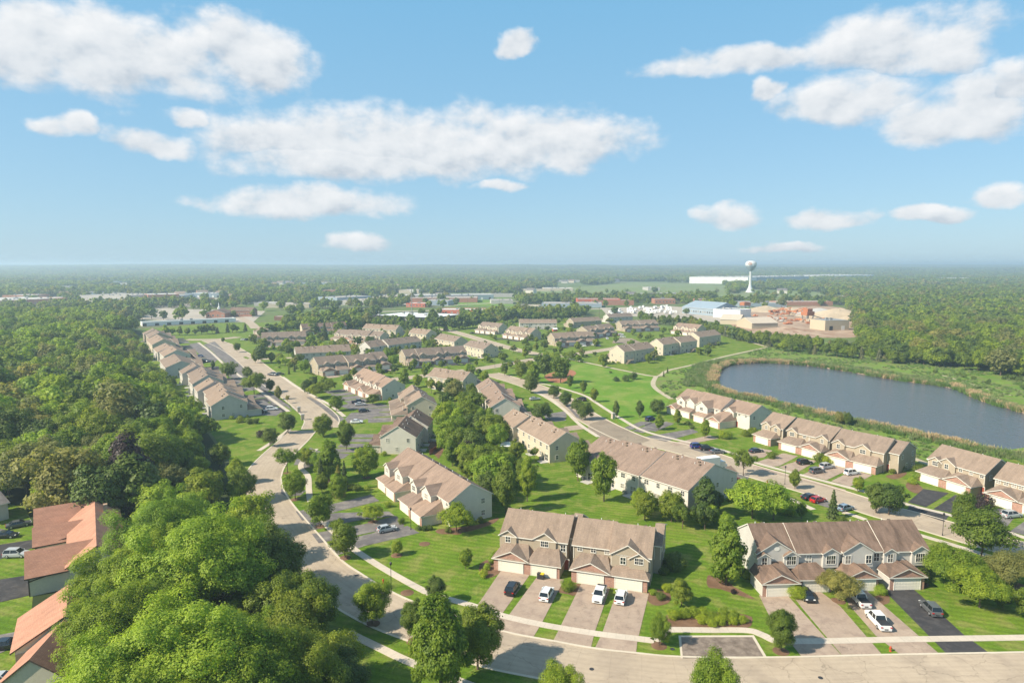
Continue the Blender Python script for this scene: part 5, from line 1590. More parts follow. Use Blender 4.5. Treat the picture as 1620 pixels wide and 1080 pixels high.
# ---- named trees: (x px, y px of the trunk foot, height m, width factor, shape, leaf, label)
NAMED = [(-23.4, 105.4, 7.0, 1.0, 'round', 'maple', 'broad street tree at the inside of the curve, lawn side, its shade on the road'), (-15.7, 100.2, 7.2, 0.8, 'oval', 'oak', 'narrow street tree between the curved road and the lower pavement'), (-34.4, 130.6, 7.2, 0.9, 'round', 'oak', 'street tree in a mulch ring opposite the silver hatchback'), (-44.2, 146.9, 7.4, 1.0, 'round', 'maple', 'street tree between the grey drives of the white row'), (-55.7, 164.7, 7.0, 1.0, 'round', 'maple', 'round street tree beside the small pillar at the road bend'), (-65.0, 186.5, 7.2, 1.1, 'airy', 'maple', 'thin airy tree leaning over the bend of the main street'), (-80.3, 214.7, 6.6, 0.9, 'round', 'dark', 'dark round tree between lawn and road, left one of two'), (-80.1, 232.2, 7.0, 1.0, 'round', 'dark', 'dark round tree between lawn and road, right one of two'), (-66.2, 227.8, 8.0, 1.1, 'round', 'oak', 'full tree at the junction corner beside the dark asphalt'), (-50.9, 178.6, 12.0, 0.9, 'cone', 'maple', 'tallest bright green tree among the spruces at the junction'), (-53.8, 210.2, 10.0, 0.7, 'oval', 'oak', 'slender dark tree beside the brown roofed row'), (-41.2, 182.5, 9.6, 1.0, 'round', 'maple', 'dense tree against the end gable of the brown roofed row'), (-12.5, 143.6, 6.5, 1.1, 'wide', 'maple', 'spreading tree on the lawn corner of the white gable'), (-32.6, 149.9, 4.0, 1.3, 'wide', 'maple', 'low spreading ornamental tree in a mulch bed between the grey drives'), (-39.4, 143.3, 3.2, 1.1, 'airy', 'oak', 'small ornamental tree half hiding the silver hatchback'), (-23.9, 131.8, 3.3, 0.9, 'round', 'maple', 'little light green sapling on the striped lawn near the pavement'), (-9.2, 125.5, 4.4, 0.8, 'oval', 'maple', 'young sapling standing alone in the striped lawn'), (-13.5, 111.9, 5.4, 0.8, 'oval', 'dark', 'small dark tree beside the pavement opposite the hydrant'), (-9.9, 86.0, 15.5, 0.8, 'cone', 'maple', 'tall bright pyramidal tree at the bottom edge'), (-5.1, 92.8, 10.5, 0.9, 'oval', 'oak', 'street tree right of the tall pyramidal tree at the bottom edge'), (6.8, 199.0, 4.0, 0.8, 'airy', 'oak', 'thin sapling on the sunlit back lawn'), (6.4, 83.3, 6.2, 1.0, 'round', 'maple', 'top of a light green tree cut off by the bottom edge, centre'), (27.0, 82.7, 8.0, 0.9, 'round', 'maple', 'light green tree cut off by the bottom edge below the parking bay'), (23.3, 98.9, 4.8, 0.8, 'round', 'maple', 'small bright tree left of the asphalt parking bay'), (42.0, 97.4, 7.2, 0.8, 'oval', 'oak', 'dense egg-shaped tree between parking bay and first drive'), (40.3, 119.0, 13.0, 0.8, 'cone', 'maple', 'large bright tree at the left end of the grey row'), (58.6, 113.0, 5.6, 1.2, 'wide', 'grey', 'spreading ornamental tree hiding the third garage'), (30.0, 111.3, 5.2, 1.1, 'cone', 'oak', 'loose layered tree at the porch of the tan row'), (23.4, 163.3, 13.2, 0.7, 'oval', 'maple', 'very dense tall egg-shaped tree before the brown-roofed row'), (18.4, 179.7, 12.2, 0.7, 'oval', 'maple', 'tall bright narrow tree at the corner of the beige row'), (31.4, 151.1, 7.0, 1.0, 'round', 'oak', 'tree against the white back wall, left of three'), (37.4, 149.9, 7.6, 1.0, 'round', 'oak', 'tree against the white back wall, middle of three'), (45.8, 151.9, 10.5, 0.9, 'cone', 'dark', 'dark dense tree against the white back wall, right of three'), (57.1, 151.9, 9.0, 1.2, 'wide', 'lime', 'bright multi-stem tree beside the rear street'), (61.9, 151.1, 8.0, 1.2, 'wide', 'lime', 'bright rounded tree right beside the multi-stem one'), (66.2, 184.2, 7.6, 1.0, 'airy', 'oak', 'airy street tree on the verge before the brown row'), (76.1, 172.9, 5.2, 0.8, 'oval', 'oak', 'slim street sapling beside the lamp post'), (88.5, 155.5, 8.0, 0.8, 'oval', 'dark', 'left half of the dark tree pair on the verge'), (90.9, 154.3, 8.0, 1.0, 'round', 'dark', 'right half of the dark tree pair on the verge'), (101.4, 143.6, 9.0, 0.8, 'oval', 'oak', 'tall dense tree right of the sign pole'), (96.1, 129.8, 9.6, 1.1, 'wide', 'oak', 'big rounded tree at the end of the long lawn'), (82.0, 117.2, 8.0, 1.2, 'wide', 'maple', 'low wide tree on the lawn right of the black drive'), (82.4, 110.8, 7.2, 1.2, 'wide', 'maple', 'wide low tree nearer the pavement, right of the black drive'), (93.2, 117.7, 7.2, 1.2, 'wide', 'grey', 'olive tree cut by the right edge'), (91.8, 170.4, 4.4, 0.9, 'oval', 'maple', 'small bright street tree before the pondside porch'), (67.0, 225.2, 6.2, 0.8, 'oval', 'maple', 'bright young tree on the drive strip before the grey-white row'), (62.3, 244.4, 5.6, 0.8, 'oval', 'oak', 'small dark tree between the grey drives'), (53.5, 236.7, 5.6, 0.9, 'oval', 'maple', 'pale green small tree near the parked blue car'), (50.4, 256.9, 6.4, 0.7, 'oval', 'dark', 'egg-shaped tree standing alone on the park lawn'), (41.0, 255.8, 6.6, 0.6, 'oval', 'dark', 'dark narrow tree beside the park pavement near the entrance pillar'), (36.0, 285.9, 6.6, 0.7, 'oval', 'oak', 'park verge tree, third from the trees of the playground'), (33.5, 306.0, 6.4, 0.7, 'oval', 'oak', 'park verge tree, second from the trees of the playground'), (28.4, 318.8, 6.8, 0.6, 'oval', 'oak', 'park verge tree next to the playground trees'), (18.8, 294.2, 6.2, 1.0, 'round', 'dark', 'round verge tree on the left of the curving street, farthest'), (22.9, 278.1, 6.4, 1.1, 'round', 'dark', 'round verge tree on the left of the curving street, second'), (26.3, 265.9, 5.6, 1.0, 'round', 'dark', 'smallest round verge tree on the left of the curving street'), (28.5, 252.6, 7.0, 1.1, 'round', 'dark', 'round verge tree nearest the junction with the pale drive'), (11.7, 251.5, 7.2, 1.3, 'round', 'dark', 'round dark tree beside the shadowed garage drive'), (58.6, 262.4, 6.2, 1.2, 'round', 'dark', 'round dark tree at the left end of the grey-white row'), (4.7, 343.9, 10.0, 0.8, 'round', 'oak', 'left tree of the playground group'), (11.2, 332.7, 10.5, 0.9, 'cone', 'maple', 'bright cone-shaped tree of the playground group'), (17.4, 347.8, 12.5, 0.9, 'round', 'dark', 'dark tall tree in the middle of the playground group'), (24.7, 332.7, 12.5, 0.9, 'round', 'oak', 'big dense tree at the right of the playground group'), (8.9, 306.0, 8.0, 1.0, 'round', 'dark', 'nearest tree below the playground group'), (-4.1, 355.8, 7.4, 0.8, 'oval', 'oak', 'street tree left of the playground group at the bend'), (-6.4, 161.5, 8.6, 0.8, 'round', 'dark', 'dark garden tree beside the far end of the white gable'), (-1.5, 155.1, 12.0, 0.7, 'oval', 'oak', 'tall garden tree with bare lower trunks behind the white row'), (3.9, 163.3, 11.0, 0.6, 'oval', 'maple', 'slim light green garden tree behind the tan row'), (3.7, 144.3, 5.0, 1.0, 'round', 'maple', 'little garden tree behind the tan row roof'), (-7.1, 179.7, 10.5, 1.1, 'round', 'oak', 'broad garden tree in the middle of the back gardens'), (-13.0, 194.4, 7.2, 1.2, 'wide', 'plum', 'brownish garden tree behind the white row'), (-19.5, 210.2, 9.6, 1.1, 'wide', 'maple', 'bright branching garden tree beside the red bark yard'), (-10.7, 219.4, 7.4, 1.0, 'round', 'maple', 'light garden tree right of the bark yard'), (-24.5, 280.6, 10.0, 0.9, 'wide', 'grey', 'loose tall garden tree between cream roofs'), (-18.5, 294.2, 7.2, 0.9, 'round', 'oak', 'garden tree at the gable between the cream rows'), (-14.0, 248.4, 6.8, 1.0, 'round', 'maple', 'garden tree left of the white row with rear windows'), (-33.8, 306.0, 6.0, 0.9, 'oval', 'oak', 'small garden tree near the street corner'), (-54.9, 334.5, 7.2, 0.8, 'oval', 'maple', 'thin tree by the pale cross street, left of two'), (-46.6, 349.7, 6.2, 0.8, 'oval', 'oak', 'thin tree by the pale cross street, right of two'), (-80.3, 421.6, 7.0, 0.9, 'round', 'oak', 'street tree before the long cream-ended row'), (-59.9, 280.6, 4.4, 1.3, 'wide', 'dark', 'small ornamental tree beside the dark car on the drive'), (-72.4, 268.2, 6.8, 1.0, 'round', 'maple', 'round tree beside the pavement before the white gables'), (-88.3, 294.2, 7.0, 1.2, 'wide', 'oak', 'wide tree left of the white gables, front'), (-86.7, 309.1, 6.0, 1.2, 'wide', 'oak', 'wide tree left of the white gables, behind'), (-95.9, 306.0, 6.8, 1.0, 'round', 'dark', 'round dark street tree at the cross street corner'), (-97.5, 283.3, 3.6, 0.6, 'airy', 'grey', 'half bare sapling beside the main street'), (-104.2, 291.4, 6.0, 0.8, 'oval', 'grey', 'olive street tree at the main street, left side'), (-114.2, 309.1, 6.6, 0.8, 'oval', 'dark', 'dark street tree beside the olive one'), (-119.6, 303.0, 10.0, 1.0, 'wide', 'oak', 'large tree before the stepped roofs'), (-128.2, 332.7, 5.0, 1.0, 'round', 'dark', 'small dark round tree at the kerb'), (-138.7, 343.9, 6.6, 0.9, 'round', 'dark', 'street tree left of the kerb, second from the corner cluster'), (-148.7, 343.9, 8.6, 1.1, 'round', 'oak', 'large round tree at the far drives'), (-173.2, 380.0, 4.6, 0.8, 'oval', 'dark', 'round shrubby tree between the far drives'), (-152.7, 399.7, 11.0, 0.8, 'round', 'dark', 'tall tree of the corner cluster'), (-157.2, 402.3, 8.0, 0.8, 'oval', 'oak', 'lower tree of the corner cluster'), (-189.0, 452.4, 6.2, 0.9, 'round', 'oak', 'street tree near the end of the main street'), (-222.6, 507.9, 4.4, 0.8, 'oval', 'dark', 'round tree at the far T junction'), (-159.6, 469.5, 7.4, 0.7, 'cone', 'dark', 'narrow dark tree before the white garages'), (124.2, 245.4, 4.6, 1.1, 'round', 'grey', 'grey-green tree on the pond bank, left of two'), (125.8, 243.4, 4.6, 0.9, 'round', 'dark', 'darker tree on the pond bank, right of two'), (25.0, 418.7, 2.4, 1, 'oval', 'oak', 'tiny street tree at the bend of the side street'), (45.7, 424.4, 3.2, 0.9, 'oval', 'dark', 'tiny tree at the trail entrance'), (-38.6, 364.2, 3.6, 1, 'oval', 'dark', 'small tree on the corner lawn by the dark drive'), (121.2, 387.2, 3.8, 0.6, 'oval', 'dark', 'lone small tree at the reed edge of the pond'), (136.6, 399.7, 3.0, 0.6, 'airy', 'oak', 'thin sapling beside the upper trail'), (-73.8, 364.2, 6, 0.9, 'oval', 'oak', 'small tree before the junction of the cross street'), (68.8, 151.9, 4, 0.9, 'oval', 'maple', 'sapling between the rear street and the roof of the grey row')]


def lod_of(y):
    return 0 if y < 118 else (1 if y < 330 else 2)


for (x, y, h, wk, kd, lf, lab) in NAMED:
    tree('street_tree' if 'street' in lab or 'verge' in lab else 'broadleaf_tree', kd, lod_of(y), lf, x, y, h, wk, lab, 'tree', 'trees of the estate')

SPR = [(-51.8, 174.4, 8.0, 0.8, 'spruce', 'dark green spruce nearest the junction'), (-45.1, 167.0, 8.6, 0.9, 'grey', 'grey-green spruce with a brown lower side'), (-44.7, 171.4, 8.4, 0.6, 'spruce', 'thin spruce behind the grey-green one'), (-52.3, 188.3, 8.4, 0.8, 'spruce', 'tall spruce behind the others at the junction'), (-20.8, 248.4, 6.6, 1.0, 'blue_spruce', 'blue spruce in the back gardens'), (76.2, 151.9, 7.2, 0.8, 'spruce', 'narrow spruce beside the blue-grey hatchback'), (-149.0, 525.1, 14, 0.9, 'spruce', 'giant spruce beside the old brown house row'), (-122.2, 368.6, 5.0, 0.6, 'spruce', 'small narrow spruce on the corner lawn, right'), (-122.5, 360.0, 4.2, 0.7, 'spruce', 'small narrow spruce on the corner lawn, left'), (81.4, 351.7, 3.4, 0.7, 'spruce', 'tiny spruce above the trail fork'), (86.4, 364.2, 3.6, 0.7, 'spruce', 'second tiny spruce above the trail fork')]
for (x, y, h, wk, lf, lab) in SPR:
    tree('spruce_tree', 'spruce', lod_of(y), lf, x, y, h, wk, lab, 'tree', 'spruces of the estate')

SH = [(27.5, 107.0, 1.6, 'shrub', 'round clipped shrub'), (29.4, 107.5, 1.6, 'shrub', ''), (31.3, 107.9, 1.6, 'shrub', ''), (32.8, 107.7, 1.5, 'shrub', ''), (34.3, 107.0, 1.4, 'shrub', ''), (36.3, 107.7, 1.5, 'shrub', ''), (37.8, 107.0, 1.5, 'shrub', ''), (35.0, 105.2, 1.5, 'shrub', ''), (37.2, 105.4, 1.3, 'shrub', ''), (38.9, 105.8, 1.2, 'shrub', ''), (33.5, 104.7, 1.3, 'shrub', ''), (31.9, 105.6, 1.4, 'shrub', ''), (10.3, 116.8, 1.9, 'maple', 'rounded shrub in the planting bed between the white vehicles'), (51.3, 116.0, 2.4, 'shrub', 'upright hedge shrub left of the black car'), (51.8, 114.2, 2.2, 'shrub', 'second upright hedge shrub left of the black car'), (51.7, 119.0, 2.2, 'shrub', 'tall hedge shrub against the first garage'), (67.5, 115.3, 1.6, 'lime', 'yellow-green shrub left of the black drive'), (40.7, 115.8, 0.8, 'plum', 'small red-leaved shrub at the grey row porch'), (77.7, 120.7, 2.6, 'dark', 'dark shrub at the right gable of the grey row'), (80.9, 124.1, 2.6, 'dark', 'dark shrub behind the right gable of the grey row'), (-5.0, 125.5, 1.2, 'lime', 'yellow-green shrubs left of the tan garages'), (-4.1, 128.3, 1.2, 'lime', 'yellow shrub beside the left tan garage path'), (-5.5, 122.3, 1.3, 'shrub', 'shrub in the bed at the left drive edge'), (25.7, 115.3, 1.0, 'lime', 'small yellow shrub at the right tan garage'), (26.9, 113.5, 1.3, 'dark', 'dark bush in the bed right of the tan garages'), (28.6, 116.5, 1.4, 'shrub', 'bush beside the porch of the tan row'), (32.3, 125.5, 3.2, 'dark', 'dark bush in the shade right of the tan row'), (-21.1, 145.1, 1.1, 'dark', 'first ball shrub at the white gable'), (-19.9, 144.7, 1.1, 'dark', 'second ball shrub at the white gable'), (-18.7, 145.1, 1.1, 'dark', 'third ball shrub at the white gable'), (-14.4, 143.6, 1.2, 'dark', 'ball shrub under the spreading tree'), (-41.3, 171.4, 1.7, 'dark', 'clipped box shrub by the white garages, right'), (-42.9, 172.4, 1.7, 'oak', 'clipped box shrub by the white garages, left'), (-38.9, 171.9, 1.3, 'shrub', 'bright round shrub at the garage corner'), (-31.0, 159.3, 1.4, 'shrub', 'bright shrub between the white garages'), (-25.8, 148.8, 1.3, 'oak', 'low wide shrub on the drive edge'), (80.7, 201.0, 2.2, 'oak', 'rounded shrub between the pondside garages'), (93.8, 197.0, 2.6, 'oak', 'tall shrub between the pondside garages and the grey suv'), (95.3, 195.7, 2.2, 'shrub', 'shrub behind the silver suv'), (74.8, 224.4, 2.4, 'shrub', 'clipped shrub at the grey-white end, left'), (73.1, 225.2, 2.4, 'shrub', 'clipped shrub at the grey-white end, far left'), (82.2, 227.8, 2.3, 'oak', 'clipped shrub at the porch of the grey-white row'), (84.4, 227.8, 2.3, 'oak', 'second clipped shrub at the porch of the grey-white row'), (66.1, 244.4, 1.6, 'dark', 'dark ball shrub at the drive strip'), (66.2, 238.6, 1.4, 'dark', 'lower ball shrub at the drive strip'), (113.7, 180.8, 2.2, 'lime', 'yellow flowering shrub, upper'), (110.2, 177.0, 1.8, 'lime', 'yellow flowering shrub, lower'), (117.9, 186.5, 2.4, 'dark', 'dark round shrub above the yellow ones'), (121.4, 161.5, 1.6, 'shrub', 'round green shrub beside the right garage'), (116.3, 158.0, 3.4, 'plum', 'reddish spreading shrub between the two tan pairs'), (114.6, 160.2, 3.0, 'oak', 'shrub under the dense tree'), (125.3, 175.5, 1.4, 'dark', 'small shrub at the garage corner'), (113.8, 188.9, 1.8, 'dark', 'shrub at the gable of the pondside row'), (110.2, 186.5, 1.2, 'grey', 'low shrub at the pondside porch'), (65.9, 155.1, 2.0, 'lime', 'light shrub behind the red car'), (67.2, 153.9, 1.8, 'shrub', 'shrub before the rear street parking'), (77.0, 149.5, 1.6, 'dark', 'dark shrub near the blue-grey hatchback'), (-104.8, 265.9, 1.4, 'plum', 'dark red bush at the left row drives'), (-87.5, 226.1, 2.4, 'plum', 'dark red round bush beside the left pavement'), (-97.1, 246.4, 2.0, 'dark', 'bush against the grey gable, right'), (-99.5, 246.4, 2.0, 'dark', 'bush against the grey gable, middle'), (-103.9, 248.4, 2.4, 'oak', 'bush against the grey gable, left'), (-62.9, 285.9, 1.6, 'plum', 'dark red ball shrub beside the parked cars'), (-59.3, 294.2, 3.0, 'oak', 'tall shrub at the white gable wall'), (58.8, 338.2, 3.0, 'dark', 'wide dark bush below the left deck block'), (63.7, 343.9, 3.4, 'dark', 'wide bush beside the dark one below the decks'), (53.9, 338.2, 2.4, 'dark', 'low bush at the left deck block'), (69.0, 268.2, 3.2, 'oak', 'bush behind the grey-white roof'), (81.1, 297.1, 3.2, 'oak', 'wide bush at the trail end by the roof'), (77.5, 294.2, 3.0, 'oak', 'bush at the trail end, left'), (54.8, 364.2, 1.2, 'dark', 'small bush by the side path')]
nsh = 0
for (x, y, h, lf, lab) in SH:
    nsh += 1
    if not lab or lab.startswith('round clipped'):
        o_ = ('first', 'second', 'third', 'fourth', 'fifth', 'sixth', 'seventh')
        lab = (o_[nsh - 1] + ' clipped shrub from the left in the upper row behind the parking bay') if nsh <= 7 else (o_[min(nsh - 8, 6)] + ' clipped shrub planted in the lower row behind the parking bay')
        g = 'clipped shrubs behind the parking bay'
    else:
        g = 'shrubs of the estate'
    tree('shrub', 'shrub', 2 if y > 120 else 1, lf, x, y, h * 1.15, 1.0, lab, 'shrub', g)


def free(x, y, pad=1.5):
    for (o3, d, v, Ln, dep, gd) in ROWBOX:
        rx, ry = x - o3.x, y - o3.y
        u = rx * d.x + ry * d.y; w_ = rx * v.x + ry * v.y
        if -pad < u < Ln + pad and -gd - 8 < w_ < dep + pad:
            return False
    for L, w_ in ROADS:
        for q in range(0, len(L) - 2, 2):
            if seg_d((x, y), L[q], L[q + 2]) < w_ / 2 + 2.5:
                return False
    return True


# ---- woods: the nearest trees one by one, the rest of each wood as one mass
taken = [(t[0], t[1], 3.5) for t in NAMED]
left_wood = [(-14.0, 52.0), (-18.4, 70.7), (-26.2, 84.0), (-40.3, 104.7), (-55.9, 129.8), (-72.7, 164.7), (-87.7, 194.4), (-100.9, 217.1), (-122.0, 248.4), (-222.4, 399.7), (-303.5, 529.6), (-408.1, 672.3), (-506.8, 726.9), (-666.5, 726.9), (-599.8, 442.7), (-302.0, 219.4), (-153.4, 160.2), (-124.9, 160.2), (-93.5, 155.1), (-80.3, 140.8), (-69.4, 117.7), (-62.2, 99.1), (-52.8, 80.3), (-38.5, 52.0)]
SPECIAL = [(-92.8, 155.1, 18.5, 0.8, 'oval', 'plum', 'dark purple-leaved tree in the wood above the orange roofs'), (-104.7, 151.1, 17, 1.1, 'round', 'grey', 'big grey-green tree left of the purple one'), (-121.8, 164.7, 16, 1.0, 'wide', 'grey', 'grey-green tree behind the orange roofed row, left'), (-95.3, 148.0, 15, 1.0, 'round', 'dark', 'dark tree touching the orange ridge'), (-154.7, 219.4, 13, 0.9, 'wide', 'lime', 'tree with yellowing crown in the wood'), (-141.3, 248.4, 15, 1.1, 'round', 'lime', 'brightest yellow-green tree in the wood'), (-151.0, 256.9, 14, 1.0, 'wide', 'lime', 'yellow-green tree left of the brightest one'), (-68.8, 160.2, 7, 1.0, 'oval', 'maple', 'bright small tree at the wood edge beside the left lawn'), (-39.9, 75.7, 19, 1.1, 'big', 'lime', 'huge bright green foreground tree, its crown filling the lower left'), (-44.3, 71.7, 17.5, 1.0, 'big', 'lime', 'bright foreground tree over the orange roof'), (-32.5, 75.7, 16, 1.0, 'big', 'maple', 'foreground tree right of the huge bright one'), (-29.7, 80.3, 13.5, 1.0, 'big', 'oak', 'foreground tree at the right edge of the wood by the street'), (-49.8, 102.7, 20, 1.1, 'big', 'lime', 'tall bright tree in the middle of the foreground wood'), (-64.0, 116.5, 18, 1.0, 'big', 'lime', 'bright tree beside the orange ridge'), (-43.0, 63.0, 14, 1.0, 'big', 'lime', 'foreground tree over the lower orange roof'), (-31.6, 100.9, 10, 0.9, 'round', 'oak', 'tree leaning over the street at the wood edge'), (-41.6, 111.9, 13, 0.9, 'round', 'dark', 'dark tree at the wood edge above the street'), (-27.8, 89.5, 7.0, 0.9, 'cone', 'grey', 'small greyish conifer-like tree between wood and lower pavement'), (-22.5, 82.7, 8.0, 1.0, 'round', 'dark', 'dark tree at the bottom edge left of the lower pavement'), (-25.6, 80.3, 9.5, 1.0, 'round', 'oak', 'dense tree at the bottom edge inside the wood corner'), (-18.6, 71.7, 8.5, 1.0, 'round', 'dark', 'dark tree cut by the bottom edge beside the lower lawn'), (-33.0, 95.7, 10.0, 1.0, 'round', 'oak', 'full green tree where the wood meets the street shade'), (-68.2, 162.4, 8.5, 1.0, 'round', 'oak', 'roundish tree overhanging the outer kerb at the start of the bend'), (-57.9, 141.5, 9.0, 1.1, 'wide', 'maple', 'wide tree overhanging the outer kerb in the bend'), (-49.9, 127.5, 9.0, 1.0, 'round', 'maple', 'light tree overhanging the outer kerb below the bend'), (-75.7, 177.0, 7.0, 1.0, 'oval', 'maple', 'small oval tree at the outer kerb beside the left lawn'), (-45.4, 117.7, 9.5, 1.0, 'round', 'maple', 'mid green tree leaning to the street shade at the wood edge'), (-36.2, 100.9, 11.0, 1.0, 'wide', 'oak', 'wide deep green tree at the wood edge above the bottom corner'), (-25.9, 87.3, 9.0, 1.0, 'wide', 'oak', 'wide tree over the inner corner of the lower lawn')]
for (x, y, h, wk, kd, lf, lab) in SPECIAL:
    tree('wood_tree', kd, 0 if y < 120 else 1, lf, x, y, h, wk, lab, 'tree', 'trees of the left wood')
    taken.append((x, y, 4.2 * wk * h / 10 * 0.62))
pts = []
for (x, y) in scatter(left_wood, 8.8, 5):
    if any((x - a) ** 2 + (y - b_) ** 2 < r * r for a, b_, r in taken):
        continue
    pts.append((y, x))
pts.sort()
LWL = {'lime': 'bright yellow-green tree in the dense wood on the left', 'maple': 'mid green tree in the dense wood on the left',
       'oak': 'deep green tree in the dense wood on the left', 'dark': 'dark green tree in the dense wood on the left', 'grey': 'grey-green tree in the dense wood on the left'}
NI = 150
rest = []
rr = random.Random(21)
for i, (y, x) in enumerate(pts):
    if x < -0.80 * y - 22:
        continue
    if y > 225 and not free(x, y, 6.5):
        continue
    near_row = y > 225 and not free(x, y, 26.0)
    lime = noise.noise(Vector((x * 0.02, y * 0.02, 3))) + (0.35 if y < 150 else 0.0)
    lf = 'lime' if lime > 0.30 else rr.choice(('maple', 'oak', 'oak', 'maple', 'maple', 'dark' if y > 140 else 'lime', 'grey' if y > 150 else 'maple'))
    h = 8.5 + 8.0 * rr.random() ** 1.15 + 3.0 * noise.noise(Vector((x * .015, y * .015, 11)))
    de = min(seg_d((x, y), left_wood[q], left_wood[q + 1]) for q in range(9))
    if y < 225:
        h *= min(1.0, 0.52 + de * 0.03)
    if near_row:
        h = min(h, rr.uniform(6.5, 9))
    if i < NI:
        tree('wood_tree', 'big' if y < 112 else rr.choice(('round', 'wide', 'wide', 'oval')), 0 if y < 105 else (1 if y < 240 else 2), lf, x, y, h, rr.uniform(0.9, 1.15), LWL[lf], 'tree', 'trees of the left wood, ' + lf)
    else:
        rest.append((x, y, 0, h / 10 * rr.uniform(1.0, 1.12), rr.uniform(0, 6.28)))
WOODM = [proto(k, 2, l, v)[0] for k, l, v in (('round', 'maple', 0), ('wide', 'oak', 0), ('wide', 'maple', 1), ('round', 'oak', 1), ('oval', 'dark', 0), ('wide', 'grey', 1), ('round', 'maple', 2), ('wide', 'lime', 2))]
FARM = [proto(k, 3, l, v)[0] for k, l, v in (('round', 'maple', 0), ('wide', 'oak', 0), ('oval', 'oak', 1), ('round', 'dark', 1), ('wide', 'grey', 1), ('round', 'oak', 2), ('wide', 'maple', 2))]
stuff_instances('dense_wood', rest, WOODM, 'dense mixed wood beyond the nearest trees on the left')

right_wood = [(501.2, 990.7), (761.1, 1270.0), (1019.3, 1323.2), (1159.4, 1022.9), (560.9, 343.9), (298.0, 204.4), (328.8, 262.4), (334.2, 317.1), (285.9, 332.7), (265.1, 347.8), (252.6, 380.0), (237.7, 405.0), (241.6, 455.7), (289.3, 553.1)]
rpts = sorted((y, x) for x, y in scatter(right_wood, 8.6, 8))
RWL = {'maple': 'light green tree at the front of the right-hand wood', 'oak': 'deep green tree at the front of the right-hand wood', 'grey': 'pale willow-like tree at the front of the right-hand wood', 'dark': 'dark tree at the front of the right-hand wood'}
rest = []
k = 0
for (y, x) in rpts:
    if x > 0.80 * y + 25:
        continue
    lf = rr.choice(('maple', 'oak', 'grey', 'oak', 'dark', 'maple'))
    h = 7 + 8.5 * rr.random() + 2.0 * noise.noise(Vector((x * .015, y * .015, 11)))
    if k < 70:
        k += 1
        tree('wood_tree', rr.choice(('round', 'oval', 'wide')), 2, lf, x, y, h, rr.uniform(.85, 1.1), RWL[lf], 'tree', 'trees of the right wood, ' + lf)
    else:
        rest.append((x, y, 0, h / 10 * rr.uniform(.9, 1.1), rr.uniform(0, 6.28)))
stuff_instances('distant_wood', [p for p in rest if p[1] < 620], WOODM[:7], 'wide wood beyond the pond')
FAR = [p for p in rest if p[1] >= 620]

QUEUE = []


def plant(*a):
    QUEUE.append(a)


# ---- belts of trees round the estate
BELTS = [
    ([(-299.4, 558.1), (-275.1, 563.1), (-257.7, 578.8), (-238.2, 595.4)], 5.5, (5, 8.5), ('oak', 'dark', 'maple'), 'tree in the hedge at the end of the left rows', 'hedge trees behind the left rows', .25),
    ([(-197.1, 516.4), (-203.2, 573.5), (-189.8, 601.1), (-167.2, 563.1)], 6, (7, 11), ('oak', 'dark', 'maple'), 'tree between the main street end and the old house', 'trees at the north corner of the estate', .2),
    ([(-153.8, 573.5), (-146.6, 612.9), (-126.8, 631.5), (-98.7, 607.0), (-68.4, 595.4), (-47.4, 619.0), (-24.9, 651.3), (0.0, 694.7), (26.9, 702.5), (61.8, 718.6), (84.7, 771.7)], 6.5, (8, 13), ('oak', 'dark', 'maple', 'dark'), 'tree in the belt along the back of the estate', 'tree belt along the back of the estate', .12),
    ([(-154.1, 644.6), (-104.8, 644.6), (-45.5, 679.6), (7.1, 744.2), (66.3, 771.7)], 8, (7, 12), ('oak', 'dark'), 'tree in the belt along the back of the estate', 'tree belt along the back of the estate', .1),
    ([(138.7, 718.6), (141.4, 672.3), (157.3, 658.1), (172.6, 644.6), (173.4, 584.2), (180.2, 553.1), (181.7, 512.1), (191.1, 491.9)], 3.8, (7.5, 11), ('oak', 'dark', 'maple'), 'tree in the belt between the last rows and the dirt yard', 'tree belt below the dirt yard', .45),
    ([(184.0, 491.9), (196.8, 476.7), (210.1, 455.7), (221.2, 442.7), (234.9, 436.4), (239.3, 407.6), (254.1, 382.4)], 3.8, (8, 12.5), ('oak', 'dark', 'maple', 'oak'), 'tree in the belt behind the pond', 'tree belt behind the pond', .22),
    ([(182.6, 469.5), (202.8, 439.5), (221.5, 418.7), (237.8, 392.1)], 6, (5.5, 9), ('oak', 'blue', 'maple'), 'smaller tree before the belt behind the pond', 'small trees behind the pond', .4),
]
nb = 0
for line, sp, (ha, hb), lfs, lab, grp, ps in BELTS:
    L = smooth_line(line, 8)
    acc = 0.0
    for i in range(len(L) - 1):
        sl_ = (L[i + 1] - L[i]).length
        t = 0.0
        while acc + (sl_ - t) >= sp:
            t += sp - acc; acc = 0
            p = L[i].lerp(L[i + 1], t / sl_)
            x = p.x + rr.uniform(-1.5, 1.5); y = p.y + rr.uniform(-2.5, 2.5)
            nb += 1
            if rr.random() < ps:
                lf = rr.choice(('spruce', 'spruce', 'blue_spruce'))
                tree('spruce_tree', 'spruce', 2 if y < 520 else 3, lf, x, y, rr.uniform(ha, hb) * 0.95, rr.uniform(.9, 1.25), ('blue-green spruce' if lf[0] == 'b' else 'dark spruce') + ' ' + lab.replace('smaller tree', '').replace('tree', '').replace('  ', ' ').strip(), 'tree', grp + ', spruces')
            else:
                lf = rr.choice([q for q in lfs if q != 'blue'])
                plant('broadleaf_tree', rr.choice(('round', 'oval', 'wide')), 2 if y < 520 else 3, lf, x, y, rr.uniform(ha, hb), rr.uniform(.9, 1.15), {'oak': 'green ', 'dark': 'dark green ', 'maple': 'light green '}[lf] + lab, 'tree', grp)
        acc += sl_ - t

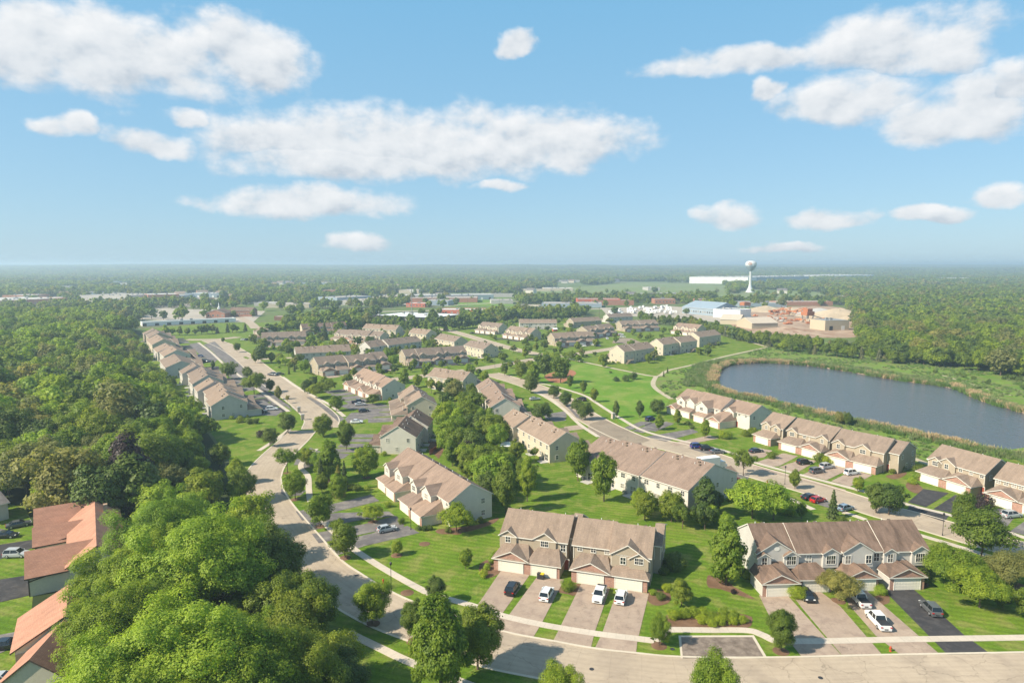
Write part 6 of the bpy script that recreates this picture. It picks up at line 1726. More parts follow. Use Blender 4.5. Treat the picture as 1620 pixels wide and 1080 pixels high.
# ---- garden trees and shrubs between the rows
FILL = [
    ([(-26.2, 244.4), (-12.7, 291.4), (-7.7, 248.4), (-2.8, 219.4), (7.1, 191.3), (4.8, 173.4), (-1.6, 163.8), (-7.1, 160.2), (-16.5, 186.5), (-22.0, 204.4)], 6.2, (6, 10.5), 'tree in the back gardens between the white and the beige rows', 'back garden trees', .5),
    ([(-32.6, 280.6), (-34.2, 322.1), (-20.1, 306.0), (-11.7, 268.2), (-17.8, 244.4), (-26.2, 244.4)], 6.0, (5, 9), 'tree in the gardens behind the cream rows', 'garden trees behind the cream rows', .45),
    ([(27.7, 160.2), (31.4, 168.0), (44.3, 160.2), (51.0, 153.9), (48.9, 145.1), (35.6, 143.6), (26.6, 149.5)], 5.5, (4, 7), 'garden tree below the white back wall', 'garden trees below the white back wall', .3),
    ([(39.6, 137.5), (44.0, 148.0), (54.0, 147.3), (51.7, 140.8), (43.1, 131.2)], 5, (4, 7), 'garden tree behind the grey row', 'garden trees behind the grey row', .3),
    ([(-136.1, 343.9), (-144.6, 442.7), (-52.3, 495.8), (42.8, 495.8), (57.7, 399.7), (17.6, 364.2), (-46.3, 280.6), (-88.5, 268.2)], 13, (3.5, 7), 'small tree on the lawns between the middle rows', 'small lawn trees between the middle rows', .8),
    ([(-68.5, 651.3), (97.2, 726.9), (167.2, 563.1), (144.6, 442.7), (54.2, 375.4), (-4.8, 495.8)], 14, (3, 6.5), 'small tree on the lawns of the far rows', 'small lawn trees of the far rows', .6),
    ([(-221.1, 563.1), (-59.3, 563.1), (-46.8, 442.7), (-144.0, 364.2)], 11, (4, 8), 'small tree among the rows at the left back', 'trees among the rows at the left back', .8),
    ([(-68.0, 204.4), (-58.0, 204.4), (-41.7, 169.4), (-41.9, 160.2), (-51.7, 169.4)], 6, (4, 7), 'tree of the corner planting beside the road bend', 'corner planting trees', .5),
    ([(89.5, 134.3), (101.5, 125.5), (87.7, 104.7), (83.6, 110.8), (81.4, 117.7)], 8, (3.5, 6), 'low tree in the lawn border right of the grey row', 'border trees right of the grey row', .7),
]
for poly, sp_, (ha, hb), lab, grp, pr in FILL:
    for (x, y) in scatter(poly, sp_, int(sp_ * 10) + len(lab)):
        if rr.random() > pr or not free(x, y):
            continue
        lf = rr.choice(('oak', 'maple', 'maple', 'dark', 'oak', 'lime'))
        plant('broadleaf_tree', rr.choice(('round', 'oval', 'wide', 'airy', 'round')), 1 if y < 250 else 2, lf, x, y, rr.uniform(ha, hb), rr.uniform(.85, 1.2),
             {'oak': 'deep green ', 'dark': 'dark ', 'maple': 'mid green ', 'lime': 'yellow-green '}[lf] + lab, 'tree', grp + ', ' + lf)
        if rr.random() < .35:
            x2, y2 = x + rr.uniform(-4, 4), y + rr.uniform(-4, 4)
            if free(x2, y2, .8):
                tree('shrub', 'shrub', 2 if y2 < 300 else 3, rr.choice(('shrub', 'oak', 'dark')), x2, y2, rr.uniform(1.2, 2.6), 1, 'low bush among the ' + lab.replace('tree', 'trees', 1).replace('small ', ''), 'shrub', 'bushes, ' + grp)
QUEUE.sort(key=lambda q: -q[6] / q[5])
small = []
for q in QUEUE:
    if QUEUE.index(q) < 190:
        tree(*q)
    else:
        small.append((q[4], q[5], 0, q[6] / 10, rr.uniform(0, 6.28)))
stuff_instances('small_distant_trees', small, FARM, 'small trees along and between the far rows')
# foundation planting along the garage fronts of the rows
for k, (o3, d, v, Ln, dep, gd) in enumerate(ROWBOX):
    if o3.y > 430:
        continue
    for e, uu in ((0, -1.6), (1, Ln + 1.6)):
        for q in range(3):
            p = o3 + d * (uu + rr.uniform(-.3, .3)) + v * rr.uniform(1, dep - 1)
            tree('shrub', 'shrub', 2 if p.y < 300 else 3, rr.choice(('shrub', 'oak', 'dark', 'maple')), p.x, p.y, rr.uniform(.9, 1.7), 1, 'low foundation shrub along an end wall of the rows', 'shrub', 'foundation shrubs along the end walls')

# ---- undergrowth and reeds round the pond
def tuft_mesh(name, n, rad, h, mat, seed, wd=0.06, lean=.35):
    rs = np.random.RandomState(seed)
    a = rs.uniform(0, 2 * pi, n); r = rad * np.sqrt(rs.uniform(0, 1, n))
    B = np.stack([r * np.cos(a), r * np.sin(a), np.zeros(n)], 1)
    D = np.stack([rs.normal(size=n) * lean, rs.normal(size=n) * lean, np.ones(n)], 1) * (h * rs.uniform(.55, 1.1, (n, 1)))
    s = unit(np.stack([rs.normal(size=n), rs.normal(size=n), np.zeros(n)], 1)) * wd * rs.uniform(.6, 1.4, (n, 1))
    V = np.stack([B - s, B + s, B + D + s * .5, B + D - s * .5], 1).reshape(-1, 3)
    return mesh_np(name, V, 4, [mat])


M['reed'] = plain('dry_reed', (0.42, 0.31, 0.17), 0.9, 0, 0.25, 0.4)
M['reed_green'] = plain('green_reed', (0.12, 0.19, 0.045), 0.9, 0, 0.3, 0.4)
M['weed'] = plain('weeds', (0.085, 0.165, 0.026), 0.9, 0, 0.35, 0.5)
M['weed_pale'] = plain('pale_weeds', (0.17, 0.21, 0.08), 0.9, 0, 0.35, 0.5)
reeds = [tuft_mesh('reed_tuft', 90, 1.2, 2.1, M['reed'], 1), tuft_mesh('reed_tuft', 90, 1.2, 1.9, M['reed'], 2), tuft_mesh('reed_tuft', 90, 1.3, 1.8, M['reed_green'], 3)]
greens = [tuft_mesh('reed_tuft', 100, 1.3, 1.5, M['reed_green'], 4), tuft_mesh('reed_tuft', 110, 1.4, 1.3, M['weed'], 5), tuft_mesh('reed_tuft', 70, 1.1, 1.8, M['weed_pale'], 6)]
tan_pts, gr_pts = [], []
n = len(POND)
cen = Vector((sum(p.x for p in POND) / n, sum(p.y for p in POND) / n))
for i in range(n):
    a, c = POND[i], POND[(i + 1) % n]
    ln = (c - a).length
    t = (c - a).normalized(); nv = Vector((-t.y, t.x))
    if inside(POND, *((a + c) / 2 + nv * 0.5)):
        nv = -nv
    far_side = a.y > cen.y + 25 and a.x > 95
    dens = noise.noise(Vector((a.x * .04, a.y * .04, 1)))
    for q in range(int(ln / 0.8) * (3 if far_side else 3)):
        p = a.lerp(c, rr.random()) + nv * rr.uniform(-0.8, 3.2)
        if p.x > 0.8 * p.y + 15 or p.y < 60:
            continue
        item = (p.x, p.y, -0.3 if inside(POND, p.x, p.y) else 0, rr.uniform(.7, 1.25), rr.uniform(0, 6.28))
        pr = (0.75 if dens > -0.02 else 0.12) if not far_side else (0.7 if a.x < 175 and a.y > 330 else 0.1)
        (tan_pts if rr.random() < pr else gr_pts).append(item)
    for q in range(int(ln / 1.0) * (7 if far_side else 3)):
        p = a.lerp(c, rr.random()) + nv * rr.uniform(2, 15 if far_side else 7)
        if p.x > 0.8 * p.y + 15 or p.y < 60:
            continue
        gr_pts.append((p.x, p.y, 0, rr.uniform(.5, 1.1), rr.uniform(0, 6.28)))
stuff_instances('dry_reeds', tan_pts, reeds, 'tan reeds standing along the edge of the pond')
stuff_instances('green_reeds', gr_pts, greens, 'green reeds and weeds on the pond bank')
mead = [(69.8, 313.9), (76.0, 336.3), (88.5, 364.2), (113.3, 392.1), (151.0, 436.4), (181.7, 469.5), (205.5, 436.4), (224.7, 382.4), (239.6, 340.0), (240.0, 278.1), (210.2, 179.7), (204.5, 191.3), (225.8, 280.6), (229.0, 343.9), (230.1, 427.4), (183.0, 473.1), (119.3, 399.7), (96.2, 343.9), (85.9, 306.0), (72.1, 295.6)]
mp_ = []
for x, y in scatter([(69.8, 313.9), (88.5, 364.2), (113.3, 392.1), (184.4, 476.7), (233.1, 495.8), (239.3, 407.6), (276.4, 353.8), (272.1, 256.9), (160.1, 106.6), (164.4, 188.3), (127.4, 198.3), (126.5, 208.0), (101.4, 236.7), (84.7, 291.4), (72.1, 295.6)], 3.0, 77, .5):
    if inside(POND, x, y) or x > 0.8 * y + 15:
        continue
    if noise.noise(Vector((x * .05, y * .05, 9))) > -0.12:
        mp_.append((x, y, 0, rr.uniform(.3, .75), rr.uniform(0, 6.28)))
stuff_instances('meadow_weeds', mp_, greens, 'rough weeds in the meadow round the pond')
for (x, y, h) in [(239.4, 329.1, 2.6), (241.3, 349.7, 2.2), (242.3, 343.9, 2.2), (242.3, 355.8, 2.0), (261.4, 341.9, 3.5), (261.9, 338.2, 3.2), (258.9, 343.9, 3), (235.3, 364.2, 2.4), (247.1, 315.5, 2.5)]:
    tree('shrub', 'shrub', 3, 'dark', x, y, h, 1.0, 'dark bush dotted over the meadow beyond the pond', 'shrub', 'bushes in the far meadow')



# ------------------------------------------------------------------ other buildings
BLDG = []


def terrain(x, y):
    """Land rises gently towards the horizon."""
    t = max(0.0, min(1.0, (y - 2600) / 4200.0))
    t = t * t * (3 - 2 * t)
    return t * (31 + 20 * noise.noise(Vector((x * .00045, y * .0004, 1))) + 8 * noise.noise(Vector((x * .002, y * .002, 4))))


def wbox(name, label, A, B2, depth, h, wall, roof, cat='building', group=None, gable=None, doors=0, wins=0, parapet=0.5, z=0.0):
    """Flat-roofed or gabled building from its front base line."""
    A, B2 = Vector(A), Vector(B2)
    d = B2 - A; L = d.length; d.normalize(); ang = atan2(d.y, d.x)
    r = thing(name, label, cat, (A.x, A.y, z), ang, group)
    BLDG.append((A, d, L, depth, 20 + A.y * 0.035))
    w = MB(); rf = MB()
    if gable == 'x':
        gable_x(w, rf, 0, L, 0, depth, h, h + depth * 0.17, oh=.6)
    elif gable == 'y':
        hw = L / 2; zr = h + hw * 0.35
        for y in (0, depth):
            w.face([(0, y, 0), (L, y, 0), (L, y, h), (hw, y, zr), (0, y, h)])
        for x in (0, L):
            w.face([(x, 0, 0), (x, depth, 0), (x, depth, h), (x, 0, h)])
        rf.slab([(-.5, -.5, h - .1), (hw, -.5, zr + .1), (hw, depth + .5, zr + .1), (-.5, depth + .5, h - .1)][::1], .3)
        rf.slab([(hw, -.5, zr + .1), (L + .5, -.5, h - .1), (L + .5, depth + .5, h - .1), (hw, depth + .5, zr + .1)], .3)
    else:
        w.box(0, L, 0, depth, 0, h)
        t = 0.6
        for q in ((0, L, -.05, t), (0, L, depth - t, depth + .05), (-.05, t, 0.01, depth - .01), (L - t, L + .05, 0.01, depth - .01)):
            w.box(q[0], q[1], q[2], q[3], h - 0.3, h + parapet)
        rf.box(t, L - t, t, depth - t, h, h + 0.06)
        rk = random.Random(int(L * 10))
        ru = MB()
        for _ in range(max(2, int(L * depth / 700))):
            x, y = rk.uniform(3, L - 5), rk.uniform(3, max(4, depth - 5))
            ru = MB(); ru.box(x, x + 2.6, y, y + 2, h + .06, h + 1.7); ru.box(x + .4, x + 2.2, y + .3, y + 1.7, h + 1.7, h + 1.95)
            ru.obj('rooftop_unit', M['metal_grey'], r)
    w.obj('wall', wall, r)
    rf.obj('roof', [roof, M['trim']], r)
    for i in range(doors):
        x = L * (i + .5) / doors
        dm = MB(); dm.box(x - 1.8, x + 1.8, -.08, .02, .02, min(4, h * .7)); dm.obj('door', M['metal_white'] if i % 3 else M['metal_dark'], r)
    for i in range(wins):
        x = L * (i + .5) / wins
        window(r, x, 0, h * .35, min(2.2, L / wins * .5), min(1.8, h * .3), 0, 0)
    return r


FB = M['flat_roof']; FT = M['flat_roof_tan']; BK = M['brick_far']; CC = M['concrete']
g = 'commercial buildings behind the estate'
for args, kw in [
    (('long low commercial building at the far left, pale roof and dark wall', [(-728.7, 903.2)][0], [(-675.4, 1008.3)][0], 110, 9, BK, FB), dict(wins=12)),
    (('small pale-roofed block behind the long far-left building', [(-808.4, 1109.5)][0], [(-801.1, 1151.5)][0], 50, 8, BK, FB), {}),
    (('cream works building with many roof units, far left', [(-721.4, 1109.5)][0], [(-627.8, 1089.6)][0], 80, 8.5, CC, FT), dict(wins=10)),
    (('flat tan roof hall below the cream works building', [(-626.7, 983.8)][0], [(-559.9, 956.6)][0], 50, 6, CC, FT), {}),
    (('brown brick office building with pale flat roof', [(-607.7, 1109.5)][0], [(-568.6, 1135.4)][0], 60, 9, BK, FB), dict(wins=9)),
    (('white-roofed hall with a small tower, left distance', [(-593.1, 1208.7)][0], [(-521.6, 1208.7)][0], 50, 7, M['metal_blue'], FB), dict(doors=8)),
    (('dark low hall below the white-roofed one', [(-496.4, 1034.0)][0], [(-488.0, 1089.6)][0], 30, 5, BK, FT), {}),
    (('grey-roofed shop building behind the main street', [(-447.0, 1191.0)][0], [(-411.1, 1233.2)][0], 40, 6, BK, FT), {}),
    (('dark walled hall with white truck dock', [(-309.5, 1061.1)][0], [(-272.3, 1034.0)][0], 70, 8, M['metal_blue'], FT), dict(doors=4)),
    (('big dull roof building in the middle distance', [(-265.2, 983.8)][0], [(-214.9, 975.9)][0], 110, 5, CC, M['lot']), {}),
    (('red and white striped-roof diner', [(-149.8, 938.1)][0], [(-122.2, 930.9)][0], 25, 5, M['red_wall'], FB), dict(wins=6)),
    (('long white-roofed hall above the playing field', [(-163.3, 1109.5)][0], [(-31.2, 1135.4)][0], 45, 8, M['metal_blue'], FB), dict(doors=10)),
    (('white flat-roofed shop with orange front and dark side wall', [(-151.0, 716.1)][0], [(-81.1, 679.8)][0], 60, 5, M['metal_dark'], M['metal_white']), dict(wins=8)),
    (('red-walled shop with white flat roof', [(-90.5, 801.6)][0], [(-33.3, 793.7)][0], 35, 5, M['red_wall'], FB), dict(wins=8)),
    (('brown-roofed strip of shops, nearer of two', [(-255.9, 711.9)][0], [(-215.8, 720.4)][0], 16, 3.5, BK, FT), {}),
    (('tan shop with flat roof behind the tree belt', [(7.8, 870.8)][0], [(34.5, 864.6)][0], 20, 6, M['sid_cream'], FT), dict(wins=4)),
    (('orange brick building with flat roof across the main road', [(98.3, 991.8)][0], [(162.0, 991.8)][0], 30, 8, M['red_wall'], FT), dict(wins=10)),
    (('red brick building at the field edge, left of two', [(217.9, 1012.5)][0], [(249.2, 1012.5)][0], 25, 7, BK, FT), dict(wins=6)),
    (('red brick building at the field edge, right of two', [(280.6, 1004.1)][0], [(302.4, 1004.1)][0], 25, 7, BK, FT), dict(wins=5)),
    (('huge white warehouse on the horizon left of the water tower', [(560.4, 2105.6)][0], [(715.2, 2018.7)][0], 150, 20, M['metal_white'], FB), {}),
    (('blue-grey warehouse right of the water tower', [(768.9, 2140.9)][0], [(1011.6, 2271.6)][0], 160, 19, M['metal_blue'], FB), dict(doors=12)),
    (('far white industrial roofs right of the blue-grey warehouse', [(1207.5, 2587.1)][0], [(1585.8, 2925.6)][0], 200, 14, M['metal_white'], FB), {}),
    (('pale hall in the far right woods', [(1488.8, 2318.7)][0], [(1595.1, 2318.7)][0], 60, 12, M['metal_white'], FB), {}),
    (('row of white self-storage units behind the left rows', [(-359.7, 643.5)][0], [(-290.2, 695.5)][0], 13, 3.6, M['metal_white'], FB), dict(doors=24)),
]:
    wbox('commercial_building', args[0], *args[1:], group=g, **kw)
rr = random.Random(77)
for k in range(80):
    y = rr.uniform(900, 3600)
    x = rr.uniform(-.78, .5) * y
    if k < 40:
        x = rr.uniform(-.78, .05) * y; y = rr.uniform(800, 1900)
    L_ = rr.uniform(25, 110)
    an = rr.uniform(-.15, .15)
    wbox('distant_building', rr.choice(('pale flat-roofed building', 'low brown flat-roofed building', 'light-roofed hall')) + ' showing between distant trees', (x, y), (x + L_ * cos(an), y + L_ * sin(an)), rr.uniform(15, 60), rr.uniform(4, 7), rr.choice((BK, CC, CC, M['sid_cream'], M['metal_blue'])), rr.choice((FB, FT, FT)), group='distant flat-roofed buildings')
wbox('metal_hall', 'long blue-grey metal arena hall beside the dirt yard', [(210.1, 819.2)][0], [(234.3, 771.5)][0], 42, 8, M['metal_blue'], M['metal_blue'], gable='x', wins=14)
wbox('metal_hall', 'white end block of the arena hall', [(229.9, 756.8)][0], [(253.4, 735.7)][0], 30, 9, M['metal_white'], M['metal_grey'])
wbox('metal_hall', 'tan-roofed metal shed behind the spruce belt', [(210.4, 668.9)][0], [(227.2, 659.2)][0], 26, 5, M['yellow_wall'], M['tan_metal'], gable='x')
wbox('metal_hall', 'pale yellow shed with broad tan roof in the dirt yard', [(223.8, 616.8)][0], [(250.4, 622.8)][0], 26, 5.5, M['yellow_wall'], M['tan_metal'], gable='x')
wbox('quarry_shed', 'open-fronted concrete shed in the dirt yard with dark doorway', [(284.9, 601.5)][0], [(310.2, 608.4)][0], 20, 9, M['yellow_wall'], M['metal_grey'], doors=2, parapet=.2)
c = wbox('church', 'brown brick church with a small spire behind the storage units', [(-343.1, 742.5)][0], [(-322.1, 742.5)][0], 22, 6, BK, M['roof_brown'], gable='y', wins=4)
sp = MB(); sp.lathe([(1.6, 0), (1.6, 2), (0.9, 2.2), (0.05, 8)], 8, 0, (14, 2, 10)); sp.obj('spire', M['metal_white'], c)
wbox('school', 'long brown brick school with a grid of windows right of the church', [(-327.3, 766.1)][0], [(-301.3, 766.1)][0], 18, 7, BK, M['roof_brown'], gable='x', wins=14)

# water tower
bx, by = [(514.0, 1436.8)][0]
wt = thing('water_tower', 'white spheroid water tower on a slender flared stem, emblem on its bowl', 'water tower', (bx, by, 0))
mb = MB(); mb.lathe([(9.5, 0), (8.6, 1.5), (5.6, 7), (3.5, 12), (2.8, 17), (2.6, 22), (2.6, 45), (3.4, 47)], 28); mb.obj('stem', M['tower_paint'], wt, True)
mb = MB(); mb.lathe([(3.4, 45.5), (6.0, 48.5), (9.0, 52.2), (11.2, 56.5)], 32); mb.obj('bowl_base', M['metal_blue'], wt, True)
mb = MB(); mb.lathe([(11.2, 56.5), (12.0, 59.5), (11.8, 62), (10.4, 64.6), (7.5, 66.6), (4, 67.6), (0.05, 68)], 32); mb.obj('bowl', M['tower_paint'], wt, True)
mb = MB(); mb.lathe([(11.25, 56.2), (11.45, 56.2), (11.45, 56.9), (11.2, 56.9)], 32); mb.obj('band', M['metal_blue'], wt)
mb = MB(); mb.tube((0, 0, 67.8), (0, 0, 70.5), .25, .12); mb.obj('antenna', M['metal_grey'], wt)
em = MB()
ct = Vector((-5.5, -9.9, 61.2)); nrm = Vector((-.48, -.86, .16)).normalized(); ux = nrm.cross(Vector((0, 0, 1))).normalized(); uy = nrm.cross(ux)
for ra, rb in ((3.0, 2.1),):
    for k in range(20):
        a0, a1 = 2 * pi * k / 20, 2 * pi * (k + 1) / 20
        P = [ct + nrm * .75 + (ux * cos(t) * 1.25 + uy * sin(t)) * r for t, r in ((a0, ra), (a1, ra), (a1, rb), (a0, rb))]
        em.face(P)
em.face([ct + nrm * .78 + (ux * cos(2 * pi * k / 12) * 1.1 + uy * sin(2 * pi * k / 12)) * 1.1 for k in range(12)])
em.obj('emblem', M['rust'], wt)

# mast and poles
mx_, my_ = [(-101.5, 672.3)][0]
t = thing('cell_tower', 'tall slim cell mast with antenna ring behind the estate', 'mast', (mx_, my_, 0))
mb = MB(); mb.tube((0, 0, 0), (0, 0, 36), .55, .3, 8); mb.obj('pole', M['metal_grey'], t)
mb = MB(); mb.lathe([(1.6, 33), (1.75, 33), (1.75, 33.3), (1.6, 33.3), (1.6, 33)], 12); mb.obj('platform', M['metal_grey'], t)
for k in range(6):
    a = k * pi / 3
    mb = MB(); mb.box(1.75 * cos(a) - .2, 1.75 * cos(a) + .2, 1.75 * sin(a) - .15, 1.75 * sin(a) + .15, 32.2, 34.8); mb.obj('antenna', M['metal_white'], t)
pm = MB(); pm.tube((0, 0, 0), (0, 0, 12), .2, .13, 6); pm.box(-1.3, 1.3, -.08, .08, 11, 11.2)
pme = pm.mesh('utility_pole', [M['bark']])
for k, (x, y) in enumerate([(-240.8, 855.9), (-159.4, 879.8), (-94.9, 905.2), (-64.1, 960.5), (-17.8, 932.0), (99.2, 753.1), (247.3, 990.7), (437.4, 1093.9), (561.1, 1220.9), (432.9, 1057.2), (-441.4, 1220.9), (24.4, 1022.9)]):
    tag(link('utility_pole', pme, None, (x, y, 0), 0.3), 'wooden power pole with one crossarm along the main road', 'pole', 'power poles along the main road')

# spoil heaps, plant and stores in the dirt yard
def heap(label, x, y, r, h, mat):
    mb = MB(); rk = random.Random(int(x))
    n = 28
    rings = [(1, 0), (.8, .2), (.6, .42), (.4, .64), (.22, .84), (.08, .97), (0.01, 1)]
    i0 = 0
    jit = [1 + .16 * rk.uniform(-1, 1) for _ in range(n)]
    for a, b_ in rings:
        for k in range(n):
            t = 2 * pi * k / n
            q = a * (1 + (jit[k] - 1) * a)
            mb.v.append((r * q * cos(t) * 1.35, r * q * sin(t), h * b_ * (1 + .04 * rk.uniform(-1, 1))))
    for j in range(len(rings) - 1):
        for k in range(n):
            mb.f.append((j * n + k, j * n + (k + 1) % n, (j + 1) * n + (k + 1) % n, (j + 1) * n + k)); mb.m.append(0)
    o = mb.obj('gravel_heap', mat); o.location = (x, y, 0)
    tag(o, label, 'heap', 'heaps in the dirt yard')


for lab, (x, y, r, h), mt in zip(('largest pale gravel cone right in the dirt yard', 'dark grey gravel heap left of the largest cone', 'low pale heap in the middle of the dirt yard', 'long low brown soil heap', 'small tan heap at the yard corner', 'low rubble heap behind the machines'),
                                 [(374.3, 760.4, 32, 10), (367.8, 794.6, 26, 8), (326.9, 854.4, 24, 7), (252.2, 604.9, 20, 3.5), (368.7, 722.3, 13, 4), (358.3, 854.4, 30, 5)], ('gravel', 'concrete', 'gravel', 'dirt', 'gravel', 'gravel')):
    heap(lab, x, y, r, h, M[mt])
for k, (x, y, rz) in enumerate([(328.2, 819.2, 0.4), (337.7, 825.6, 0.1), (337.6, 804.7, 2.7), (351.3, 819.2, 0.2), (355.7, 815.0, 0.6)]):
    t = thing('conveyor', ('leftmost', 'second', 'third', 'fourth', 'rightmost')[k] + ' of the orange rusty conveyors in the dirt yard', 'conveyor', (x, y, 0), rz, 'conveyors in the dirt yard')
    mb = MB(); mb.slab([(-11, -.9, 1.6), (11, -.9, 7), (11, .9, 7), (-11, .9, 1.6)], .7, 0, 0); mb.obj('belt_frame', M['orange_paint'], t)
    for lx, lz in ((-7, 2.2), (2, 4.2), (9, 6)):
        mb = MB(); mb.box(lx - .2, lx + .2, -.8, -.5, 0, lz); mb.box(lx - .2, lx + .2, .5, .8, 0, lz); mb.obj('leg', M['rust'], t)
    mb = MB(); mb.box(-13, -9, -1.6, 1.6, 1.5, 4); mb.obj('hopper', M['rust'], t)
for lab, (x, y), sc in (('crusher plant with hopper and platform in the dirt yard', [(322.4, 722.3)][0], 1.0), ('small crusher tower at the back of the dirt yard', [(314.6, 895.3)][0], .8)):
    t = thing('crusher_plant', lab, 'machine', (x, y, 0), .5)
    mb = MB(); mb.box(-6, 6, -4, 4, 5, 9); mb.box(-4, 4, -3, 3, 9, 12 * sc); mb.obj('housing', M['rust'], t)
    for sx in (-5, 5):
        for sy in (-3, 3):
            mb = MB(); mb.box(sx - .4, sx + .4, sy - .4, sy + .4, 0, 5); mb.obj('leg', M['metal_grey'], t)
    mb = MB(); mb.slab([(6, -1, 5), (24, -1, 1), (24, 1, 1), (6, 1, 5)], .6, 0, 0); mb.obj('chute', M['metal_grey'], t)
x, y = [(305.8, 575.2)][0]
t = thing('storage_tank', 'white round-ended tank at the right edge of the dirt yard', 'tank', (x, y, 0), -.5)
mb = MB()
pf = [(0.05, -8), (2.5, -7.4), (4.2, -6), (4.6, -4.5), (4.6, 5), (4.2, 6.5), (2.5, 7.8), (0.05, 8.2)]
mb.lathe(pf, 20)
mb.v = [(vz, vx, vy + 4.7) for (vx, vy, vz) in mb.v]
mb.obj('tank_shell', M['metal_white'], t, True)
for sx in (-4, 4):
    mb = MB(); mb.box(sx - .5, sx + .5, -3, 3, 0, 1.6); mb.obj('cradle', CC, t)

# scrap and crushed-concrete stacks strewn over the yard
rr = random.Random(41)
for k in range(46):
    a_, b_ = rr.random(), rr.random()
    P0 = Vector([(294.0, 836.5)][0]).lerp(Vector([(420.1, 836.5)][0]), a_); P1 = Vector([(271.0, 668.9)][0]).lerp(Vector([(311.9, 661.9)][0]), a_)
    p = P0.lerp(P1, b_)
    mb = MB()
    for q in range(rr.randrange(5, 11)):
        x_, y_ = rr.uniform(-5, 5), rr.uniform(-3, 3)
        w_, d_, h_ = rr.uniform(1, 4), rr.uniform(1, 3), rr.uniform(.5, 2.6)
        mb.slab([(x_, y_, h_), (x_ + w_, y_ + rr.uniform(-.5, .5), h_ * rr.uniform(.5, 1)), (x_ + w_, y_ + d_, h_ * .8), (x_, y_ + d_, h_ * rr.uniform(.4, 1))], h_ * .4, 0, 0)
    o = mb.obj('scrap_stack', M[rr.choice(('rust', 'dirt', 'gravel', 'orange_paint', 'concrete', 'rust'))])
    o.location = (p.x, p.y, 0); o.rotation_euler.z = rr.uniform(0, 6)
    tag(o, 'heaped stack of rusty scrap and rubble in the dirt yard', 'scrap heap', 'scrap stacks in the dirt yard')

# orange roofed houses on the left
def ranch(label, A, B2, back, frontd, ze, zr, roof='roof_orange', wall='sid_stucco', wings=(), brick_end=False):
    """Ridge A->B2; the slope on the left of the walk A->B2 is 'back', right is 'frontd' deep."""
    A, B2 = Vector(A), Vector(B2)
    d = B2 - A; L = d.length; d.normalize(); ang = atan2(d.y, d.x)
    r = thing('orange_roofed_house', label, 'house', (A.x, A.y, 0), ang, 'orange roofed houses on the left')
    w = MB(); rf = MB()
    gable_x(w, rf, 0, L, -frontd, back, ze, zr, yr=0.0, oh=.6, t=.25)
    for (x, hw, out, e, p) in wings:
        gable_y(w, rf, x, hw, -frontd - out, 0.5, e, p, 0.0, 0.0, oh=.5, t=.25, og=.5)
    w.obj('wall', M[wall], r)
    rf.obj('roof', [M[roof], M['trim_brown']], r)
    for xx, f, yy in ((L + .0, pi / 2, -frontd * .5), (L, pi / 2, back * .4)):
        window(r, xx, yy, 1.2, 1.3, 1.3, f, 1)
    for (x, hw, out, e, p) in wings:
        window(r, x, -frontd - out, 1.1, 1.6, 1.2, 0, 1)
        tm = MB()
        tm.slab([(x + hw + .03, -frontd - out, 2.9), (x + hw + .09, -frontd - out, 2.9), (x + hw + .09, -frontd + 3, 4.6), (x + hw + .03, -frontd + 3, 4.6)], .2, 0, 0)
        tm.box(x + hw, x + hw + .08, -frontd - out - .05, -frontd - out + .15, 0, e)
        tm.obj('half_timber', M['trim_brown'], r)
    if brick_end:
        b_ = MB(); b_.box(L, L + .12, -frontd + .05, back - .05, 0, 2.2); b_.obj('brick_facing', M['brick_tan'], r)
    k = MB(); k.box(L * .3, L * .3 + 1, 1.5, 2.3, zr - 1.2, zr + .7); k.obj('chimney', M['brick_tan'], r)
    return r


A = [(-95.8, 147.2)][0]; B2 = [(-78.1, 119.5)][0]
ranch('orange roofed house with three long wings towards the drives', A, B2, 4.2, 4.6, 4.6, 7.5, wings=((2.8, 3.2, 6.2, 4.2, 7.3), (12.2, 2.7, 6.0, 3.6, 6.2), (28.4, 3.5, 6.2, 4.0, 7.3)))
A = [(-74.4, 105.9)][0]; B2 = [(-68.5, 96.4)][0]
ranch('orange roofed house with tan brick end and white window, half under the trees', A, B2, 5, 6.6, 2.9, 6.5, brick_end=True)
A = [(-67.7, 94.7)][0]; B2 = [(-65.8, 85.0)][0]
ranch('lowest orange roofed house under the foreground trees', A, B2, 5, 4.5, 2.9, 6.5)
A = [(-127.5, 148.0)][0]
wbox('house', 'pale grey-roofed house cut by the left edge below the big tree', [(-123.0, 146.4)][0], [(-119.5, 151.8)][0], 9, 4.2, M['sid_white'], M['roof_grey'], cat='house', gable='x')
area('lawn', [(-71.8, 74.7), (-151.0, 164.7), (-121.8, 160.2), (-104.9, 140.8), (-60.2, 74.7)], 0.03, M['lawn'])
area('street', [(-144.6, 144.3), (-125.8, 149.5), (-115.3, 145.1), (-112.6, 140.8), (-132.1, 131.2)], 0.06, M['drive_grey'])

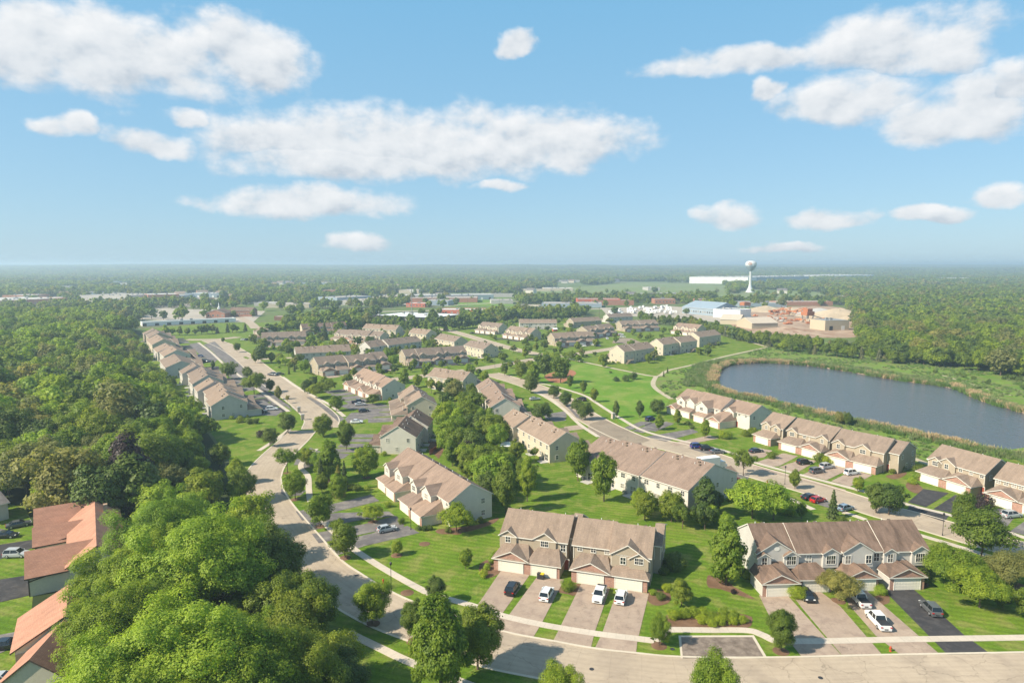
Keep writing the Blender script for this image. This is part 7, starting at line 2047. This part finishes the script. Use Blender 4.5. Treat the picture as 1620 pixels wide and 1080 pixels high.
# distant small houses among the trees
hm_ = []
for k, (wl, rf_) in enumerate((('sid_white', 'roof_tan'), ('sid_cream', 'roof_brown'), ('sid_white', 'roof_grey'), ('brick_far', 'roof_tan'))):
    w = MB(); r_ = MB(); gable_x(w, r_, -8, 8, -5.5, 5.5, 5.6, 9, oh=.5)
    hm_.append((w.mesh('wall', [M[wl]]), r_.mesh('roof', [M[rf_], M['trim']])))
rr = random.Random(12)
HS = [(-151.0, 1673.3), (-122.4, 1718.7), (-145.7, 1871.0), (139.4, 2448.8), (167.1, 2121.4), (197.9, 2194.8), (233.8, 2052.7), (355.9, 2273.4), (406.6, 2448.8), (459.1, 2547.1), (576.6, 2895.3), (604.0, 2769.1), (624.2, 2653.5), (31.2, 2194.8), (94.4, 1988.4), (1529.0, 3983.7), (-237.3, 2273.4), (-2243.6, 4553.8), (-2323.2, 4904.6), (-2183.8, 4904.6), (-667.6, 3353.6), (-1993.3, 6378.1)]
HS = [(x, y) for x, y in HS] + [(rr.uniform(-1, 1) * y * .75, y) for y in [rr.uniform(1100, 3200) for _ in range(60)]]
for (x, y) in HS:
    wm_, rm_ = hm_[rr.randrange(4)]
    r = thing('suburban_house', 'small gabled house showing between the distant trees', 'house', (x, y, terrain(x, y)), rr.uniform(-.8, .8), 'distant houses among the trees', (1.2, 1.2, 1.15))
    link('wall', wm_, r); link('roof', rm_, r)

# campers and boats parked in the storage yard
cm_ = MB(); cm_.box(-4, 4, -1.25, 1.25, .7, 3.3); cm_.box(-3, 3, -1.1, 1.1, 3.3, 3.5); cm_.box(-4.6, -4, -.3, .3, .7, .9)
cbm = cm_.mesh('camper_body', [M['metal_white']])
cw = MB()
for sx in (-.6, .6):
    cw.tube((sx, -1.3, .38), (sx, 1.3, .38), .38, .38, 10)
cwm = cw.mesh('wheels', [M['tyre']])
cg = MB(); cg.box(-2.5, -.5, -1.28, 1.28, 1.9, 2.6); cg.box(1, 2.4, -1.28, 1.28, 1.9, 2.6)
cgm = cg.mesh('window', [M['car_glass']])
for k in range(42):
    u = rr.random(); v = rr.random()
    px_ = Vector([(109.0, 771.7)][0]).lerp(Vector([(197.3, 801.3)][0]), u) + (Vector([(133.8, 905.2)][0]) - Vector([(109.0, 771.7)][0])) * v
    t = thing('camper', 'white camper parked in the open storage yard', 'camper', (px_.x, px_.y, 0), rr.choice((1.2, 1.3, 1.25, 2.8)), 'campers parked in the storage yard')
    link('camper_body', cbm, t); link('wheels', cwm, t); link('window', cgm, t)


# ------------------------------------------------------------------ vehicles
def car_protos():
    """Section-lofted bodies. x forward. Each type: roof line stations (x, half width, bottom, top)."""
    T = {
        'suv': dict(L=4.7, W=1.9, H=1.72, prof=[(-2.35, .62), (-2.3, 1.0), (-2.15, 1.08), (1.0, 1.08), (1.15, 1.05), (2.1, .92), (2.32, .72), (2.35, .5)], cab=(-2.22, -1.9, .35, 1.12), hr=1.72),
        'sedan': dict(L=4.8, W=1.84, H=1.45, prof=[(-2.4, .6), (-2.35, .88), (-2.1, 0.98), (-1.4, 1.0), (1.0, .98), (1.2, .94), (2.15, .8), (2.36, .64), (2.4, .45)], cab=(-1.75, -1.05, .25, 1.15), hr=1.45),
        'hatch': dict(L=4.3, W=1.8, H=1.52, prof=[(-2.15, .62), (-2.1, .98), (-1.9, 1.02), (.9, 1.0), (1.1, .97), (1.9, .84), (2.12, .64), (2.15, .45)], cab=(-2.0, -1.5, .2, 1.05), hr=1.52),
        'pickup': dict(L=5.7, W=2.0, H=1.85, prof=[(-2.85, .68), (-2.83, 1.12), (-0.9, 1.14), (1.3, 1.14), (1.45, 1.12), (2.55, 1.05), (2.8, .85), (2.85, .6)], cab=(-0.95, -0.75, 1.0, 1.55), hr=1.85),
    }
    out = {}
    for nm, d in T.items():
        Wd = d['W'] / 2
        b = MB()
        st = d['prof']
        secs = []
        for x, top in st:
            tx = abs(x) / (d['L'] / 2)
            hw = Wd * (1 - .10 * max(0, tx - .75) / .25)
            secs.append([(x, -hw * .96, .28), (x, -hw, .5), (x, -hw * .985, top * .86), (x, -hw * .9, top), (x, hw * .9, top), (x, hw * .985, top * .86), (x, hw, .5), (x, hw * .96, .28)])
        i0 = 0
        for s in secs:
            b.v += s
        for j in range(len(secs) - 1):
            for k in range(8):
                a = j * 8 + k; c = j * 8 + (k + 1) % 8
                b.f.append((a, c, c + 8, a + 8)); b.m.append(0)
        b.f.append(tuple(reversed(range(8)))); b.m.append(0)
        n = (len(secs) - 1) * 8
        b.f.append(tuple(range(n, n + 8))); b.m.append(0)
        # cabin: roof panel and pillars in paint
        xa, xb, xc, xd = d['cab']
        zb = max(t for _, t in st) - .02; zr = d['hr']; rw = Wd * .76; bw = Wd * .92
        roof = MB()
        roof.box(xb, xc, -rw, rw, zr - .06, zr)
        low = [(xa, -bw, zb), (xa, bw, zb), (xd, bw, zb), (xd, -bw, zb)]
        hi = [(xb, -rw, zr - .05), (xb, rw, zr - .05), (xc, rw, zr - .05), (xc, -rw, zr - .05)]
        gl = MB()
        gl.v += low + hi
        for k in range(4):
            gl.f.append((k, (k + 1) % 4, 4 + (k + 1) % 4, 4 + k)); gl.m.append(0)
        for k in range(4):
            roof.tube(low[k], hi[k], .055, .05, 4, cap=False)
        xm = (xb + xc) / 2 + .05
        for s in (-1, 1):
            roof.tube((xm, s * bw * 1.0, zb), (xm, s * rw * 1.01, zr - .05), .05, .05, 4, cap=False)
        if nm == 'suv' or nm == 'hatch':
            for s in (-1, 1):
                roof.box(xb + .2, xc - .1, s * rw * .9 - .03, s * rw * .9 + .03, zr + .03, zr + .08)
        # mirrors
        for s in (-1, 1):
            roof.box(xd - .35, xd - .15, s * (Wd + .09) - .1, s * (Wd + .09) + .1, zb, zb + .16)
        parts = {'body': b.mesh('body', [M['paint']], False), 'roof': roof.mesh('roof', [M['paint']]), 'windows': gl.mesh('windows', [M['car_glass']])}
        wh = MB(); wh.tube((0, -.13, 0), (0, .13, 0), .35, .35, 16); wh.tube((0, .13, 0), (0, -.13, 0), .35, .35, 16)
        rim = MB(); rim.tube((0, -.12, 0), (0, -.15, 0), .23, .2, 12); rim.tube((0, .12, 0), (0, .15, 0), .23, .2, 12)
        parts['wheel'] = wh.mesh('wheel', [M['tyre']]); parts['rim'] = rim.mesh('rim', [M['rim']])
        hl = MB(); e = d['L'] / 2
        hl.box(-.1, .05, -.17, .17, -.07, .07)
        parts['headlight'] = hl.mesh('headlight', [M['lens']])
        parts['tail_light'] = hl.mesh('tail_light', [M['tail']])
        gr = MB(); gr.box(e - .06, e + .03, -.45, .45, .42, .66); gr.box(-e - .03, -e + .06, -.3, .3, .42, .6)
        parts['grille'] = gr.mesh('grille', [M['metal_dark']])
        if nm == 'pickup':
            bd = MB(); bd.box(-2.7, -1.0, -.84, .84, 1.12, 1.17); parts['tonneau_cover'] = bd.mesh('tonneau_cover', [M['bed']])
        out[nm] = (d, parts)
    return out


CP = car_protos()


def car(ty, x, y, ang, color, label, group='parked cars'):
    d, parts = CP[ty]
    r = thing('parked_car' if ty != 'pickup' else 'pickup_truck', label, 'car' if ty != 'pickup' else 'pickup truck', (x, y, 0.085), radians(ang), group)
    for k in ('body', 'roof', 'windows', 'grille', 'tonneau_cover'):
        if k in parts:
            o = link(k, parts[k], r); o.color = (*color, 1)
    for sx in (-.3, .31):
        for s in (-1, 1):
            w = link('wheel', parts['wheel'], r, (d['L'] * sx, s * (d['W'] / 2 - .14), .35))
            link('rim', parts['rim'], w)
    for s in (-1, 1):
        link('headlight', parts['headlight'], r, (d['L'] / 2 - .02, s * d['W'] * .36, .74))
        link('tail_light', parts['tail_light'], r, (-d['L'] / 2 + .02, s * d['W'] * .38, .86))


WHT = (.72, .72, .71); BLK = (.012, .012, .014); SIL = (.42, .43, .44); GRY = (.10, .105, .11); BLU = (.015, .03, .10); RED = (.42, .01, .012); NAV = (.02, .03, .05); MAR = (.13, .012, .015)
CARS = [
    ('suv', [(0.1, 116.5)][0], 72.5, BLK, 'black suv on the leftmost drive of the tan row'),
    ('suv', [(6.3, 114.4)][0], 72.5, WHT, 'white suv seen from behind on the second drive of the tan row'),
    ('pickup', [(15.9, 114.3)][0], -107.5, WHT, 'white pickup facing the street on the third drive of the tan row'),
    ('suv', [(19.6, 113.3)][0], 72.5, WHT, 'smaller white suv with sunroof on the fourth drive of the tan row'),
    ('sedan', [(53.3, 114.2)][0], -95, BLK, 'black minivan facing the street on the second drive of the grey row'),
    ('pickup', [(62.1, 112.7)][0], 87, WHT, 'white pickup half under the ornamental tree'),
    ('pickup', [(61.5, 105.4)][0], 87, WHT, 'white pickup with black bed cover at the end of the third drive'),
    ('suv', [(72.8, 109.3)][0], 84, GRY, 'dark grey suv on the fresh black asphalt drive'),
    ('sedan', [(76.7, 165.1)][0], 25, BLK, 'black car beside the red one by the rear street'),
    ('hatch', [(77.8, 162.9)][0], 25, RED, 'bright red hatchback by the rear street'),
    ('hatch', [(82.0, 157.3)][0], 25, (.2, .27, .35), 'blue-grey hatchback parked by the rear street'),
    ('sedan', [(78.4, 207.8)][0], 20, NAV, 'dark blue sedan in front of the single pondside garage'),
    ('suv', [(88.4, 195.0)][0], 15, BLK, 'black suv on the third pondside drive'),
    ('suv', [(88.3, 186.6)][0], 22, GRY, 'dark grey suv nearer the street among the pondside cars'),
    ('suv', [(93.2, 190.8)][0], 22, SIL, 'silver suv behind the dark grey one'),
    ('suv', [(97.6, 185.0)][0], 20, WHT, 'white suv on the right pondside drive'),
    ('suv', [(119.4, 152.7)][0], 12, SIL, 'silver suv on the drive at the right edge'),
    ('suv', [(61.0, 212.9)][0], 8, (.01, .03, .2), 'bright blue suv, left of three parked abreast'),
    ('suv', [(63.4, 210.2)][0], 2, BLK, 'black suv, middle of three parked abreast'),
    ('sedan', [(65.7, 206.6)][0], 5, GRY, 'dark grey sedan, right of three parked abreast'),
    ('suv', [(53.7, 251.2)][0], 26, (.02, .035, .09), 'dark blue car on the drive beside the park lawn'),
    ('sedan', [(62.4, 177.5)][0], 38, MAR, 'dark red car behind the wide brown roof'),
    ('suv', [(30.8, 289.1)][0], 130, BLK, 'black suv driving on the curving street by the park'),
    ('sedan', [(10.1, 290.5)][0], 20, SIL, 'silver car beside the dark garage gable'),
    ('hatch', [(-28.3, 144.2)][0], 30, SIL, 'silver hatchback on the grey drive of the white row'),
    ('suv', [(-99.4, 269.6)][0], 15, WHT, 'white suv beside the grey end gable of the stepped row'),
    ('pickup', [(-102.2, 263.8)][0], 20, BLK, 'black pickup between the white suv and the grey gable'),
    ('pickup', [(-66.9, 283.6)][0], 20, NAV, 'navy pickup behind the silver sedan at the white gables'),
    ('sedan', [(-64.9, 278.9)][0], 15, SIL, 'silver sedan at the white gables'),
    ('hatch', [(-60.6, 266.4)][0], 25, NAV, 'dark blue car beside the small ornamental tree'),
    ('sedan', [(-59.1, 247.1)][0], 8, WHT, 'long white sedan on the drive at the cross pavement'),
    ('pickup', [(-129.8, 355.7)][0], -20, NAV, 'dark pickup at the corner lawn with its nose to the street'),
    ('hatch', [(-126.5, 357.7)][0], 30, (.12, .12, .06), 'olive car beside the dark pickup on the corner drive'),
    ('sedan', [(-213.1, 523.9)][0], 10, WHT, 'white sedan before the end-on row at the street end'),
    ('sedan', [(-203.5, 429.5)][0], -30, BLU, 'blue car on the far striped drives'),
    ('sedan', [(-189.7, 406.5)][0], -20, BLK, 'black car on the far striped drives'),
    ('suv', [(-209.3, 522.1)][0], 10, BLK, 'black suv left of the end-on row'),
    ('sedan', [(-70.0, 366.4)][0], 30, NAV, 'dark blue car before the cream-ended row'),
    ('sedan', [(-34.3, 574.0)][0], 20, BLK, 'black sedan left of the low cream garages'),
    ('suv', [(52.2, 483.6)][0], -10, WHT, 'white suv on the drive by the street bend'),
    ('sedan', [(56.5, 495.1)][0], -100, BLK, 'black car behind the white suv at the bend'),
    ('sedan', [(61.7, 490.1)][0], 160, WHT, 'white car on the drive right of the bend'),
    ('sedan', [(62.9, 483.6)][0], 160, NAV, 'dark car beside the white one right of the bend'),
    ('hatch', [(87.9, 557.5)][0], 10, RED, 'red car on the drives below the campers'),
    ('suv', [(93.0, 563.2)][0], 0, WHT, 'white van beside the red car'),
    ('sedan', [(91.5, 545.0)][0], 0, WHT, 'white sedan nearest the cul-de-sac'),
    ('sedan', [(76.7, 531.8)][0], -90, WHT, 'white car end-on before the second row at the bend'),
    ('suv', [(-102.3, 131.1)][0], 4, SIL, 'silver suv before the orange roofed house'),
    ('sedan', [(-111.9, 140.8)][0], 6, BLK, 'black car above the silver suv at the left edge'),
    ('sedan', [(-113.6, 146.9)][0], 40, GRY, 'grey car half under the big grey-green tree'),
    ('sedan', [(-79.5, 98.2)][0], 8, BLK, 'black sedan on the lower drive at the left edge'),
    ('sedan', [(-73.6, 89.5)][0], 8, SIL, 'silver car cut by the bottom left corner'),
    ('pickup', [(288.9, 629.0)][0], 0, WHT, 'white truck in the dirt yard beside the concrete shed'),
]
for ty, (x, y), ang, c, lab in CARS:
    car(ty, x, y, ang, c, lab)

# box truck at the garage of the wide brown roof
x, y = [(58.1, 189.1)][0]
t = thing('box_truck', 'white box truck with open rear door beside the wide brown roof', 'truck', (x, y, .09), radians(20))
mb = MB(); mb.box(-4, 2.6, -1.25, 1.25, 1.0, 1.12); mb.box(-4, 2.6, 1.15, 1.25, 1.12, 3.9); mb.box(-4, 2.6, -1.25, -1.15, 1.12, 3.9); mb.box(2.5, 2.6, -1.15, 1.15, 1.12, 3.9); mb.box(-4, 2.6, -1.25, 1.25, 3.9, 4.0); mb.obj('cargo_box', M['metal_white'], t)
mb = MB(); mb.box(2.8, 4.6, -1.05, 1.05, .6, 2.5); mb.box(4.6, 5.3, -1.0, 1.0, .6, 1.5); mb.obj('cab', M['metal_white'], t)
mb = MB(); mb.box(3.9, 4.65, -1.0, 1.0, 1.6, 2.3); mb.obj('windscreen', M['car_glass'], t)
for sx in (-2.8, 3.9):
    for s in (-1, 1):
        mb = MB(); mb.tube((sx, s * .95, .45), (sx, s * 1.2, .45), .45, .45, 12); mb.obj('wheel', M['tyre'], t)

# ------------------------------------------------------------------ street furniture
def lamp(label, x, y, h=4.6):
    t = thing('street_lamp', label, 'street lamp', (x, y, 0), 0, 'street lamps')
    mb = MB(); mb.tube((0, 0, 0), (0, 0, .5), .12, .09, 8); mb.tube((0, 0, .5), (0, 0, h), .06, .045, 8); mb.obj('post', M['metal_dark'], t)
    mb = MB(); mb.lathe([(.08, h), (.2, h + .12), (.24, h + .5), (.05, h + .72)], 8); mb.obj('lantern', M['metal_dark'], t)


for (x, y, lab) in [(-22.5, 117.5, 'black lamp post beside the red hydrant on the curve'), (74.9, 176.5, 'black lamp post before the pondside drives'), (-23.0, 145.1, 'black lamp post at the garage of the white row'), (-37.1, 349.7, 'lamp post at the pale cross street'), (95.9, 141.9, 'thin sign pole on the verge of the right street'), (-10.0, 384.8, 'lamp post at the far side of the junction')]:
    lamp(lab, x, y)


def hydrant(label, x, y):
    t = thing('fire_hydrant', label, 'fire hydrant', (x, y, 0), 0, 'red fire hydrants')
    mb = MB(); mb.lathe([(.2, 0), (.2, .08), (.13, .1), (.13, .62), (.17, .64), (.17, .7), (.12, .82), (.03, .9)], 10); mb.obj('barrel', M['hydrant'], t)
    for s in (-1, 1):
        mb = MB(); mb.tube((0, 0, .5), (s * .24, 0, .5), .07, .07, 8); mb.obj('nozzle', M['hydrant'], t)


for (x, y, lab) in [(-24.4, 119.7, 'red hydrant on the verge inside the street curve'), (59.1, 97.4, 'red hydrant on the grass between the last drives'), (70.5, 177.6, 'red hydrant on the verge opposite the pondside row')]:
    hydrant(lab, x, y)
# bins at the second garage
for (x, y, c, lab) in [(5.2, 121.5, 'metal_dark', 'dark wheeled bin beside the second garage'), (5.8, 121.3, 'yellow', 'wheeled bin with yellow lid beside the second garage')]:
    t = thing('wheeled_bin', lab, 'bin', (x, y, .08), radians(-17))
    mb = MB(); mb.slab([(-.32, -.38, 1.0), (.32, -.38, 1.0), (.32, .38, 1.0), (-.32, .38, 1.0)], .95, 0, 0); mb.obj('bin_body', M['metal_dark'], t)
    mb = MB(); mb.box(-.34, .34, -.42, .42, 1.0, 1.1); mb.obj('lid', M[c], t)
# entrance pillars
for (x, y, lab) in [(-81.3, 252.6, 'brick entrance pillar at the main street bend'), (-87.0, 265.9, 'second brick pillar at the main street bend'), (39.6, 254.7, 'white stone entrance pillar beside the park pavement')]:
    t = thing('entrance_pillar', lab, 'pillar', (x, y, 0), .4)
    mb = MB(); mb.box(-.6, .6, -.6, .6, 0, 2.0); mb.obj('shaft', M['rock'], t)
    mb = MB(); mb.box(-.75, .75, -.75, .75, 2.0, 2.2); mb.box(-.5, .5, -.5, .5, 2.2, 2.4); mb.obj('cap', M['concrete'], t)
# utility boxes and lids
for (x, y, lab) in [(25.2, 98.0, 'round iron manhole lid near the parking bay kerb'), (11.9, 92.8, 'iron manhole lid in the middle of the street'), (-30.2, 122.8, 'iron manhole lid in the curve'), (45.1, 90.7, 'iron manhole lid at the bottom edge')]:
    mb = MB(); mb.lathe([(.36, 0), (.36, .02), (.02, .025)], 14); o = mb.obj('manhole_lid', M['metal_dark']); o.location = (x, y, .036); tag(o, lab, 'manhole lid')
# mulch rings under the street trees
ring = MB(); ring.lathe([(1.25, 0), (1.0, .07), (.02, .12)], 16)
rme = ring.mesh('mulch_ring', [M['mulch']])
for t in NAMED[:16] + NAMED[22:27]:
    if t[1] < 190:
        o = link('mulch_ring', rme, None, (t[0], t[1], .025)); tag(o, None, None, None, 'structure')
for (x, y) in [(-18.9, 137.5), (-19.3, 116.0)]:
    o = link('mulch_ring', rme, None, (x, y, .025)); tag(o, None, None, None, 'structure')
# planting beds
for pts in ([(25.4, 105.0), (27.1, 108.7), (30.9, 109.5), (40.3, 108.3), (40.5, 105.8), (38.6, 103.9), (32.6, 104.1), (26.2, 103.7)], [(8.4, 116.4), (9.6, 119.1), (12.6, 119.5), (12.9, 118.4), (11.5, 115.0), (10.3, 115.4)],
            [(24.6, 115.4), (27.1, 117.4), (29.0, 115.7), (28.1, 112.5), (25.8, 111.3), (24.5, 112.5)], [(-6.4, 128.0), (-3.2, 130.4), (-2.2, 124.9), (-4.1, 121.9), (-6.1, 122.7)],
            [(38.1, 122.9), (39.9, 121.3), (42.4, 116.7), (43.9, 113.8), (42.0, 114.5), (38.7, 117.4), (36.7, 118.2)], [(74.6, 120.5), (79.2, 121.3), (78.0, 118.2), (75.0, 117.4)], [(65.8, 114.5), (68.7, 115.2), (67.4, 112.4), (65.3, 111.7)],
            [(91.8, 132.5), (94.5, 133.5), (92.9, 125.4), (96.5, 119.0), (95.5, 116.7), (91.5, 118.2), (91.6, 124.6)], [(-16.9, 145.4), (-8.4, 147.8), (-3.4, 152.6), (-4.3, 148.9), (-9.6, 144.3), (-15.7, 142.6)],
            [(107.9, 176.2), (111.9, 179.7), (111.5, 175.8), (110.1, 172.0), (106.9, 169.2), (106.1, 171.5)], [(106.7, 183.9), (111.6, 186.0), (114.6, 187.1), (112.1, 183.9), (107.3, 180.7)]):
    area('planting_bed', pts, .048, M['mulch'], 3)
# sprawling white canopy and patio things
x, y = [(-1.8, 208.6)][0]
t = thing('canopy', 'white tilted shade canopy on the lawn behind the beige row', 'canopy', (x, y, 0), -.2)
mb = MB(); mb.slab([(-1.9, -1.2, 2.1), (1.9, -1.2, 2.1), (1.9, 1.2, 3.0), (-1.9, 1.2, 3.0)], .08, 0, 0); mb.obj('cloth', M['metal_white'], t)
for sx in (-1.8, 1.8):
    for sy, hz in ((-1.1, 2.1), (1.1, 2.95)):
        mb = MB(); mb.tube((sx, sy, 0), (sx, sy, hz), .04, .04, 6); mb.obj('post', M['metal_grey'], t)
x, y = [(38.4, 594.3)][0]
t = thing('playhouse', 'red and white playhouse at the corner of the grey back', 'playhouse', (x, y, 0), .3)
mb = MB(); mb.box(-2, 2, -1.6, 1.6, 0, 2.2); mb.obj('body', M['red_wall'], t)
mb = MB(); mb.slab([(-2.3, -1.9, 2.1), (2.3, -1.9, 2.1), (2.3, 0, 3.3), (-2.3, 0, 3.3)], .1, 0, 0); mb.slab([(2.3, 1.9, 2.1), (-2.3, 1.9, 2.1), (-2.3, 0, 3.3), (2.3, 0, 3.3)], .1, 0, 0); mb.obj('roof', M['metal_white'], t)
# wood fence round the bark yard
x0, y0 = [(-26.1, 204.8)][0]
t = thing('wood_fence', 'red-brown board fence beside the bark yard', 'fence', (x0, y0, 0), radians(75))
for k in range(30):
    if k == 0:
        bmh = MB(); bmh.box(-.22, .22, -.02, .02, 0, 1.5); bme = bmh.mesh('board', [M['wood_red']])
    link('board', bme, t, (k * .5, 0, 0))



def near_building(x, y):
    """Keeps the ground in front of and under the distant buildings open."""
    for (a, d, L, dep, fr_) in BLDG:
        rx, ry = x - a.x, y - a.y
        u = rx * d.x + ry * d.y; v = -rx * d.y + ry * d.x
        if -12 < u < L + 12 and -fr_ < v < dep + 6:
            return True
    return False


# ---- everything from the back of the estate to the horizon
OPEN = [[(-2.2, 1133.2), (7.2, 1513.3), (409.9, 2273.4), (608.1, 2121.4), (621.8, 1871.0), (393.2, 1197.8), (201.3, 1113.2)],
        [(305.0, 1039.8), (580.8, 1630.2), (674.3, 1477.9), (633.6, 1245.0), (526.8, 1039.8)],
        [(175.5, 538.8), (285.7, 855.9), (338.6, 960.5), (453.0, 990.7), (453.0, 879.8), (285.0, 538.8), (233.1, 495.8)],
        [(77.1, 672.3), (106.6, 932.0), (232.3, 975.3), (310.4, 879.8), (210.2, 619.0), (177.3, 687.1)],
        [(-108.2, 946.0), (-127.8, 1220.9), (0.0, 1270.0), (10.8, 946.0)],
        [(519.1, 1988.4), (593.2, 2273.4), (1103.5, 2448.8), (956.4, 2121.4)],
        [(-236.1, 726.9), (-280.8, 892.3), (84.9, 990.7), (235.9, 990.7), (204.1, 855.9), (71.5, 833.2), (-88.4, 771.7), (-177.7, 744.2)],
        [(-182.9, 442.7), (-314.9, 538.8), (-720.2, 1220.9), (-2059.2, 2895.3), (-319.0, 442.7)] if False else [(-251.7, 619.0), (-387.7, 946.0), (-392.6, 1057.2), (-285.2, 879.8), (-219.1, 619.0)],
        [(-698.2, 822.3), (-612.2, 855.9), (-807.3, 1220.9), (-960.0, 1133.2)], [(-307.2, 538.8), (-406.2, 726.9), (-295.3, 702.5), (-241.0, 607.0)],
        [(-290.4, 1220.9), (-257.6, 932.0), (-192.2, 960.5), (-174.2, 1220.9), (-205.9, 1444.2)], [(-183.4, 1133.2), (-223.2, 1381.1), (-27.5, 1444.2), (-21.6, 1133.2)],
        [(-651.2, 990.7), (-855.7, 1323.2), (-566.3, 1323.2), (-415.3, 990.7)], [(-402.7, 726.9), (-491.9, 905.2), (-336.5, 905.2), (-267.1, 702.5)]]
estate = [(-355.9, 563.1), (-308.4, 672.3), (-159.2, 573.5), (-69.2, 658.1), (64.7, 753.1), (182.5, 658.1), (185.5, 495.8), (230.7, 436.4), (268.8, 343.9), (383.4, 219.4), (110.1, 58.0), (-105.2, 58.0), (-567.5, 343.9)]
rr = random.Random(99)
for x, y in scatter([(-946.3, 702.5), (-487.4, 718.6), (-308.4, 672.3), (-162.2, 584.2), (-70.7, 672.3), (66.3, 771.7), (219.0, 791.2), (504.9, 990.7), (978.5, 1270.0), (1847.0, 1220.9), (2045.5, 1444.2), (-2210.2, 1444.2)], 10.5, 4, .5):
    if abs(x) > 0.8 * y + 30 or inside(estate, x, y) or inside(left_wood, x, y) or inside(right_wood, x, y):
        continue
    if any(inside(q, x, y) for q in OPEN) or near_building(x, y):
        if rr.random() > 0.035:
            continue
    d = noise.noise(Vector((x * .008, y * .008, 5)))
    if rr.random() < 0.72 + d * 0.9:
        FAR.append((x, y, 0, rr.uniform(.8, 1.45), rr.uniform(0, 6.28)))
stuff_instances('distant_trees', FAR, FARM, 'trees merging into one mass beyond the estate')


def clump(seed, nt, spread, leaf, nl, size, hh):
    rs = np.random.RandomState(seed)
    Vs = []
    for i in range(nt):
        V, _ = crown(seed * 50 + i, 5.5, 1.0, 11, nl, size, 12, 'wide', .42)
        o = np.array([rs.uniform(-spread, spread), rs.uniform(-spread, spread), 0])
        k = rs.uniform(.8, 1.3)
        Vs.append(V * np.array([k, k, k * hh]) + o)
    return mesh_np('tree_clump', np.concatenate(Vs), 4, [LEAF[leaf]])


CL = [clump(i, 7, 13, lf, 150, 2.0, 1.0) for i, lf in enumerate(('oak', 'maple', 'dark', 'oak', 'grey'))]
CL2 = [clump(20 + i, 14, 34, lf, 90, 3.6, 1.0) for i, lf in enumerate(('oak', 'maple', 'dark', 'oak', 'grey'))]
pc = []
for x, y in scatter([(-2600, 1190), (2600, 1190), (3300, 3600), (-3300, 3600)], 25, 6, .5):
    if abs(x) > 0.8 * y + 40 or any(inside(q, x, y) for q in OPEN) or near_building(x, y):
        continue
    d = noise.noise(Vector((x * .003, y * .0022, 2)))
    if noise.noise(Vector((x * .0024, y * .0042, 30))) > 0.2:
        continue
    if rr.random() < 0.78 + d * 0.9 + (0.1 if y > 2300 else 0):
        pc.append((x, y, terrain(x, y), rr.uniform(.8, 1.25), rr.uniform(0, 6.28)))
stuff_instances('far_woodland', pc, CL, 'tree-covered suburbs far behind the estate')
pc = []
for x, y in scatter([(-3000, 3600), (3000, 3600), (8200, 10000), (-8200, 10000)], 66, 16, .5):
    if abs(x) > 0.8 * y + 60:
        continue
    if rr.random() < 0.9:
        pc.append((x, y, terrain(x, y), rr.uniform(.9, 1.4), rr.uniform(0, 6.28)))
stuff_instances('horizon_woodland', pc, CL2, 'tree-covered land fading towards the horizon')
# rising land under the far woods
hm = MB()
NX, NY = 70, 50
for j in range(NY + 1):
    yy = 2600 + (11000 - 2600) * j / NY
    for i in range(NX + 1):
        xx = -9500 + 19000 * i / NX
        hm.v.append((xx, yy, terrain(xx, yy) - (0.5 if j == 0 else -0.2)))
for j in range(NY):
    for i in range(NX):
        a = j * (NX + 1) + i
        hm.f.append((a, a + 1, a + NX + 2, a + NX + 1)); hm.m.append(0)
M['forest_floor'] = ground_mat('forest_floor', (0.035, 0.06, 0.02), (0.055, 0.085, 0.03), 0.003, 0.03, 0)
o = hm.obj('hills', M['forest_floor'], smooth=True); o['kind'] = 'structure'
# ------------------------------------------------------------------ summer haze
hz = MB(); hz.box(-10800, 10800, -300, 12000, -1.8, 78)
m = bpy.data.materials.new('haze_air'); m.use_nodes = True
nt = m.node_tree; nt.nodes.clear()
pv = nt.nodes.new('ShaderNodeVolumePrincipled')
pv.inputs['Color'].default_value = (0.66, 0.86, 1.0, 1)
pv.inputs['Density'].default_value = 0.00026
pv.inputs['Anisotropy'].default_value = 0.2
out = nt.nodes.new('ShaderNodeOutputMaterial')
nt.links.new(pv.outputs[0], out.inputs['Volume'])
o = hz.obj('haze', m); o['kind'] = 'stuff'
